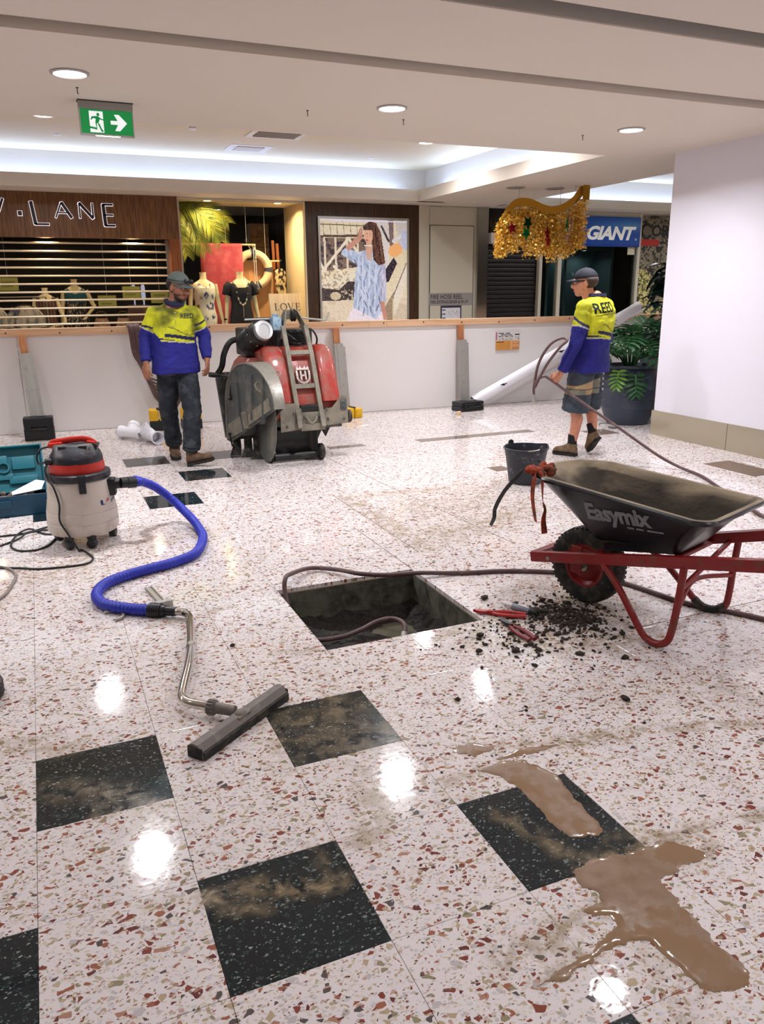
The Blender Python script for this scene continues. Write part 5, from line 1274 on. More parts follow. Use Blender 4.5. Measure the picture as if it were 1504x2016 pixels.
for i, (x, y, r, lab) in enumerate(((1.975, 3.265, .022, 'square dark soil clod on the floor right of the hole'), (2.12, 3.0, .03, 'big dark soil clod beside the sealant tube'), (2.225, 3.115, .02, 'dark soil clod near the wheel of the wheelbarrow'), (1.345, 2.405, .014, 'small dark clod alone on the floor before the hole'), (1.94, 2.14, .016, 'small dark clod alone on the floor left of the red leg'), (.655, 3.255, .014, 'small dark clod beside the chrome wand'))):
    b = MB(); clod(b, 0, 0, r, rn); o = b.build('soil_clod', soilm); o.location = (x, y, 0); tag(o, lab, 'soil clod', 'soil clods on the floor')
# dark round rim poking in at the left edge
t = empty('coiled_lead', (-.395, 3.215, 0), 0, 'dark coiled lead at the left edge of the photo', 'cable')
for k in range(3):
    b = MB(); b.tube([(.105*math.cos(2*PI*j/30), .105*math.sin(2*PI*j/30), .011+.021*k) for j in range(30)], .011, 8, closed=True); b.build('coil', mat('brown_black_lead', (42, 30, 30), .5) if k == 0 else bpy.data.materials['brown_black_lead'], t)

# ------------------------------------------------------------------ rubber water hoses
hm = mat('brown_rubber_hose', (92, 66, 66), .5, dirt=((120, 98, 92), .3, 12))
b = MB(); b.tube(catmull([(1.80, 3.76, -.30), (1.80, 3.80, -.2), (1.7, 3.83, -.19)], 2)[:1]*0 + catmull([(1.575, 3.40, -.20), (1.61, 3.46, -.165), (1.61, 3.52, -.155), (1.57, 3.57, -.155), (1.49, 3.57, -.16), (1.38, 3.52, -.165), (1.26, 3.50, -.175), (1.12, 3.54, -.175), (1.062, 3.66, -.12), (1.056, 3.77, .0), (1.075, 3.82, .07), (1.15, 3.93, .05), (1.25, 4.02, .03), (1.33, 4.03, .02), (1.42, 3.92, .03), (1.50, 3.80, .035), (1.63, 3.72, .035), (1.80, 3.69, .03), (1.95, 3.66, .016), (2.10, 3.61, .013), (2.29, 3.55, .013), (2.52, 3.42, .013), (2.68, 3.27, .013), (2.76, 3.11, .013), (2.80, 2.95, .013), (2.84, 2.79, .013), (2.90, 2.68, .013), (2.97, 2.58, .013), (3.05, 2.43, .013), (3.2, 2.1, .013), (3.5, 1.6, .013), (4.1, 1.2, .013), (4.9, 1.1, .013)], 7), .0125, 12)
hz = b.build('hose', hm); ho = empty('water_hose', (1.05, 3.79, 0), 0, 'brown water hose running out of the hole and under the wheelbarrow', 'hose'); hz.parent = ho; hz.location = (-1.05, -3.79, 0)
b = MB(); b.tube([(1.575, 3.40, -.20), (1.59, 3.425, -.183)], .018, 12); b.tube([(1.56, 3.375, -.212), (1.575, 3.40, -.20)], .012, 10); fo = b.build('brass_fitting', M['galv'], ho); fo.location = (-1.05, -3.79, 0)
# hose bundle over the hoarding behind the first man
hb_ = empty('hose_bundle', (1.08, 9.72, 1.18), HA, 'bundle of brown hoses hung in loops over the hoarding behind the man', 'hose')
for k in range(8):
    x = (k-3.5)*.016; zb = -.62-.045*k; y0 = -.075-.004*(k % 3)
    b = MB(); b.tube(catmull([(x-.03, .05, .0), (x-.03, .0, .022), (x-.028, -.06, .014), (x-.02, y0, -.06), (x+.0, y0, -.3), (x+.06, y0-.01, zb+.2), (x+.17, y0-.02, zb+.03), (.34+x*.5, y0-.02, zb-.01), (.47, y0-.01, zb+.09+.01*k), (.54-x, y0, zb+.3), (.56-x, y0, -.25), (.55-x, y0, -.06), (.54-x, -.06, .014), (.54-x, .0, .022), (.54-x, .05, 0)], 6), .0125, 8); b.build('loop', hm, hb_)
# ------------------------------------------------------------------ wheelbarrow: local +y points forward, origin under the wheel
fx, fy = -.34, .94
wbw = empty('wheelbarrow', (2.435, 3.03, 0), math.atan2(fy, fx)-PI/2, 'black plastic wheelbarrow tray on a red steel frame, crusted with cement', 'wheelbarrow')
redp = mat('barrow_red', (134, 18, 20), .35, dirt=((116, 66, 52), .3, 12))
trayo = mat('black_tray', (22, 22, 30), .3); trayi = mat('cement_crusted_tray', (255, 255, 255), .8, vcol='Col', bump=(30, .5))
CX = .05
def rr(y0, y1, hw0, hw1, z0, z1, rad0, rad1, n=9):
    """rounded quad in plan: rear y0 / front y1, half widths, heights"""
    P = []
    cs = [(hw1, y1, rad1, 0, z1), (-hw1, y1, rad1, 90, z1), (-hw0, y0, rad0, 180, z0), (hw0, y0, rad0, 270, z0)]
    for (sx, sy, r, a0, z) in cs:
        cx = sx-math.copysign(r, sx); cy = sy-math.copysign(r, sy-(y0+y1)/2)
        for k in range(n+1):
            a = D(a0+90*k/n); P.append((CX+cx+r*math.cos(a), cy+r*math.sin(a), z))
    return P
RIM = dict(y0=-.68, y1=.28, hw0=.27, hw1=.255, z0=.60, z1=.655, rad0=.06, rad1=.19)
def rim(d, dz): return rr(RIM['y0']-d, RIM['y1']+d, RIM['hw0']+d, RIM['hw1']+d, RIM['z0']+dz, RIM['z1']+dz, RIM['rad0']+d, RIM['rad1']+d)
BOT = lambda d, dz: rr(-.50-d, -.10+d, .15+d, .12+d, .385+dz, .325+dz, .05, .06)
def mixr(a, c, t): return [tuple(Vector(p).lerp(Vector(q), t)) for p, q in zip(a, c)]
b = MB(); b.rings([BOT(0, 0), mixr(BOT(0, 0), rim(0, 0), .5), rim(-.005, -.012), rim(.028, -.014), rim(.034, .0), rim(.028, .008)], True, False); bmesh.ops.triangulate(b.bm, faces=b.bm.faces); b.build('tray', trayo, wbw)
b = MB(); b.rings([rim(.0275, .0085), rim(.006, .009), rim(-.006, .0), *[mixr(BOT(-.012, .012), rim(-.012, 0), t_/8) for t_ in range(7, -1, -1)]], False, True); tl_ = b.build('tray_lining', trayi, wbw)
bm = bmesh.new(); bm.from_mesh(tl_.data); bmesh.ops.subdivide_edges(bm, edges=[e for e in bm.edges if e.calc_length() > .05], cuts=4, use_grid_fill=True); bm.to_mesh(tl_.data); bm.free()
def crust(c):
    n1 = noise.fractal(c*7, 1, 2, 5); n2 = noise.fractal(c*22, 1, 2, 3)
    k = (c.z-.565)/.11+n1*1.1-(.55 if abs(c.x-CX) < .2 and c.y < -.3 else 0)*.6
    if c.z > .585+.06*(c.y+.68)-.004 and True: k = max(k, .8+n2*.5)
    k = max(0, min(1, k)); d_, l_ = Vector((58, 50, 40)), Vector((158, 142, 118))
    return tuple(d_.lerp(l_, k))
vcol(tl_.data, crust)
bm = bmesh.new(); n = 26; V = []
for i in range(n+1):
    for j in range(n+1):
        u, v = i/n, j/n; x = CX+(u-.5)*(.30+.02*v); y = -.52+.45*v
        V.append(bm.verts.new((x, y, .425-.06*v+.02*noise.fractal(Vector((x*9, y*9, 1)), 1, 2, 4)+.035*(1-(2*u-1)**2)*(1-(2*v-1)**2))))
for i in range(n):
    for j in range(n): bm.faces.new((V[i*(n+1)+j], V[(i+1)*(n+1)+j], V[(i+1)*(n+1)+j+1], V[i*(n+1)+j+1]))
b = MB(); b.bm.free(); b.bm = bm; o = b.build('wet_soil', soilm, wbw, smooth=True)
# lettering on the left outside
lt = mat('grey_white_print', (176, 176, 180), .5)
tr_ = [c for c in wbw.children if c.name.startswith('tray')][0]
A0 = Vector((CX-.262, .12, .60)); 
mm = Matrix.Translation((-.6, -.065, .485)) @ RZ(-PI/2) @ XZ @ RZ(D(5))
lo = text_obj('Easymix', .118, lt, 'lettering', wbw, mm, .0005, .0048, 0.0, sx=.94, space=.95); hug(lo, tr_, .003, (1, 0, 0))
for (u0, u1, v) in ((.215, .25, -.026), (.262, .30, -.026), (.318, .40, -.026)):
    b = MB(); b.prism([(u0, v), (u1, v), (u1, v+.009), (u0, v+.009)], .0005, mm); o = b.build('print_line', lt, wbw); hug(o, tr_, .003, (1, 0, 0))
# frame
def rail(mb, p0, p1, w_=.042, h=.052):
    p0, p1 = Vector(p0), Vector(p1); d = p1-p0; L_ = d.length; q = d.to_track_quat('Y', 'Z').to_matrix()
    mb.box((p0+p1)/2, (w_, L_, h), q, .004)
ZF, ZB = .20, .525
for s_, x0, x1 in ((-1, -.095, -.30), (1, .12, .37)):
    b = MB(); rail(b, (x0, .27, ZF), (x1, -1.05, ZB)); b.build('rail', redp, wbw)
for x0, x1 in ((-.30, -.318), (.37, .393)):
    b = MB(); b.tube([(x0, -1.04, ZB), (x1, -1.17, ZB+.03)], [.02, .021], 14); b.build('handle_grip', M['rubber'], wbw)
b = MB(); rail(b, (-.10, .262, ZF), (.125, .262, ZF)); b.build('cross_bar', redp, wbw)
for y_, z_ in ((-.10, .30), (-.5, .375)):
    b = MB(); f_ = (.27-y_)/1.32; rail(b, (-.095-.205*f_, y_, z_), (.12+.25*f_, y_, z_), .03, .02); b.build('cross_bar', redp, wbw)
def legs(s_):
    xr = lambda y: (-.095-.205*(.27-y)/1.32) if s_ < 0 else (.12+.25*(.27-y)/1.32)
    zr = lambda y: ZF+(ZB-ZF)*(.27-y)/1.32-.02
    o_ = s_*.012
    P = [(xr(-.19)+o_, -.19, zr(-.19)), (xr(-.3)+o_*2, -.30, .2), (xr(-.42)+o_*3, -.43, .055), (xr(-.47)+o_*3, -.475, .022), (xr(-.53)+o_*3, -.53, .02), (xr(-.57)+o_*3, -.575, .05), (xr(-.6)+o_*2, -.59, .12), (xr(-.61)+o_, -.60, .25), (xr(-.61)+o_, -.61, zr(-.61))]
    return P
LG = {}
for s_ in (-1, 1):
    P = legs(s_); LG[s_] = P; b = MB(); b.tube(catmull(P, 6), .0165, 12); l_ = b.build('leg', redp, wbw)
    if s_ > 0:
        b = MB(); b.tube([Vector(p)+Vector((0, 0, -.001)) for p in catmull(P[2:6], 5)], .0195, 12); f_ = b.build('foot_sleeve', M['rubber'], l_)
mid = (Vector(LG[-1][7])+Vector(LG[1][7]))/2
b = MB(); b.tube(catmull([Vector(LG[-1][7])+Vector((0, 0, -.05)), mid+Vector((0, .06, -.0)), Vector(LG[1][7])+Vector((0, 0, -.03))], 6), .011, 10); b.tube([Vector(LG[-1][7])+Vector((0, 0, .04)), Vector(LG[1][8])+Vector((0, .03, -.0))], .012, 10); b.build('leg_brace', redp, wbw)
# wheel
b = MB(); m_ = TR(0, 0, .2) @ RY(PI/2)
b.lathe([(.108, -.036), (.125, -.044), (.155, -.05), (.183, -.043), (.195, -.026), (.198, 0), (.195, .026), (.183, .043), (.155, .05), (.125, .044), (.108, .036)], 48, m_, False, False)
for k in range(48):
    a = 2*PI*k/48
    for s_ in (-1, 1): b.box((s_*.022, .1895*math.cos(a+s_*.03), .2+.1895*math.sin(a+s_*.03)), (.034, .011, .013), R3(x=a))
tyre = b.build('tyre', M['rubber'], wbw)
b = MB(); b.lathe([(.02, -.03), (.06, -.028), (.085, -.02), (.1, -.038), (.112, -.04), (.112, .04), (.1, .038), (.085, .02), (.06, .028), (.02, .03)], 32, m_); b.build('wheel_rim', redp, wbw)
b = MB(); b.cyl((-.10, 0, .2), (.12, 0, .2), .011, n=12); b.lathe([(.026, -.05), (.026, .05)], 16, m_); b.build('axle', M['steel_dull'], wbw)
for x_ in (-.11, .13):
    b = MB(); b.bx(x_-.004, x_+.004, -.03, .03, .18, .32, .002); b.build('axle_bracket', redp, wbw)
for x_ in (-.135, .165):
    b = MB(); b.lathe([(.012, -.004), (.012, .004)], 6, TR(x_, .15, .226) @ RY(PI/2)); b.build('bolt', M['steel_dull'], wbw)
# straps tied to the tray's front edge: things of their own
def ribbon(mb, pts, wd, up=(0, 0, 1), twist=0):
    P = catmull(pts, 6); R = []
    for i, p in enumerate(P):
        t_ = (P[min(i+1, len(P)-1)]-P[max(i-1, 0)]).normalized(); s_ = t_.cross(Vector(up)); 
        if s_.length < .1: s_ = t_.cross(Vector((1, .3, 0)))
        s_ = (Matrix.Rotation(twist*i/len(P), 3, t_) @ s_.normalized())*wd/2; n_ = t_.cross(s_).normalized()*.0012
        R.append([p-s_-n_, p+s_-n_, p+s_+n_, p-s_+n_])
    mb.rings(R)
om = mat('orange_webbing', (186, 68, 30), .8, dirt=((84, 50, 34), .75, 18)); gs = mat('dark_grey_strap', (66, 64, 66), .7)
so = empty('orange_strap', tuple(wbw.matrix_basis @ Vector((CX-.235, .20, .67))), 0, 'dirty orange webbing strap knotted on the barrow rim', 'strap')
b = MB()
for k in range(7): b.ball((-.035+.02*k, .02*math.sin(k*2.2), .012+.008*math.cos(k*1.7)), (.034, .024, .02), R3(k, k*1.3, k*.7), 12, 8)
kn_ = b.build('knot', om, so); remesh(kn_, .005, 2)
for v in kn_.data.vertices: v.co += v.normal*(.010*noise.noise(v.co*45)+.006*noise.noise(v.co*110))
for pts, tw in (([(-.03, -.02, .0), (-.055, -.05, -.02), (-.06, -.05, -.1), (-.045, -.055, -.2), (-.04, -.06, -.23)], .6), ([(0, -.03, .0), (-.02, -.07, -.03), (-.02, -.08, -.12), (.0, -.075, -.17), (-.01, -.08, -.22), (.0, -.08, -.29)], 2.2)):
    b = MB(); ribbon(b, pts, .03, (1, .3, 0), tw); b.build('tail', om, so)
ss = empty('grey_strap', tuple(wbw.matrix_basis @ Vector((CX-.21, .27, .69))), 0, 'dark grey strap hanging twisted off the nose of the barrow', 'strap')
b = MB(); ribbon(b, [(.09, .0, -.03), (.06, .01, .02), (.0, .0, .012), (-.06, -.01, -.03), (-.12, .03, -.12), (-.16, .05, -.21), (-.165, .05, -.26), (-.185, .05, -.30)], .02, (0, 0, 1), 3); b.build('strap', gs, ss)
# drips of water under the wheel are part of the wet floor (see puddles)

# ------------------------------------------------------------------ mud on the floor
def poly_in(P, x, y):
    c = False; n = len(P)
    for i in range(n):
        (x0, y0), (x1, y1) = P[i], P[(i+1) % n]
        if (y0 > y) != (y1 > y) and x < (x1-x0)*(y-y0)/(y1-y0)+x0: c = not c
    return c
def poly_d(P, x, y):
    best = 9; n = len(P)
    for i in range(n):
        (x0, y0), (x1, y1) = P[i], P[(i+1) % n]; dx, dy = x1-x0, y1-y0; l2 = dx*dx+dy*dy or 1e-9
        u = max(0, min(1, ((x-x0)*dx+(y-y0)*dy)/l2)); best = min(best, math.hypot(x-x0-u*dx, y-y0-u*dy))
    return best
mud = mat('wet_mud', (142, 112, 84), .08, dirt=((128, 97, 70), .5, 4)); 
mud.node_tree.nodes['Principled BSDF'].inputs['Coat Weight'].default_value = .3
def puddle(name, P, label, h=.0022, st=.007, rag=.011):
    xs = [p[0] for p in P]; ys = [p[1] for p in P]; bm = bmesh.new(); G = {}
    nx = int((max(xs)-min(xs)+.06)/st); ny = int((max(ys)-min(ys)+.06)/st)
    def fd(x, y): return poly_d(P, x, y)*(1 if poly_in(P, x, y) else -1) + rag*noise.fractal(Vector((x*26, y*26, 7)), 1, 2, 4)
    for i in range(nx+1):
        for j in range(ny+1):
            x, y = min(xs)-.03+i*st, min(ys)-.03+j*st
            d = fd(x, y)
            if d > -st*1.05:
                if d < 0:
                    gx_, gy_ = (fd(x+.001, y)-d)/.001, (fd(x, y+.001)-d)/.001; l2 = max(.3, gx_*gx_+gy_*gy_)
                    x -= d*gx_/l2; y -= d*gy_/l2; d = 0
                G[i, j] = bm.verts.new((x, y, .0009+h*min(1, d/.014)**.5+.0004*noise.noise(Vector((x*40, y*40, 2)))))
    for (i, j) in list(G):
        q = [(i, j), (i+1, j), (i+1, j+1), (i, j+1)]
        if all(k in G for k in q): bm.faces.new([G[k] for k in q])
    bmesh.ops.delete(bm, geom=[v for v in bm.verts if not v.link_faces], context='VERTS')
    ext = bmesh.ops.extrude_edge_only(bm, edges=[e for e in bm.edges if e.is_boundary])
    for v in [g_ for g_ in ext['geom'] if isinstance(g_, bmesh.types.BMVert)]: v.co.z = .0001
    mb = MB(); mb.bm.free(); mb.bm = bm; o = mb.build(name, mud, None, smooth=True); return tag(o, label, 'puddle')
MAIN = [(1.18,1.45),(1.28,1.47),(1.35,1.45),(1.42,1.45),(1.50,1.45),(1.57,1.36),(1.56,1.34),(1.47,1.35),(1.44,1.33),(1.38,1.33),(1.37,1.30),(1.37,1.26),(1.36,1.24),(1.36,1.20),(1.36,1.16),(1.35,1.11),(1.36,1.05),(1.35,1.01),(1.32,0.99),(1.29,0.99),(1.24,1.00),(1.22,1.03),(1.21,1.08),(1.21,1.13),(1.21,1.17),(1.18,1.19),(1.13,1.20),(1.09,1.20),(1.02,1.18),(0.97,1.17),(0.91,1.18),(0.88,1.18),(0.93,1.19),(0.99,1.197),(1.07,1.215),(1.13,1.235),(1.17,1.25),(1.19,1.28),(1.14,1.29),(1.12,1.32),(1.18,1.33),(1.19,1.36),(1.17,1.39)]
UP = [(1.18,1.97),(1.28,1.98),(1.35,1.96),(1.41,1.84),(1.39,1.77),(1.38,1.66),(1.37,1.56),(1.34,1.54),(1.26,1.57),(1.25,1.61),(1.25,1.67),(1.26,1.75),(1.25,1.79),(1.25,1.84),(1.23,1.91)]
puddle('mud_puddle', MAIN, 'large brown muddy puddle on the floor at lower right')
puddle('mud_puddle', UP, 'brown muddy slurry across the right black floor tile', rag=.008)
puddle('mud_puddle', [(1.19,2.13),(1.25,2.12),(1.31,2.07),(1.26,2.05),(1.21,2.04),(1.17,2.09)], 'small brown mud smear above the right black tile', .0012)
puddle('mud_puddle', [(1.27,2.00),(1.37,2.02),(1.43,2.01),(1.53,1.985),(1.43,1.975),(1.36,1.98),(1.28,1.99)], 'thin brown mud streak above the right black tile', .0012, .006, .006)
# thin dried film of dirty water: a transparent skin, densest where it was dragged
fm = bpy.data.materials.new('mud_film'); fm.use_nodes = True; nt = fm.node_tree; N = nt.nodes; L = nt.links; p_ = N['Principled BSDF']
p_.inputs['Base Color'].default_value = (*lin((176, 154, 118)), 1); p_.inputs['Roughness'].default_value = .25
at = N.new('ShaderNodeAttribute'); at.attribute_name = 'film'; tx = N.new('ShaderNodeTexCoord'); nz = N.new('ShaderNodeTexNoise'); nz.inputs['Scale'].default_value = 14; nz.inputs['Detail'].default_value = 8; nz.inputs['Roughness'].default_value = .62; nz.inputs['Distortion'].default_value = .8
L.new(tx.outputs['Object'], nz.inputs['Vector'])
mr = N.new('ShaderNodeMapRange'); mr.inputs[1].default_value = .40; mr.inputs[2].default_value = .66; mr.inputs[4].default_value = .8; L.new(nz.outputs['Fac'], mr.inputs[0])
mu = N.new('ShaderNodeMath'); mu.operation = 'MULTIPLY'; mu.use_clamp = True; L.new(at.outputs['Fac'], mu.inputs[0]); L.new(mr.outputs[0], mu.inputs[1]); L.new(mu.outputs[0], p_.inputs['Alpha'])
FILM = [  # polyline, half width, strength
    ([(1.49,1.52),(1.52,1.48),(1.62,1.45),(1.72,1.43),(1.9,1.40)], .025, 1.0), ([(1.4,1.46),(1.56,1.40)], .07, 1.1),
    ([(1.31,2.07),(1.48,2.02),(1.63,1.99),(1.76,1.96),(2.05,1.88),(2.28,1.79)], .03, .8), ([(1.25,2.1),(1.5,1.995),(1.75,1.92)], .03, .9),
    ([(.86,1.28),(1.0,1.285),(1.11,1.31),(1.2,1.33)], .045, 1.0), ([(.9,1.2),(1.05,1.21)], .03, .8), ([(1.2,1.15),(1.15,1.02)], .05, .5), ([(1.2,1.03),(1.13,.98)], .05, .6),
    ([(.94,2.81),(.88,2.4),(.78,1.95)], .05, .55), ([(.80,1.98),(.77,1.85),(.70,1.80)], .06, .9),
    ([(-.35,2.82),(-.15,2.74),(-.06,2.68)], .06, .9), ([(.1,2.14),(.22,2.13)], .05, .7), ([(.1,1.8),(.24,1.77)], .02, .6),
    ([(1.05,1.95),(1.2,1.97)], .03, .9), ([(.9,1.9),(1.1,1.86)], .02, .5),
    ([(1.78,2.96),(2.1,2.96),(2.5,2.88)], .16, .95), ([(1.9,2.75),(2.25,2.62),(2.45,2.6)], .14, .8), ([(1.7,2.85),(2.0,2.7)], .1, .8), ([(2.3,3.2),(2.6,3.4)], .2, .5),
    ([(.25,1.76),(.38,1.75),(.47,1.70),(.58,1.68)], .035, 1.3), ([(.27,1.70),(.40,1.66)], .02, .9), ([(.56,1.84),(.57,1.66)], .015, .8), ([(-.12,2.44),(.02,2.36),(.1,2.30)], .06, .7), ([(.02,2.24),(.18,2.22)], .035, .9), ([(.65,2.38),(.98,2.30)], .14, .55), ([(.66,2.5),(1.0,2.52)], .05, .6), ([(1.13,1.74),(1.2,1.56),(1.2,1.48)], .03, .8), ([(1.22,1.46),(1.42,1.45)], .035, .9),
    ([(2.08,5.5),(2.08,4.15)], .09, .9), ([(2.1,5.55),(2.9,5.45)], .09, .7), ([(2.3,4.35),(2.9,4.55),(3.2,4.7)], .2, .75), ([(2.5,5.0),(3.0,5.0)], .35, .55), ([(3.0,5.4),(3.3,4.6)], .2, .4),
    ([(.35,3.63),(.75,3.72)], .025, 1.0), ([(.85,3.1),(1.0,3.05)], .05, .5), ([(-.4,4.4),(.2,4.9)], .25, .45), ([(.1,5.0),(.5,5.1)], .15, .4), ([(.3,4.9),(.9,5.05)], .12, .35), ([(1.5,2.95),(1.78,2.99)], .04, .8), ([(.55,2.62),(.75,2.55)], .05, .4), ([(1.9,2.2),(2.4,2.0)], .12, .35), ([(-.2,9.2),(1.4,9.0),(2.0,9.1)], .35, .25), ([(-.3,7.9),(1.4,8.0)], .4, .2)]
st = .022; G = {}
for P, hw, sg_ in FILM:
    x0 = min(q[0] for q in P)-hw*1.4; x1 = max(q[0] for q in P)+hw*1.4; y0 = min(q[1] for q in P)-hw*1.4; y1 = max(q[1] for q in P)+hw*1.4
    s2 = st if hw < .1 else st
    for i in range(int(x0//st), int(x1//st)+2):
        for j in range(int(y0//st), int(y1//st)+2):
            x, y = i*st, j*st; d = 9
            for (ax, ay), (bx_, by_) in zip(P, P[1:]):
                dx, dy = bx_-ax, by_-ay; u = max(0, min(1, ((x-ax)*dx+(y-ay)*dy)/(dx*dx+dy*dy))); d = min(d, math.hypot(x-ax-u*dx, y-ay-u*dy))
            a = sg_*max(0, 1-d/(hw*1.35))**.8
            if a > 0: G[i, j] = max(G.get((i, j), 0), a)
keys = set(G); cellk = set()
for (i, j) in keys:
    for a in (-1, 0):
        for b_ in (-1, 0): cellk.add((i+a, j+b_))
vid = {}; V = []; A = []; F = []
for (i, j) in cellk:
    x, y = (i+.5)*st, (j+.5)*st
    if HX0-.015 < x < HX1+.015 and HY0-.015 < y < HY1+.015: continue
    f = []
    for k in ((i, j), (i+1, j), (i+1, j+1), (i, j+1)):
        if k not in vid: vid[k] = len(V); V.append((k[0]*st, k[1]*st, .0007)); A.append(G.get(k, 0))
        f.append(vid[k])
    F.append(f)
me = bpy.data.meshes.new('mud_film'); me.from_pydata(V, [], F); me.materials.append(fm)
at_ = me.attributes.new('film', 'FLOAT', 'POINT'); at_.data.foreach_set('value', np.array(A, 'f'))
o = bpy.data.objects.new('mud_film', me); COL.objects.link(o); tag(o, 'thin brown film of dried muddy water smeared over the pale floor', 'mud', kind='stuff')
# ------------------------------------------------------------------ people
def cone(mb, p, q, r0, r1, n=14):
    mb.tube([p, q], [r0, r1], n); mb.ball(p, r0, u=14, v=8); mb.ball(q, r1, u=14, v=8)
def chain(mb, pts, rad):
    for (p, q, a, b_) in zip(pts, pts[1:], rad, rad[1:]): cone(mb, Vector(p), Vector(q), a, b_)
def frame(f):
    f = Vector((f[0], f[1], 0)).normalized(); return f, Vector((f.y, -f.x, 0))       # facing, the person's right
def oval(c, R_, F_, a, b_, n=28, p=2.4):
    out = []
    for k in range(n):
        t = 2*PI*k/n; cs, sn = math.cos(t), math.sin(t)
        out.append(Vector(c)+R_*(a*math.copysign(abs(cs)**(2/p), cs))+F_*(b_*math.copysign(abs(sn)**(2/p), sn)))
    return out
def head_parts(mb, Mh):
    T = lambda *p: Mh @ Vector(p); Q = Mh.to_3x3()
    mb.ball(T(0, .014, .022), (.075, .094, .096), Q); mb.ball(T(0, -.018, -.04), (.062, .070, .072), Q); mb.ball(T(0, -.05, -.092), (.036, .032, .026), Q)
    mb.ball(T(0, -.012, -.07), (.056, .055, .045), Q)
    mb.ball(T(0, -.096, -.026), (.0125, .02, .024), Q); mb.ball(T(0, -.088, .0), (.009, .012, .03), Q)
    mb.ball(T(0, -.076, .026), (.052, .018, .012), Q)
    for s_ in (-1, 1):
        mb.ball(T(s_*.076, .012, -.016), (.010, .020, .031), Q, 12, 8); mb.ball(T(s_*.037, -.066, -.04), (.022, .02, .02), Q, 12, 8)
    mb.ball(T(0, -.084, -.062), (.024, .010, .007), Q, 12, 8); mb.ball(T(0, -.083, -.074), (.021, .010, .008), Q, 12, 8)
def hand(mb, w_, d, n_, side, curl=.6, grip=False):
    """w_ wrist, d along the hand, n_ the way the palm looks; side -> thumb side"""
    d = d.normalized(); n_ = (n_-d*n_.dot(d)).normalized(); s_ = d.cross(n_)*side
    q = Matrix((s_, n_, d)).transposed()
    mb.ball(w_+d*.05, (.040, .017, .052), q); mb.ball(w_+d*.02, (.030, .019, .035), q)
    for k, L_ in enumerate((.070, .079, .074, .058)):
        off = s_*(.031-.0205*k); p0 = w_+d*(.088-.004*abs(k-1.3))+off
        c = curl*(1+.12*k)
        d1 = (d*math.cos(c*.6)+n_*math.sin(c*.6)+s_*(.06-.04*k)).normalized(); d2 = (d*math.cos(c*1.5)+n_*math.sin(c*1.5)).normalized(); d3 = (d*math.cos(c*2.2)+n_*math.sin(c*2.2)).normalized()
        a = p0+d1*L_*.5; b_ = a+d2*L_*.3; e = b_+d3*L_*.25
        chain(mb, [p0-d*.02, p0, a, b_, e], [.0095, .0095, .0088, .008, .0072])
    t0 = w_+d*.03+s_*.03; t1 = w_+d*.062+s_*.052+n_*.014; t2 = w_+d*.088+s_*.052+n_*.03
    chain(mb, [t0, t1, t2], [.014, .0105, .0085])
def boot(mb, ank, heel, toe, up, wd=.046):
    """upper of a boot"""
    ank, heel, toe = Vector(ank), Vector(heel), Vector(toe); f = (toe-heel).normalized()
    side = f.cross(up).normalized(); L_ = (toe-heel).length; u = side.cross(f).normalized()
    R = []
    for t, w2, h in ((-.02, .6, .055), (.04, .85, .085), (.2, .95, .105), (.4, .92, .09), (.6, .98, .068), (.8, 1.0, .056), (.93, .8, .045), (1.0, .45, .03)):
        c = heel+f*L_*t; ring = []
        for k in range(16):
            a = 2*PI*k/16; ring.append(c+side*(wd*w2*math.cos(a))+u*(.012+(h*(.5+.5*math.sin(a)))))
        R.append(ring)
    mb.rings(R); return f, side, u, L_
def sole(heel, toe, up, name, m, parent, wd=.05):
    heel, toe = Vector(heel), Vector(toe); f = (toe-heel).normalized(); side = f.cross(up).normalized(); u = side.cross(f).normalized(); L_ = (toe-heel).length
    P = [(-.03, .022), (-.01, .036), (.1, .042), (.35, .036), (.6, .046), (.8, .049), (.95, .038), (1.03, .016)]
    out = [(t, s) for t, s in P]+[(t, -s) for t, s in reversed(P)]
    b = MB()
    lo = [b.bm.verts.new(heel+f*L_*t+side*s-u*.008) for t, s in out]; hi = [b.bm.verts.new(heel+f*L_*t+side*s+u*.018) for t, s in out]
    b.bm.faces.new(lo); b.bm.faces.new(list(reversed(hi)))
    for i in range(len(out)): j = (i+1) % len(out); b.bm.faces.new((lo[i], lo[j], hi[j], hi[i]))
    for t in (.0, .12, .45, .58, .7, .82, .93): b.box(heel+f*L_*t-u*.009, (L_*.06, .07, .006), Matrix((f, side, u)).transposed())
    return b.build(name, m, parent)
def wrinkle(o, amp, sc, dirs=(1, 1, 1), seed=0):
    me = o.data; n = len(me.vertices); co = np.empty(n*3, 'f'); no = np.empty(n*3, 'f'); me.vertices.foreach_get('co', co); me.vertices.foreach_get('normal', no)
    co = co.reshape(-1, 3); no = no.reshape(-1, 3); S_ = Vector(dirs)*sc
    for i in range(n):
        v = Vector(co[i]); k = noise.fractal(Vector((v.x*S_.x, v.y*S_.y, v.z*S_.z+seed)), 1, 2, 3)
        r = 1-abs(noise.noise(Vector((v.x*S_.x*.8+9, v.y*S_.y*.8, v.z*S_.z*.8+seed))))*2
        co[i] += no[i]*amp*(k*.8+max(0, r)*.7)
    me.vertices.foreach_set('co', co.ravel()); me.update()
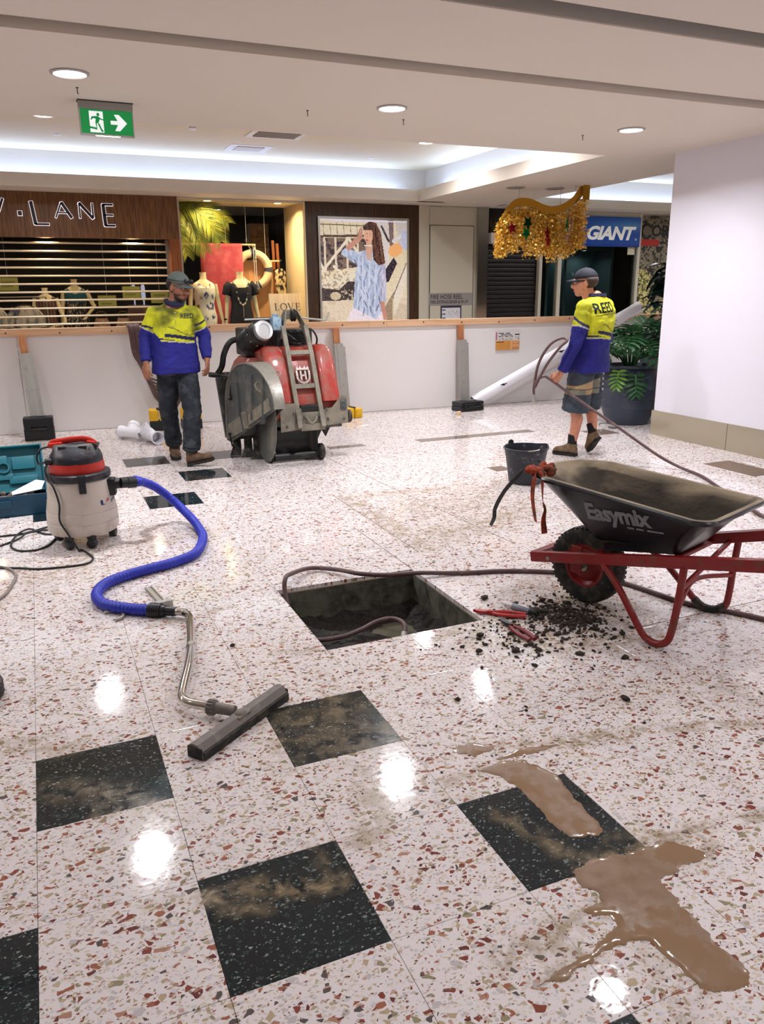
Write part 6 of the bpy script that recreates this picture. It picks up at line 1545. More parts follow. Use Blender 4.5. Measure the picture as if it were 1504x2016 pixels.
def cap(parent, Mh, m, brim_m, pitch=0, glasses=False):
    T = lambda *p: Mh @ Vector(p)
    b = MB(); R = []
    for k in range(9):
        a = k/8*PI/2; z = .032+.088*math.sin(a)-.0; r = math.cos(a)*.92+.08*(1-k/8)
        R.append([T((.083*r)*math.cos(2*PI*j/28), .012+(.102*r)*math.sin(2*PI*j/28), z) for j in range(28)])
    b.rings(R, False, True); b.ball(T(0, .012, .121), .007, u=10, v=6); c = b.build('cap', m, parent)
    so = c.modifiers.new('t', 'SOLIDIFY'); so.thickness = .004
    b = MB(); R = []
    for q in (0, .5, 1):
        ring = []
        for k in range(17):
            a = PI+PI*k/16; x = .08*math.cos(a)*(1-.06*q); y = .012+.10*math.sin(a)*1.0-.068*q*abs(math.sin(a))**.7
            ring.append(T(x, y, .034-.012*q-.02*(x/.08)**2))
        R.append(ring)
    b.rings(R, False, False, closed=False); br = b.build('peak', brim_m, c); so = br.modifiers.new('t', 'SOLIDIFY'); so.thickness = .005
    for f in br.data.polygons: f.use_smooth = True
    return c
skin = mat('skin', (255, 255, 255), .55, vcol='Col'); skin.node_tree.nodes['Principled BSDF'].inputs['Subsurface Weight'].default_value = .08
skin.node_tree.nodes['Principled BSDF'].inputs['Subsurface Radius'].default_value = (.01, .004, .002)
shirt_m = mat('work_shirt', (255, 255, 255), .8, vcol='Col', bump=(160, .15))
navyc = mat('navy_collar', (24, 24, 58), .8)
denim = mat('dusty_dark_denim', (28, 33, 41), .85, dirt=((70, 75, 80), .28, 7), bump=(150, .2))
bootm = mat('brown_suede_boot', (112, 84, 60), .85, dirt=((72, 56, 44), .6, 14)); solem = mat('dark_boot_sole', (34, 28, 26), .8)
eye_w = mat('eye_white', (220, 214, 206), .3); eye_d = mat('eye_dark', (30, 22, 18), .2)
YEL, BLU, NAV = (206, 206, 30), (22, 22, 116), (20, 22, 64)

def person(name, root, label, F, Hp, Hf, tilt, J, shirt_cfg, lower, tone, beard, arms_skin=False):
    t = empty(name, root, 0, label, 'person'); O = Vector(root)
    F_, R_ = frame(F)
    L3 = lambda p: Vector(p)-O
    hf, hr = frame(Hf)
    Mh = Matrix.Translation(L3(Hp)) @ Matrix((-hr if False else hr*-1, hf*-1, Vector((0, 0, 1)))).transposed().to_4x4() @ RX(tilt) @ Matrix.Diagonal((1.06, 1.06, 1.05, 1))
    J = {k: L3(v) for k, v in J.items()}
    # ---- body: one continuous skin
    b = MB(); head_parts(b, Mh)
    chain(b, [Mh @ Vector((0, .02, -.06)), (Mh @ Vector((0, .03, -.13))), J['neck']], [.056, .055, .060])
    b.rings([oval(J['pelvis']+Vector((0, 0, -.10)), R_, F_, .14, .09), oval(J['pelvis'], R_, F_, .155, .10), oval(J['waist'], R_, F_, .14, .09), oval(J['chest'], R_, F_, .155, .10), oval(J['chest']+Vector((0, 0, .12)), R_, F_, .13, .08), oval(J['neck']-Vector((0, 0, .0)), R_, F_, .06, .055)])
    for s_ in 'LR':
        chain(b, [J['sh'+s_], J['el'+s_], J['wr'+s_]], [.050, .038, .028])
        cone(b, J['chest']+Vector((0, 0, .1)), J['sh'+s_], .05, .05)
        chain(b, [J['hip'+s_], J['kn'+s_], J['kn'+s_].lerp(J['an'+s_], .28)+J['calf'+s_], J['an'+s_]], [.078, .052, .055, .036])
        cone(b, J['an'+s_], J['he'+s_].lerp(J['to'+s_], .6)+Vector((0, 0, .03)), .034, .03)
        hd_ = J['ha'+s_]-J['wr'+s_]
        sd = R_*(1 if s_ == 'R' else -1)
        if s_ == shirt_cfg.get('grip'): hand(b, J['wr'+s_], hd_, R_*.9+F_*.2, -1, 1.15)
        else: hand(b, J['wr'+s_], hd_, sd*-.75-F_*.65, 1 if s_ == 'L' else -1, .55)
    body = b.build('body', skin, t); remesh(body, .0052, 2)
    Mi = Mh.inverted()
    def tone_fn(c):
        h = Mi @ c; k = noise.fractal(c*30, 1, 2, 3)*.06
        col = Vector(tone)*(1+k)
        if beard and -.135 < h.z < -.045 and h.y < .0 and (h.z < -.085 or (abs(h.x) > .046 and h.z < -.055) or (-.058 < h.z < -.05 and abs(h.x) < .03)): col = Vector(beard)
        if abs(h.x) < .022 and -.083 < h.z < -.056 and h.y < -.082: col = Vector((tone[0]*.8, tone[1]*.55, tone[2]*.52))
        return tuple(max(0, min(255, v)) for v in col)
    vcol(body.data, tone_fn)
    for s_ in (-1, 1):
        e = MB(); e.ball(Mh @ Vector((s_*.031, -.079, .0)), (.012, .009, .0075), Mh.to_3x3(), 12, 8); eo = e.build('eye', eye_w, body)
        e = MB(); e.ball(Mh @ Vector((s_*.031, -.0865, .0)), (.0055, .003, .0055), Mh.to_3x3(), 10, 6); e.build('iris', eye_d, eo) if False else e.build('iris', eye_d, body)
        e = MB(); e.tube([Mh @ Vector((s_*.014, -.091, .019)), Mh @ Vector((s_*.034, -.091, .024)), Mh @ Vector((s_*.052, -.078, .018))], .0038, 8); e.build('eyebrow', shirt_cfg['hair'], body)
    # hair below the cap
    b = MB(); Q = Mh.to_3x3()
    b.ball(Mh @ Vector((0, .022, .012)), (.0785, .091, .072), Q)
    bm = b.bm
    bmesh.ops.delete(bm, geom=[v for v in bm.verts if (Mi @ v.co).z > .05 or ((Mi @ v.co).y < .0) or (Mi @ v.co).z < -.055], context='VERTS')
    h = b.build('hair', shirt_cfg['hair'], body); so = h.modifiers.new('t', 'SOLIDIFY'); so.thickness = .008; so.offset = 1
    # ---- shirt
    b = MB()
    C = shirt_cfg; up = Vector((0, 0, 1))
    rings_ = []
    for (z, a, d_, fo) in C['torso']:
        zz = z-O.z
        ks = [(J['pelvis'].z-.3, J['pelvis']), (J['pelvis'].z, J['pelvis']), (J['waist'].z, J['waist']), (J['chest'].z, J['chest']), (J['neck'].z, J['neck'])]
        c = None
        for (z0, p0), (z1, p1) in zip(ks, ks[1:]):
            if z0 <= zz <= z1: u = (zz-z0)/(z1-z0); c = Vector((p0.x+(p1.x-p0.x)*u, p0.y+(p1.y-p0.y)*u, zz))
        if c is None: c = Vector((J['neck'].x, J['neck'].y, zz))
        rg_ = oval(c+F_*fo, R_, F_, a, d_)
        if z > 1.4: rg_ = [p-Vector((0, 0, max(0, (p-c).dot(F_)-.0)*(1.1 if z > 1.46 else .5)*C.get('vneck', 0))) for p in rg_]
        rings_.append(rg_)
    b.rings(rings_)
    for s_ in 'LR':
        sh, el, wr = J['sh'+s_], J['el'+s_], J['wr'+s_]
        cuff = el.lerp(wr, .93)
        b.tube([sh.lerp(J['chest']+Vector((0, 0, .1)), .45), sh, sh.lerp(el, .5), el, el.lerp(wr, .5), cuff], [.064, .069, .066, .058, .053, .043], 16)
        b.ball(sh, .069); b.ball(el, .059)
        cone(b, J['neck']-Vector((0, 0, .045)), sh, .045, .062)
    sh_ = b.build('shirt', shirt_m, t); remesh(sh_, .0075, 4, .5); wrinkle(sh_, .006, 9, (1, 1, 1.7), 3); wrinkle(sh_, .0025, 26, (1, 1, 1.2), 8)
    cz = C['split']
    def paint(c):
        z = c.z; v = c-J['chest']; x = v.dot(R_); y = v.dot(F_)
        best = None
        for s_ in 'LR':
            sh, el, wr = J['sh'+s_], J['el'+s_], J['wr'+s_]
            d1 = (el-sh); u = max(0, min(1, (c-sh).dot(d1)/d1.length_squared)); dd = (c-sh-d1*u).length
            if dd < .085 and u > .15 or (c-el).length < .08 or ((c-el).dot(wr-el) > 0 and (c-el.lerp(wr, .5)).length < .19 and abs(x) > .15): best = u if (c-el).dot(wr-el) <= 0 else 1.2
        n1 = noise.fractal(c*6, 1, 2, 4)
        if best is not None and abs(x) > .155:
            if best > C['slv']: return BLU if best > C['slv']+.03 else (200, 200, 210)
            if C['slv']-.17 < best+.12*math.sin(y*14) < C['slv']-.09: return NAV
            return tuple(Vector(YEL)*(1-.25*max(0, n1)-C['grime_shade']*max(0, n1+.2)))
        k = x if y > 0 else -x
        edge = cz+.012*math.sin(k*9)
        if z < edge: 
            if edge-.006 < z: return (190, 190, 200)
            return tuple(Vector(BLU)*(1+.12*n1))
        q = z-edge
        if .012+.16*(k+.19)*.5 < q < .05+.11*(k+.17)*.5 and k < .13: return NAV
        if .01 < q < .03 and k > .02: return NAV if q < .012+.09*max(0, k-.03) else YEL
        if abs(q-.085-.14*(k+.1)*.6-.02*math.sin(k*20)) < .004 and k < .1: return (60, 66, 40)
        return tuple(Vector(YEL)*(1-.22*max(0, n1)-C['grime_shade']*max(0, n1+.25)))
    vcol(sh_.data, lambda c: tuple(max(0, min(255, q)) for q in paint(c)))
    b = MB(); n0 = J['neck']
    R2 = [oval(n0+Vector((0, 0, dz))+F_*fo, R_, F_, a, a*.95, 24, 2) for dz, a, fo in ((-.005, .088, .0), (.012, .080, -.004), (.034, .076, -.008), (.036, .083, -.008), (.008, .094, -.004))]
    if C.get('vneck'): R2 = [[p-Vector((0, 0, .42*max(0, (p-n0).dot(F_)))) for p in r_] for r_ in R2]
    b.rings(R2, False, False); cl = b.build('collar', navyc, sh_); 
    return t, body, sh_, Mh, J, F_, R_, L3

hair1 = mat('dark_brown_hair', (40, 28, 22), .8)
# ---------------- man walking towards us on the left
R1 = (1.15, 7.42, 0)
J1 = dict(neck=(1.175, 7.40, 1.465), chest=(1.16, 7.42, 1.28), waist=(1.15, 7.43, 1.08), pelvis=(1.15, 7.43, .93),
          shR=(.995, 7.43, 1.365), elR=(.905, 7.47, 1.16), wrR=(.882, 7.37, .945), haR=(.872, 7.32, .85),
          shL=(1.34, 7.40, 1.36), elL=(1.425, 7.43, 1.165), wrL=(1.418, 7.33, .955), haL=(1.408, 7.28, .86),
          hipR=(1.075, 7.44, .88), knR=(1.065, 7.54, .50), anR=(1.118, 7.71, .115), heR=(1.115, 7.775, .012), toR=(1.105, 7.545, .012),
          hipL=(1.235, 7.42, .88), knL=(1.245, 7.30, .50), anL=(1.198, 7.235, .125), heL=(1.165, 7.245, .012), toL=(1.375, 7.135, .065),
          calfR=(1.15, 7.44, 0), calfL=(1.15, 7.40, 0))
cfg1 = dict(vneck=1, torso=[(.845, .215, .160, .0), (.90, .214, .158, 0), (1.0, .205, .145, 0), (1.10, .196, .132, 0), (1.26, .20, .128, 0), (1.37, .19, .115, 0), (1.43, .13, .085, 0), (1.47, .075, .07, 0)], split=1.125, slv=.62, grime_shade=.45, hair=hair1)  # yellow dulled by dirt plus backlit shade put into the colour
t1, body1, shirt1, Mh1, K1, F1, RR1, L1 = person('person', R1, 'man in grey cap and dirty, shade-dulled yellow and blue shirt walking towards us past the saw', (.18, -1), (1.222, 7.36, 1.605), (.62, -.78), D(14), J1, cfg1, 'jeans', (150, 98, 74), (60, 40, 32))
T_ = lambda *p: Mh1 @ Vector(p)
c1 = cap(body1, Mh1, mat('grey_cap', (98, 110, 106), .85, bump=(120, .2)), mat('grey_cap_peak', (80, 92, 92), .85))
g = MB()
for s_ in (-1, 1):
    g.ball(T_(s_*.032, -.094, .062), (.029, .007, .018), Mh1.to_3x3() @ R3(x=D(-22)), 16, 8); g.tube(catmull([T_(s_*.058, -.085, .062), T_(s_*.085, -.04, .055), T_(s_*.09, .05, .05)], 5), .003, 8)
g.tube([T_(-.01, -.1, .065), T_(.01, -.1, .065)], .003, 8); g.build('sunglasses', mat('black_gloss', (12, 12, 14), .12), c1)
lo = text_obj('REED', .058, mat('navy_print', (26, 34, 52), .7), 'lettering', shirt1, Matrix.Translation(K1['chest']+Vector((.04, -.4, .05))) @ RZ(D(10)) @ XZ, .0003, .0012, 0, sx=.95); hug(lo, shirt1, .002, (0, 1, 0))
b = MB(); 
for k in range(3): b.lathe([(.001, 0), (.005, 0), (.005, .003), (.001, .003)], 10, Matrix.Translation(K1['chest']+Vector((-.005, -.133, .1-.05*k))) @ RX(PI/2))
b.build('button', M['paper'], shirt1)
b = MB(); b.tube([K1['chest']+Vector((-.004, -.118, .1)), K1['chest']+Vector((-.006, -.136, .0))], .006, 8); b.build('placket', mat('yellow_placket', (180, 180, 30), .8), shirt1)
def trousers(t, J, R_, F_, rad, m, name, seed=1, hem_frac=.93, vfn=None, nr=.006):
    b = MB(); b.rings([oval(J['pelvis']+Vector((0, 0, -.09)), R_, F_, .175, .125), oval(J['pelvis'], R_, F_, .182, .13), oval(J['pelvis']+Vector((0, 0, .09)), R_, F_, .165, .115)])
    for s_ in 'LR':
        h, k, a = J['hip'+s_], J['kn'+s_], J['an'+s_]; e = k.lerp(a, hem_frac) if hem_frac > 0 else h.lerp(k, -hem_frac)
        if hem_frac > 0: b.tube([h+Vector((0, 0, .05)), h, h.lerp(k, .5), k, k.lerp(a, .5), k.lerp(a, .8), e], [.09, .100, .094, .080, .076, .080, .074], 18)
        else: b.tube([h+Vector((0, 0, .06)), h, h.lerp(k, .5), e], [.1, .115, .118, .122], 20)
    o = b.build(name, m, t); remesh(o, .0075, 4); wrinkle(o, nr, 10, (1, 1, 1.6), seed); wrinkle(o, nr*.5, 24, (1, 1, 1.5), seed+4)
    return o
j1 = trousers(t1, K1, RR1, F1, 1, denim, 'jeans')
# turned-up, crumpled hems
b = MB()
for s_ in 'LR':
    k, a = K1['kn'+s_], K1['an'+s_]
    for q, r in ((.83, .078), (.9, .080)): 
        c = k.lerp(a, q); b.tube([c+Vector((.068*math.cos(u)+.006*math.sin(3*u), .072*math.sin(u), .012*math.sin(2*u+q*9))) for u in [2*PI*i/24 for i in range(24)]], .016, 8, closed=True)
b.build('hem_fold', denim, j1)
for s_ in 'LR':
    b = MB(); he, to, an = K1['he'+s_], K1['to'+s_], K1['an'+s_]; boot(b, an, he, to, Vector((0, 0, 1)), .05); b.tube([an-Vector((0, 0, .06)), an+Vector((0, 0, .05))], [.05, .054], 16)
    bo = b.build('boot', bootm, t1); remesh(bo, .006, 3); sole(he, to, Vector((0, 0, 1)), 'sole', solem, bo)
b = MB(); b.box(K1['pelvis']+Vector((-.185, -.02, .03)), (.02, .03, .09), None, .004); b.build('green_tag', mat('green_tag', (0, 150, 96), .5), j1)

# ---------------- man walking away on the right
B2 = Vector((4.61, 6.13, 0))
def P2(u, d, z): return tuple(B2+Vector((.8, -.6, 0))*u+Vector((.6, .8, 0))*d+Vector((0, 0, z)))
J2 = dict(neck=P2(.165, .0, 1.47), chest=P2(.165, 0, 1.27), waist=P2(.135, 0, 1.06), pelvis=P2(.13, 0, .90),
          shL=P2(.065, -.165, 1.385), elL=P2(.005, -.23, 1.06), wrL=P2(-.11, -.235, .805), haL=P2(-.17, -.24, .735),
          shR=P2(.265, .165, 1.39), elR=P2(.29, .25, 1.10), wrR=P2(.17, .29, .92), haR=P2(.08, .29, .88),
          hipL=P2(.085, -.075, .86), knL=P2(.035, -.07, .46), anL=P2(.025, -.05, .105), heL=P2(.065, -.065, .012), toL=P2(-.145, .04, .012),
          hipR=P2(.175, .075, .86), knR=P2(.15, .10, .47), anR=P2(.215, .03, .205), heR=P2(.265, -.005, .165), toR=P2(.195, .135, .02),
          calfL=tuple(B2+Vector((.8, -.6, 0))*.028), calfR=tuple(B2+Vector((.8, -.6, 0))*.025))
cfg2 = dict(torso=[(.80, .205, .175, 0), (.88, .205, .175, 0), (1.0, .195, .16, 0), (1.08, .187, .150, -.005), (1.25, .20, .15, -.015), (1.36, .20, .13, -.015), (1.43, .145, .10, -.01), (1.475, .08, .075, -.005)], split=1.105, slv=.52, grime_shade=.05, hair=mat('short_brown_hair', (58, 42, 32), .8), grip='L')
t2, body2, shirt2, Mh2, K2, F2, RR2, L2 = person('person', tuple(B2), 'man in dark cap and work shorts seen from behind, pulling a hose', (-.35, .94), P2(.055, -.0, 1.605), (-.80, .60), D(4), J2, cfg2, 'shorts', (196, 132, 104), None)
navycap = mat('navy_black_cap', (20, 22, 34), .8)
c2 = cap(body2, Mh2, navycap, navycap)
b = MB(); b.box(Mh2 @ Vector((.0, -.096, .075)), (.03, .004, .03), Mh2.to_3x3()); b.build('cap_badge', mat('badge_grey', (120, 126, 132), .5), c2)
# print on the back: two tone REED over a faint line
mk = Matrix((RR2*1, Vector((0, 0, 1)), F2*-1)).transposed().to_4x4()
mb_ = Matrix.Translation(K2['chest']+F2*-.4+RR2*-.175+Vector((0, 0, .06))) @ mk
lo = text_obj('REED', .125, mat('navy_black_print', (22, 34, 44), .7), 'lettering', shirt2, mb_ @ RZ(D(4)), .0003, .0025, .12, sx=.86); hug(lo, shirt2, .0025, tuple(F2))
b = MB(); b.prism([(.01, -.022), (.30, .0), (.30, .005), (.01, -.016)], .0004, mb_); o = b.build('print_line', mat('faint_print', (120, 124, 40), .7), shirt2); hug(o, shirt2, .002, tuple(F2))
shm = mat('work_shorts', (255, 255, 255), .85, vcol='Col', bump=(140, .2))
s2 = trousers(t2, K2, RR2, F2, 1, shm, 'shorts', 6, -1.06, nr=.007)
def shorts_c(c):
    v = c-K2['pelvis']; n1 = noise.fractal(c*5, 1, 2, 3); u = v.dot(Vector((.8, -.6, 0)))
    if -.30 < c.z-.90+.0 < -.19+.03*math.sin(u*12) and u < .12: 
        if -.255 < c.z-.90 < -.245: return (40, 40, 36)
        return (168, 140, 104) if n1 > -.1 else (120, 118, 104)
    if u > .14 and abs((c.z-.70+u*.6) % .05-.02) < .008 and .62 < c.z < .8: return (186, 186, 184)
    return tuple(Vector((54, 62, 72))*(1+.35*n1))
vcol(s2.data, lambda c: tuple(max(0, min(255, q)) for q in shorts_c(c)))
for s_ in 'LR':
    he, to, an = K2['he'+s_], K2['to'+s_], K2['an'+s_]; up = (an-he.lerp(to, .25)).normalized()
    b = MB(); boot(b, an, he, to, up, .048); b.tube([an-up*.06, an+up*.02], [.048, .05], 16)
    bo = b.build('boot', mat('tan_boot', (128, 104, 76), .85, dirt=((84, 70, 56), .5, 14)) if s_ == 'L' else bpy.data.materials['tan_boot'], t2); remesh(bo, .006, 3); sole(he, to, up, 'sole', solem, bo)
    k = K2['kn'+s_]; d_ = (k-an).normalized(); b = MB(); b.tube([an-d_*.02, an+d_*.05, an+d_*.10, an+d_*.105], [.044, .043, .045, .040], 16); b.build('sock', mat('black_sock', (22, 20, 24), .9) if s_ == 'L' else bpy.data.materials['black_sock'], t2)
# the hose he drags, with its loose loop and brass end
hp2 = empty('dragged_hose', P2(-.20, -.24, .72), 0, 'brown water hose held in the fist of the man walking away', 'hose'); oo = Vector(hp2.location)
fist = Vector(P2(-.19, -.235, .735))
W_ = lambda u, d, z: Vector(P2(u, d, z))
b = MB()
b.tube([v-oo for v in catmull([W_(-.345, -.27, .60), W_(-.345, -.27, .70), W_(-.31, -.28, .90), W_(-.22, -.29, 1.06), W_(-.12, -.28, 1.12), W_(-.07, -.31, 1.10), W_(-.13, -.33, 1.04), W_(-.23, -.33, .90), W_(-.30, -.32, .76), W_(-.335, -.31, .68), W_(-.32, -.30, .74), W_(-.26, -.26, .775), fist, (4.43, 5.92, .62), (4.70, 5.60, .36), (4.95, 5.32, .12), (5.06, 5.15, .03), (5.02, 4.85, .0135), (4.80, 4.4, .0135), (4.62, 4.02, .0135), (4.47, 3.7, .0135), (4.4, 3.2, .0135), (4.6, 2.5, .0135), (5.2, 2.0, .0135)], 7)], .0125, 12); b.build('hose', hm, hp2)
b = MB(); b.cyl(W_(-.345, -.27, .61)-oo, W_(-.345, -.27, .56)-oo, .014); b.cyl(W_(-.345, -.27, .575)-oo, W_(-.34, -.27, .535)-oo, .02, .018); b.build('end_fitting', M['galv'], hp2)
# ------------------------------------------------------------------ floor saw
SO = Vector((2.15, 7.2, 0))
sw = empty('floor_saw', tuple(SO), 0, 'red walk-behind floor saw caked in grey slurry, blade guard on its left', 'floor saw')
srm = mat('saw_red', (166, 48, 36), .34, dirt=((138, 96, 82), .55, 7), coat=.3)
sgm = mat('slurry_grey_steel', (140, 132, 116), .6, dirt=((112, 106, 94), .6, 9), bump=(40, .2))
sdk = mat('slurry_dark_grey', (72, 76, 76), .55, dirt=((126, 118, 104), .42, 5))
blk2 = mat('saw_black', (22, 22, 24), .45, dirt=((66, 62, 56), .3, 12))
def B(): return MB()
def fin(b, name, m, parent=None, **k):
    if parent is not None and parent.name.startswith('blade_guard') or name == 'blade_guard':
        for v in b.bm.verts:
            if v.co.x < 1.82: v.co.x += .075-.19*(v.co.y-6.53)/1.1
    b.bm.transform(Matrix.Translation(-SO)); return b.build(name, m, parent or sw, **k)
def rrect(x0, x1, y0, y1, z, r=.05, n=5):
    P = []
    for cx, cy, a0 in ((x1-r, y1-r, 0), (x0+r, y1-r, 90), (x0+r, y0+r, 180), (x1-r, y0+r, 270)):
        for k in range(n+1): a = D(a0+90*k/n); P.append((cx+r*math.cos(a), cy+r*math.sin(a), z))
    return P
# hood
b = B(); b.rings([rrect(1.93, 2.60, 6.99, 7.75, .40, .05), rrect(1.93, 2.60, 7.01, 7.8, .56, .06), rrect(1.915, 2.595, 7.09, 7.85, .78, .07), rrect(1.90, 2.585, 7.16, 7.85, .92, .07), rrect(1.885, 2.565, 7.22, 7.82, 1.0, .08), rrect(1.91, 2.54, 7.26, 7.8, 1.035, .08), rrect(1.95, 2.5, 7.3, 7.75, 1.045, .08)])
hood = fin(b, 'hood', srm)
for x0, x1 in ((1.895, 2.105), (2.40, 2.58)):
    b = B(); b.rings([rrect(x0, x1, 6.955, 7.3, .56, .035), rrect(x0, x1, 7.03, 7.35, .78, .045), rrect(x0, x1, 7.11, 7.4, .94, .05), rrect(x0+.01, x1-.01, 7.17, 7.45, 1.02, .05), rrect(x0+.03, x1-.03, 7.22, 7.45, 1.055, .05)]); fin(b, 'hood_cheek', srm, hood)
b = B(); b.rings([rrect(1.73, 1.93, 7.25, 7.85, .55, .05), rrect(1.73, 1.93, 7.28, 7.85, .80, .05), rrect(1.77, 1.93, 7.32, 7.82, .90, .05), rrect(1.82, 1.93, 7.36, 7.8, .95, .04)]); fin(b, 'hood_shoulder', srm, hood)
b = B(); b.bx(2.17, 2.36, 6.935, 7.0, .42, .535, .012); fin(b, 'air_opening', blk2, hood)
# chassis
b = B(); b.bx(1.93, 2.6, 7.0, 7.85, .30, .42, .006); b.bx(1.68, 1.95, 7.35, 7.9, .22, .60, .006); b.prism([(1.62, .16), (1.76, .14), (1.78, .80), (1.60, .80), (1.56, .74)], .05, TR(0, 7.72, 0) @ XZ); b.bx(1.66, 1.74, 7.5, 7.76, .2, .78, .006); chs = fin(b, 'chassis', sdk)
def plate(P, y, name, th=.012, m=None): 
    b = B(); b.prism(P, th, TR(0, y, 0) @ XZ); return fin(b, name, m or sgm, bevel=.002)
pl1 = plate([(1.97, .30), (2.175, .315), (2.175, .50), (2.12, .56), (2.01, .56), (1.97, .50)], 6.93, 'front_plate')
pl2 = plate([(2.385, .335), (2.635, .345), (2.625, .60), (2.575, .61), (2.475, .50), (2.385, .485)], 6.93, 'front_plate')
b = B(); b.bx(2.16, 2.40, 6.90, 6.95, .30, .365, .006); b.bx(2.17, 2.39, 6.925, 6.94, .365, .47, .003); fin(b, 'front_bar', sgm)
for x, z in ((2.03, .35), (2.10, .47), (2.14, .36), (2.43, .40), (2.42, .49), (2.59, .39), (2.20, .43), (2.34, .43)):
    b = B(); b.lathe([(.013, 0), (.013, .01), (.006, .016)], 8, TR(x, 6.922, z) @ RX(PI/2)); fin(b, 'bolt', sdk)
b = B(); b.tube(catmull([(2.215, 6.92, .43), (2.235, 6.905, .395), (2.27, 6.9, .37), (2.305, 6.905, .395), (2.325, 6.92, .43)], 6), .009, 8); fin(b, 'lifting_ring', sgm)
b = B()
for z in (.545, .505): b.lathe([(.02, 0), (.02, .012), (.009, .018)], 10, TR(2.585, 6.92, z) @ RX(PI/2))
b.box((2.585, 6.915, .525), (.06, .012, .10), None, .004); fin(b, 'lug', sdk)
# ladder shaped lifting frame
def bar(mb, p, q, w_=.042, h=.03):
    p, q = Vector(p), Vector(q); d = (q-p).normalized(); x = Vector((1, 0, 0)); x = (x-d*x.dot(d)).normalized(); y = d.cross(x)
    mb.box((p+q)/2, (w_, h, (q-p).length), Matrix((x, y, d)).transposed(), .003)
lf = None
for x, xt in ((2.135, 2.13), (2.365, 2.355)):
    b = B(); bar(b, (x+.005, 6.87, .335), (xt, 7.13, 1.0)); bar(b, (xt, 7.128, .99), (xt-.005*(1 if x < 2.2 else 2), 7.245, 1.24)); lf = fin(b, 'lifting_rail', sgm)
for z in (.70, 1.0):
    y = 6.87+(z-.335)*.391; b = B(); bar(b, (2.25, y, z-.02), (2.25, y+.016, z+.02), .2, .028); fin(b, 'cross_rung', sgm)
for x, s_ in ((2.115, 1), (2.36, -1)):
    b = B(); 
    P = [(7.20, 1.14), (7.30, 1.12), (7.42, 1.33), (7.40, 1.38), (7.33, 1.38), (7.25, 1.27)]
    lo = [b.bm.verts.new((x+s_*max(0, (z-1.2))*.38, y, z)) for y, z in P]; hi = [b.bm.verts.new((x+s_*max(0, (z-1.2))*.38+.012, y, z)) for y, z in P]
    b.bm.faces.new(lo); b.bm.faces.new(list(reversed(hi)))
    for i in range(6): b.bm.faces.new((lo[i], lo[(i+1) % 6], hi[(i+1) % 6], hi[i]))
    fin(b, 'gusset', sgm)
b = B(); b.bx(2.17, 2.31, 7.34, 7.37, 1.30, 1.385, .006); fin(b, 'top_bracket', sgm)
b = B(); b.lathe([(.02, -.022), (.05, -.022), (.06, -.014), (.05, 0), (.06, .014), (.05, .022), (.02, .022)], 24, TR(2.255, 7.33, 1.335) @ RY(PI/2)); fin(b, 'pulley', blk2)
# emblem: crowned shield with an H, on the sloping hood
em = mat('silver_emblem', (206, 198, 192), .3, .6)
b = B(); tilt = RX(-math.atan(.40)); S = []
m_ = TR(2.25, 7.075, .80) @ RX(-math.atan(.41)) @ XZ
def seg2(P, wd):
    P = [Vector((x, y)) for x, y in P]
    for a, c in zip(P, P[1:]):
        d = (c-a).normalized(); n_ = Vector((-d.y, d.x))*wd/2; e = d*wd*.3
        b.prism([tuple(a-e+n_), tuple(c+e+n_), tuple(c+e-n_), tuple(a-e-n_)][::-1], .012, m_)
arcp = [(.06*math.cos(a), -.015+.06*math.sin(a)*1.05) for a in [D(180+15*k) for k in range(13)]]
seg2([(-.06, .035)]+arcp+[(.06, .035)], .018); seg2([(-.022, -.045), (-.022, .03)], .015); seg2([(.022, -.045), (.022, .03)], .015); seg2([(-.022, -.008), (.022, -.008)], .013)
b.prism([(-.065, .045), (-.055, .08), (-.035, .06), (-.022, .085), (-.008, .062), (.008, .062), (.022, .085), (.035, .06), (.055, .08), (.065, .045)], .012, m_); fin(b, 'emblem', em)
# blade and guard
b = B(); NB = 96; prof = []
R0 = [(1.848, 7.05+.06*math.sin(2*PI*k/NB), .44+.06*math.cos(2*PI*k/NB)) for k in range(NB)]
rad = lambda k: .42 if k % 4 else .412
R1_ = [(1.848, 7.05+rad(k)*math.sin(2*PI*k/NB), .44+rad(k)*math.cos(2*PI*k/NB)) for k in range(NB)]; R2_ = [(1.853, p[1], p[2]) for p in R1_]; R3_ = [(1.853, p[1], p[2]) for p in R0]
b.rings([R0, R1_, R2_, R3_]); fin(b, 'blade', mat('dusty_blade', (104, 106, 102), .45, .5, dirt=((128, 122, 110), .45, 4)))
b = B(); b.cyl((1.80, 7.05, .44), (1.93, 7.05, .44), .07); fin(b, 'blade_flange', sgm)
GP = [(6.53, .575), (6.55, .67), (6.64, .79), (6.80, .885), (6.98, .93), (7.20, .925), (7.40, .86), (7.55, .73), (7.63, .52), (7.64, .14), (7.56, .13)]
YZ = Matrix(((0, 0, 1, 0), (1, 0, 0, 0), (0, 1, 0, 0), (0, 0, 0, 1)))     # 2D (y, z) -> world, extruded along +x
b = B(); b.prism(GP, .012, TR(1.745, 0, 0) @ YZ); b.prism(GP, .010, TR(1.885, 0, 0) @ YZ); gd = fin(b, 'blade_guard', sdk)
b = B()
arc = [Vector((0, y, z)) for y, z in catmull([(y, z, 0) for y, z in GP[:-1]], 4) for _ in (0,)] if False else [Vector((0, p.x, p.y)) for p in catmull([(y, z, 0) for y, z in GP[:-1]], 4)]
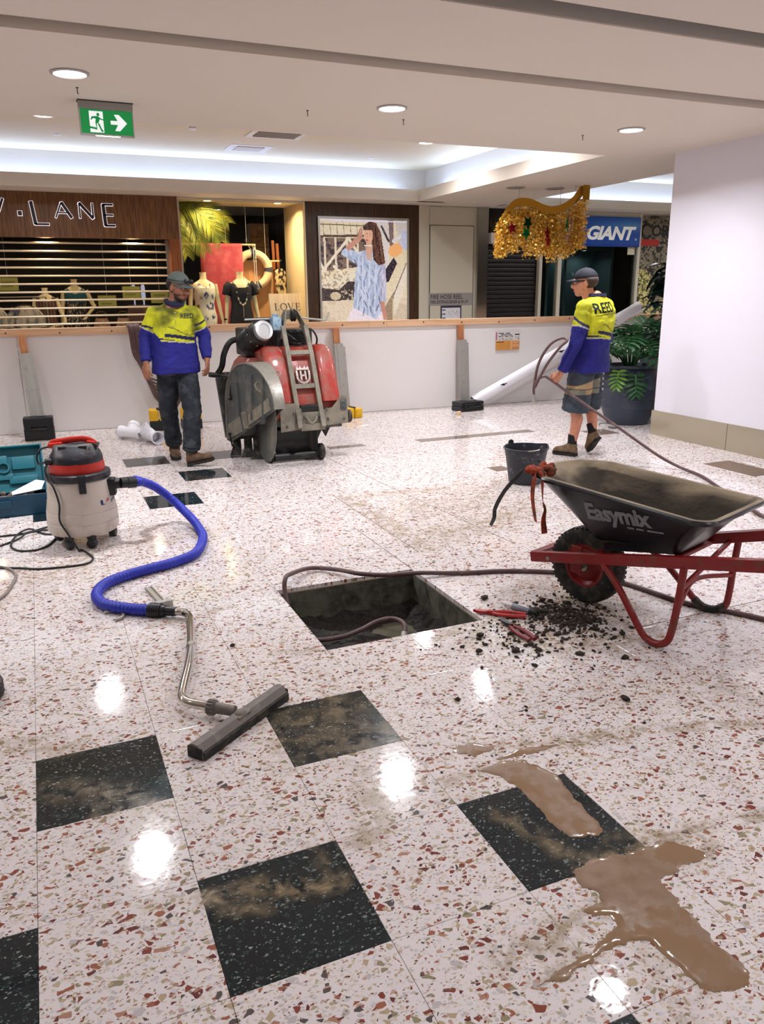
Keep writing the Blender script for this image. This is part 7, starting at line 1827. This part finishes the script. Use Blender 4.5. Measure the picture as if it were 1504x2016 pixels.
b.rings([[p+Vector((1.735, 0, 0)), p+Vector((1.905, 0, 0)), p*1.0+Vector((1.905, 0, -.0))+(Vector((0, 7.05, .45))-p).normalized()*.014, p+Vector((1.735, 0, 0))+(Vector((0, 7.05, .45))-p).normalized()*.014] for p in arc]); fin(b, 'guard_rim', mat('worn_light_steel', (150, 146, 138), .45, .4, dirt=((118, 112, 100), .5, 8)), gd)
for y0, y1 in ((7.02, 6.98), (7.30, 7.34), (6.78, 6.74)):
    b = B(); bar(b, (1.738, y0, .42), (1.738, y1, .84), .018, .03); fin(b, 'guard_rib', sdk, gd)
b = B(); b.prism([(6.62, .56), (7.1, .36), (7.1, .46), (6.66, .66)], .008, TR(1.736, 0, 0) @ YZ); b.prism([(7.25, .28), (7.6, .16), (7.6, .3), (7.3, .42)], .008, TR(1.736, 0, 0) @ YZ); b.box((1.73, 7.16, .40), (.03, .06, .16), R3(x=D(-18)), .006); fin(b, 'splash_plate', sgm, gd)
b = B(); b.tube(catmull([(1.74, 6.78, .70), (1.71, 6.8, .72), (1.71, 6.84, .76), (1.74, 6.86, .78)], 4), .008, 8); fin(b, 'guard_handle', sgm, gd); b = B(); b.tube(catmull([(1.90, 6.70, .82), (1.93, 6.72, .85), (1.93, 6.76, .87), (1.90, 6.78, .87)], 4), .007, 8); fin(b, 'guard_handle', sgm, gd)
# rubber flaps at the tail of the guard
for x, y in ((1.70, 7.55), (1.78, 7.42), (1.84, 7.30)):
    b = B(); b.rings([[(x-.04, y, .22), (x+.03, y-.01, .22), (x+.03, y+.004, .22), (x-.04, y+.012, .22)], [(x-.045, y-.02, .1), (x+.03, y-.04, .1), (x+.03, y-.026, .1), (x-.045, y-.006, .1)], [(x-.08, y-.03, .004), (x+.02, y-.07, .004), (x+.02, y-.05, .004), (x-.08, y-.014, .004)]]); fin(b, 'rubber_flap', M['rubber'])
b = B(); b.tube([(1.62, 7.5, .22), (1.64, 7.5, .10)], .008, 8); b.ball((1.62, 7.5, .225), .016); fin(b, 'flap_pin', blk2)
# front axle frame
b = B(); R = []
for (y, z) in ((7.05, .34), (7.10, .24), (7.10, .16), (7.05, .09), (6.99, .06)): R.append([(1.95, y, z), (2.33-.03*(z < .3), y, z), (2.33-.03*(z < .3), y+.02, z), (1.95, y+.02, z)])
b.rings(R); b.bx(1.94, 2.34, 7.0, 7.3, .28, .34); fin(b, 'apron', blk2)
b = B(); b.cyl((1.92, 7.01, .055), (2.34, 7.01, .055), .036); fin(b, 'axle_tube', blk2)
b = B(); b.bx(2.33, 2.345, 6.98, 7.2, .04, .34, .003); b.prism([(2.34, .34), (2.60, .34), (2.50, .28), (2.46, .20), (2.42, .27), (2.38, .19)], .02, TR(0, 7.1, 0) @ XZ); fin(b, 'axle_arm', blk2)
def wheel(x, y, z, r, wd, name):
    b = B(); m_ = TR(x, y, z) @ RY(PI/2); b.lathe([(r*.4, -wd/2), (r*.86, -wd/2), (r, -wd*.32), (r, wd*.32), (r*.86, wd/2), (r*.4, wd/2)], 32, m_); o = fin(b, name, M['rubber'])
    b = B(); b.lathe([(.01, -wd*.52), (r*.42, -wd*.52), (r*.42, wd*.52), (.01, wd*.52)], 20, m_); fin(b, 'wheel_hub', sdk, o); return o
wheel(2.375, 7.0, .078, .077, .055, 'guide_wheel'); wheel(1.90, 7.06, .078, .077, .04, 'guide_wheel'); wheel(2.655, 6.97, .40, .062, .04, 'guide_wheel')
wheel(1.98, 7.72, .125, .125, .08, 'drive_wheel'); wheel(2.52, 7.72, .125, .125, .08, 'drive_wheel')
b = B(); b.cyl((1.94, 7.72, .125), (2.56, 7.72, .125), .02); b.bx(2.0, 2.04, 7.66, 7.78, .12, .32); b.bx(2.46, 2.5, 7.66, 7.78, .12, .32); fin(b, 'rear_axle', sdk)
# engine
b = B(); b.bx(1.80, 2.10, 7.42, 7.80, .96, 1.22, .02); b.bx(2.10, 2.48, 7.45, 7.8, 1.0, 1.20, .02); b.bx(1.96, 2.2, 7.5, 7.75, 1.2, 1.31, .015); 
for k in range(6): b.box((2.30, 7.44, 1.05+.024*k), (.2, .02, .008))
eng = fin(b, 'engine', blk2)
a0, a1 = Vector((1.86, 7.50, 1.10)), Vector((1.935, 7.20, 1.215)); ad = (a1-a0).normalized(); q = Matrix.Translation(a0) @ ad.to_track_quat('Z', 'Y').to_matrix().to_4x4(); LA = (a1-a0).length
b = B(); b.lathe([(.11, -.05), (.115, 0), (.115, LA*.35), (.108, LA*.38), (.112, LA*.5), (.112, LA*.72), (.106, LA*.74), (.100, LA*.86), (.092, LA*.9)], 32, q); af = fin(b, 'air_filter', blk2, eng)
b = B(); b.lathe([(.094, LA*.86), (.094, LA*.95), (.088, LA), (.058, LA*1.005), (.055, LA*.985), (.001, LA*.985)], 32, q); fin(b, 'filter_cap', mat('bright_alloy', (190, 190, 192), .3, .8), eng)
b = B(); 
for k in range(10): a_ = 2*PI*k/10; b.ball(q @ Vector((.113*math.cos(a_), .113*math.sin(a_), LA*.6)), .008, u=8, v=6)
fin(b, 'filter_bolt', M['steel_dull'], eng)
b = B(); b.bx(2.04, 2.13, 7.28, 7.40, 1.20, 1.325, .02); b.cyl((2.085, 7.34, 1.32), (2.085, 7.34, 1.35), .03); fin(b, 'pale_blue_tank', mat('pale_blue_tank', (158, 186, 206), .4, dirt=((60, 70, 80), .4, 20)), eng)
b = B(); b.tube(catmull([(1.80, 7.6, 1.12), (1.70, 7.6, 1.09), (1.64, 7.62, .98), (1.62, 7.66, .86), (1.57, 7.68, .78)], 6), .028, 12); fin(b, 'exhaust_hose', blk2, eng)
b = B()
for P in ([(2.18, 7.42, 1.2), (2.2, 7.3, 1.15), (2.26, 7.27, 1.1), (2.3, 7.4, 1.06)], [(2.35, 7.44, 1.18), (2.45, 7.4, 1.2), (2.5, 7.38, 1.12), (2.5, 7.4, 1.04)], [(2.16, 7.40, 1.1), (2.24, 7.28, 1.08), (2.34, 7.36, 1.06)]): b.tube(catmull(P, 6), .009, 8)
fin(b, 'engine_hose', blk2, eng)
# operator's bars and levers
b = B(); b.tube([(1.80, 7.38, 1.302), (2.14, 7.40, 1.305)], .011, 10); b.tube(catmull([(2.33, 7.42, 1.31), (2.55, 7.46, 1.285), (2.63, 7.47, 1.275)], 4)+[Vector((2.665, 7.47, 1.35))], .010, 10); b.tube([(1.98, 7.4, 1.31), (1.98, 7.45, 1.2)], .01, 8); fin(b, 'steering_bar', M['galv'])
b = B(); b.tube([(1.68, 7.55, .77), (1.52, 7.5, .795)], .014, 10); b.tube([(1.53, 7.5, .794), (1.46, 7.485, .805)], .024, 12); b.ball((1.64, 7.55, .775), .035); b.tube([(1.70, 7.52, .74), (1.66, 7.5, .70), (1.64, 7.48, .58)], .011, 8); b.ball((1.64, 7.48, .57), .02); b.lathe([(.03, -.03), (.03, .03)], 14, TR(1.71, 7.52, .74) @ RX(PI/2)); fin(b, 'crank_handle', blk2)

# ------------------------------------------------------------------ plants by the pillar
slate = mat('slate_blue_pot', (52, 60, 76), .5, dirt=((78, 84, 96), .35, 3), bump=(18, .15))
pt = empty('planter_pot', (6.38, 7.40, 0), 0, 'big round slate blue pot with a split leaf plant beside the pillar', 'plant pot')
prof = [(.20, 0), (.235, .004), (.25, .03), (.285, .12), (.31, .20), (.314, .205), (.312, .212), (.33, .30), (.333, .305), (.331, .312), (.34, .42), (.343, .425), (.34, .43), (.336, .50), (.32, .57), (.29, .62), (.265, .645), (.275, .655), (.295, .66), (.30, .675), (.295, .69), (.262, .69), (.25, .66), (.24, .60)]
b = MB(); b.lathe(prof, 48, Matrix(), True, False); b.build('pot', slate, pt)
b = MB(); b.lathe([(.255, .62), (.001, .635)], 24, Matrix(), False, False); b.build('potting_soil', soilm, pt)
leafm = mat('dark_green_leaf', (34, 84, 38), .35, dirt=((20, 58, 34), .5, 6)); leafy = mat('bright_green_leaf', (96, 138, 44), .4, dirt=((60, 110, 40), .5, 8))
def lobed(L_, seed):
    rn = random.Random(seed); b = MB(); n = 6
    mid = [Vector((0, L_*t, .10*L_*math.sin(t*2.6)-.22*L_*t*t)) for t in [i/12 for i in range(13)]]
    def at(t): i = min(11, int(t*12)); return mid[i].lerp(mid[i+1], t*12-i)
    b.rings([[p+Vector((-.016*(1-i/14), 0, 0)), p+Vector((0, 0, -.004)), p+Vector((.016*(1-i/14), 0, 0)), p+Vector((0, 0, .002))] for i, p in enumerate(mid)])
    for k in range(n):
        t = .06+.9*k/n; base = at(t); ln = L_*(.50*math.sin(PI*min(.98, .22+.72*t))+.06); an = D(105-80*t)
        for s_ in (-1, 1):
            d = Vector((s_*math.sin(an), math.cos(an), .05)).normalized(); w_ = L_*.05*rn.uniform(.8, 1.25)
            side = Vector((-d.y*s_, d.x*s_, 0)).normalized() if abs(d.z) < .9 else Vector((0, 1, 0)); P = []
            for q, ww in ((0, .8), (.3, 1.1), (.6, 1.25), (.85, .8), (1, .1)):
                c = base+d*ln*q+Vector((0, 0, -.20*ln*q*q+.01*math.sin(q*3))); P.append((c-side*w_*ww, c+Vector((0, 0, -.008)), c+side*w_*ww))
            V = [[b.bm.verts.new(v) for v in r] for r in P]
            for r0, r1 in zip(V, V[1:]):
                for j in (0, 1): b.bm.faces.new((r0[j], r0[j+1], r1[j+1], r1[j]))
    return b
meshes = []
for sd in range(3):
    o = lobed(.30, sd).build('leaf', leafm); meshes.append(o.data); bpy.data.objects.remove(o)
yl = meshes[0].copy(); yl.materials.clear(); yl.materials.append(leafy)
rn = random.Random(5)
LV = []
for k in range(34):
    a = rn.uniform(0, 2*PI); el = rn.uniform(.15, 1.0); r = .06+.30*math.cos(el)*rn.uniform(.7, 1.05); z = .72+.40*math.sin(el)*rn.uniform(.8, 1.1); LV.append((a, r, z, rn.uniform(-.2, .9)-el*.5, rn.uniform(.95, 1.35), 0))
for (px_, py_, z, tilt_, s_, yy) in ((-.30, -.16, .64, 1.2, .75, 1), (-.16, -.28, .60, 1.35, .9, 0), (-.30, .0, .86, .5, .9, 0), (-.05, -.2, .95, .2, 1.1, 0), (-.22, -.1, 1.05, -.2, 1.0, 0)):
    LV.append((math.atan2(py_, px_), math.hypot(px_, py_), z, tilt_, s_, yy))
for i, (a, r, z, tl_, s_, yy) in enumerate(LV):
    x, y = r*math.cos(a), r*math.sin(a)
    if 6.38+x > 6.72 and 7.40+y < 6.9: continue
    o = bpy.data.objects.new('leaf', yl if yy else meshes[i % 3]); COL.objects.link(o); o.parent = pt; o.location = (x, y, z)
    o.rotation_euler = (-tl_, rn.uniform(-.3, .3), a-PI/2); o.scale = (s_,)*3
    if yy: o['label'] = 'bright yellow green young leaf'
    b = MB(); b.tube(catmull([(x*.15, y*.15, .63), (x*.5, y*.5, .63+(z-.63)*.75), (x, y, z)], 5), .006, 6); b.build('leaf_stalk', leafm, pt)
p2 = empty('planter_pot', (7.45, 8.05, 0), 0, 'tall dark square planter with a dark broad leaved plant behind the pillar edge', 'plant pot')
b = MB(); sq_ = lambda h, z: [(-h, -h, z), (h, -h, z), (h, h, z), (-h, h, z)]
b.rings([sq_(.17, 0), sq_(.20, .68), sq_(.205, .70), sq_(.205, .74), sq_(.185, .74), sq_(.18, .68)], True, True); o = b.build('pot', mat('dark_slate_planter', (40, 46, 58), .5), p2, bevel=.006)
for p_ in o.data.polygons: p_.use_smooth = False
bl_ = mat('broad_dark_leaf', (16, 44, 30), .32, dirt=((10, 28, 24), .5, 4))
b = MB(); R = []
for t, w_ in ((0, .01), (.12, .05), (.3, .085), (.55, .09), (.78, .06), (.93, .025), (1, .003)):
    c = Vector((0, .30*t, -.10*t*t+.04*math.sin(t*3))); R.append([c+Vector((-w_, 0, .02)), c+Vector((-w_*.5, 0, .004)), c, c+Vector((w_*.5, 0, .004)), c+Vector((w_, 0, .02))])
b.rings(R, False, False, closed=False); o = b.build('leaf', bl_, smooth=True); blm = o.data; bpy.data.objects.remove(o)
b = MB(); b.tube(catmull([(0, 0, .66), (.02, .01, 1.1), (-.01, -.02, 1.5), (.02, 0, 2.0)], 6), .014, 8); b.tube(catmull([(.03, 0, .66), (-.05, -.05, 1.1), (-.06, -.08, 1.45)], 6), .012, 8); b.build('trunk', mat('grey_brown_stem', (58, 48, 38), .8), p2)
for k in range(58):
    z = .84+1.02*(k/58); a = k*2.4; o = bpy.data.objects.new('leaf', blm); COL.objects.link(o); o.parent = p2; o.location = (.02*math.cos(a), .02*math.sin(a), z); o.rotation_euler = (rn.uniform(-.6, .5), rn.uniform(-.3, .3), a); o.scale = (rn.uniform(.85, 1.25),)*3
b = MB(); b.tube(catmull([(5.92, 7.32, .01), (5.86, 7.24, .05), (5.92, 7.14, .06), (6.0, 7.12, .01)], 6)+catmull([(5.9, 7.1, .012), (5.84, 7.06, .04), (5.9, 7.0, .03), (5.98, 7.0, .01)], 6), .005, 6); o = b.build('wire_loop', M['black']); tag(o, 'thin black wire loops on the floor at the foot of the round pot', 'wire')
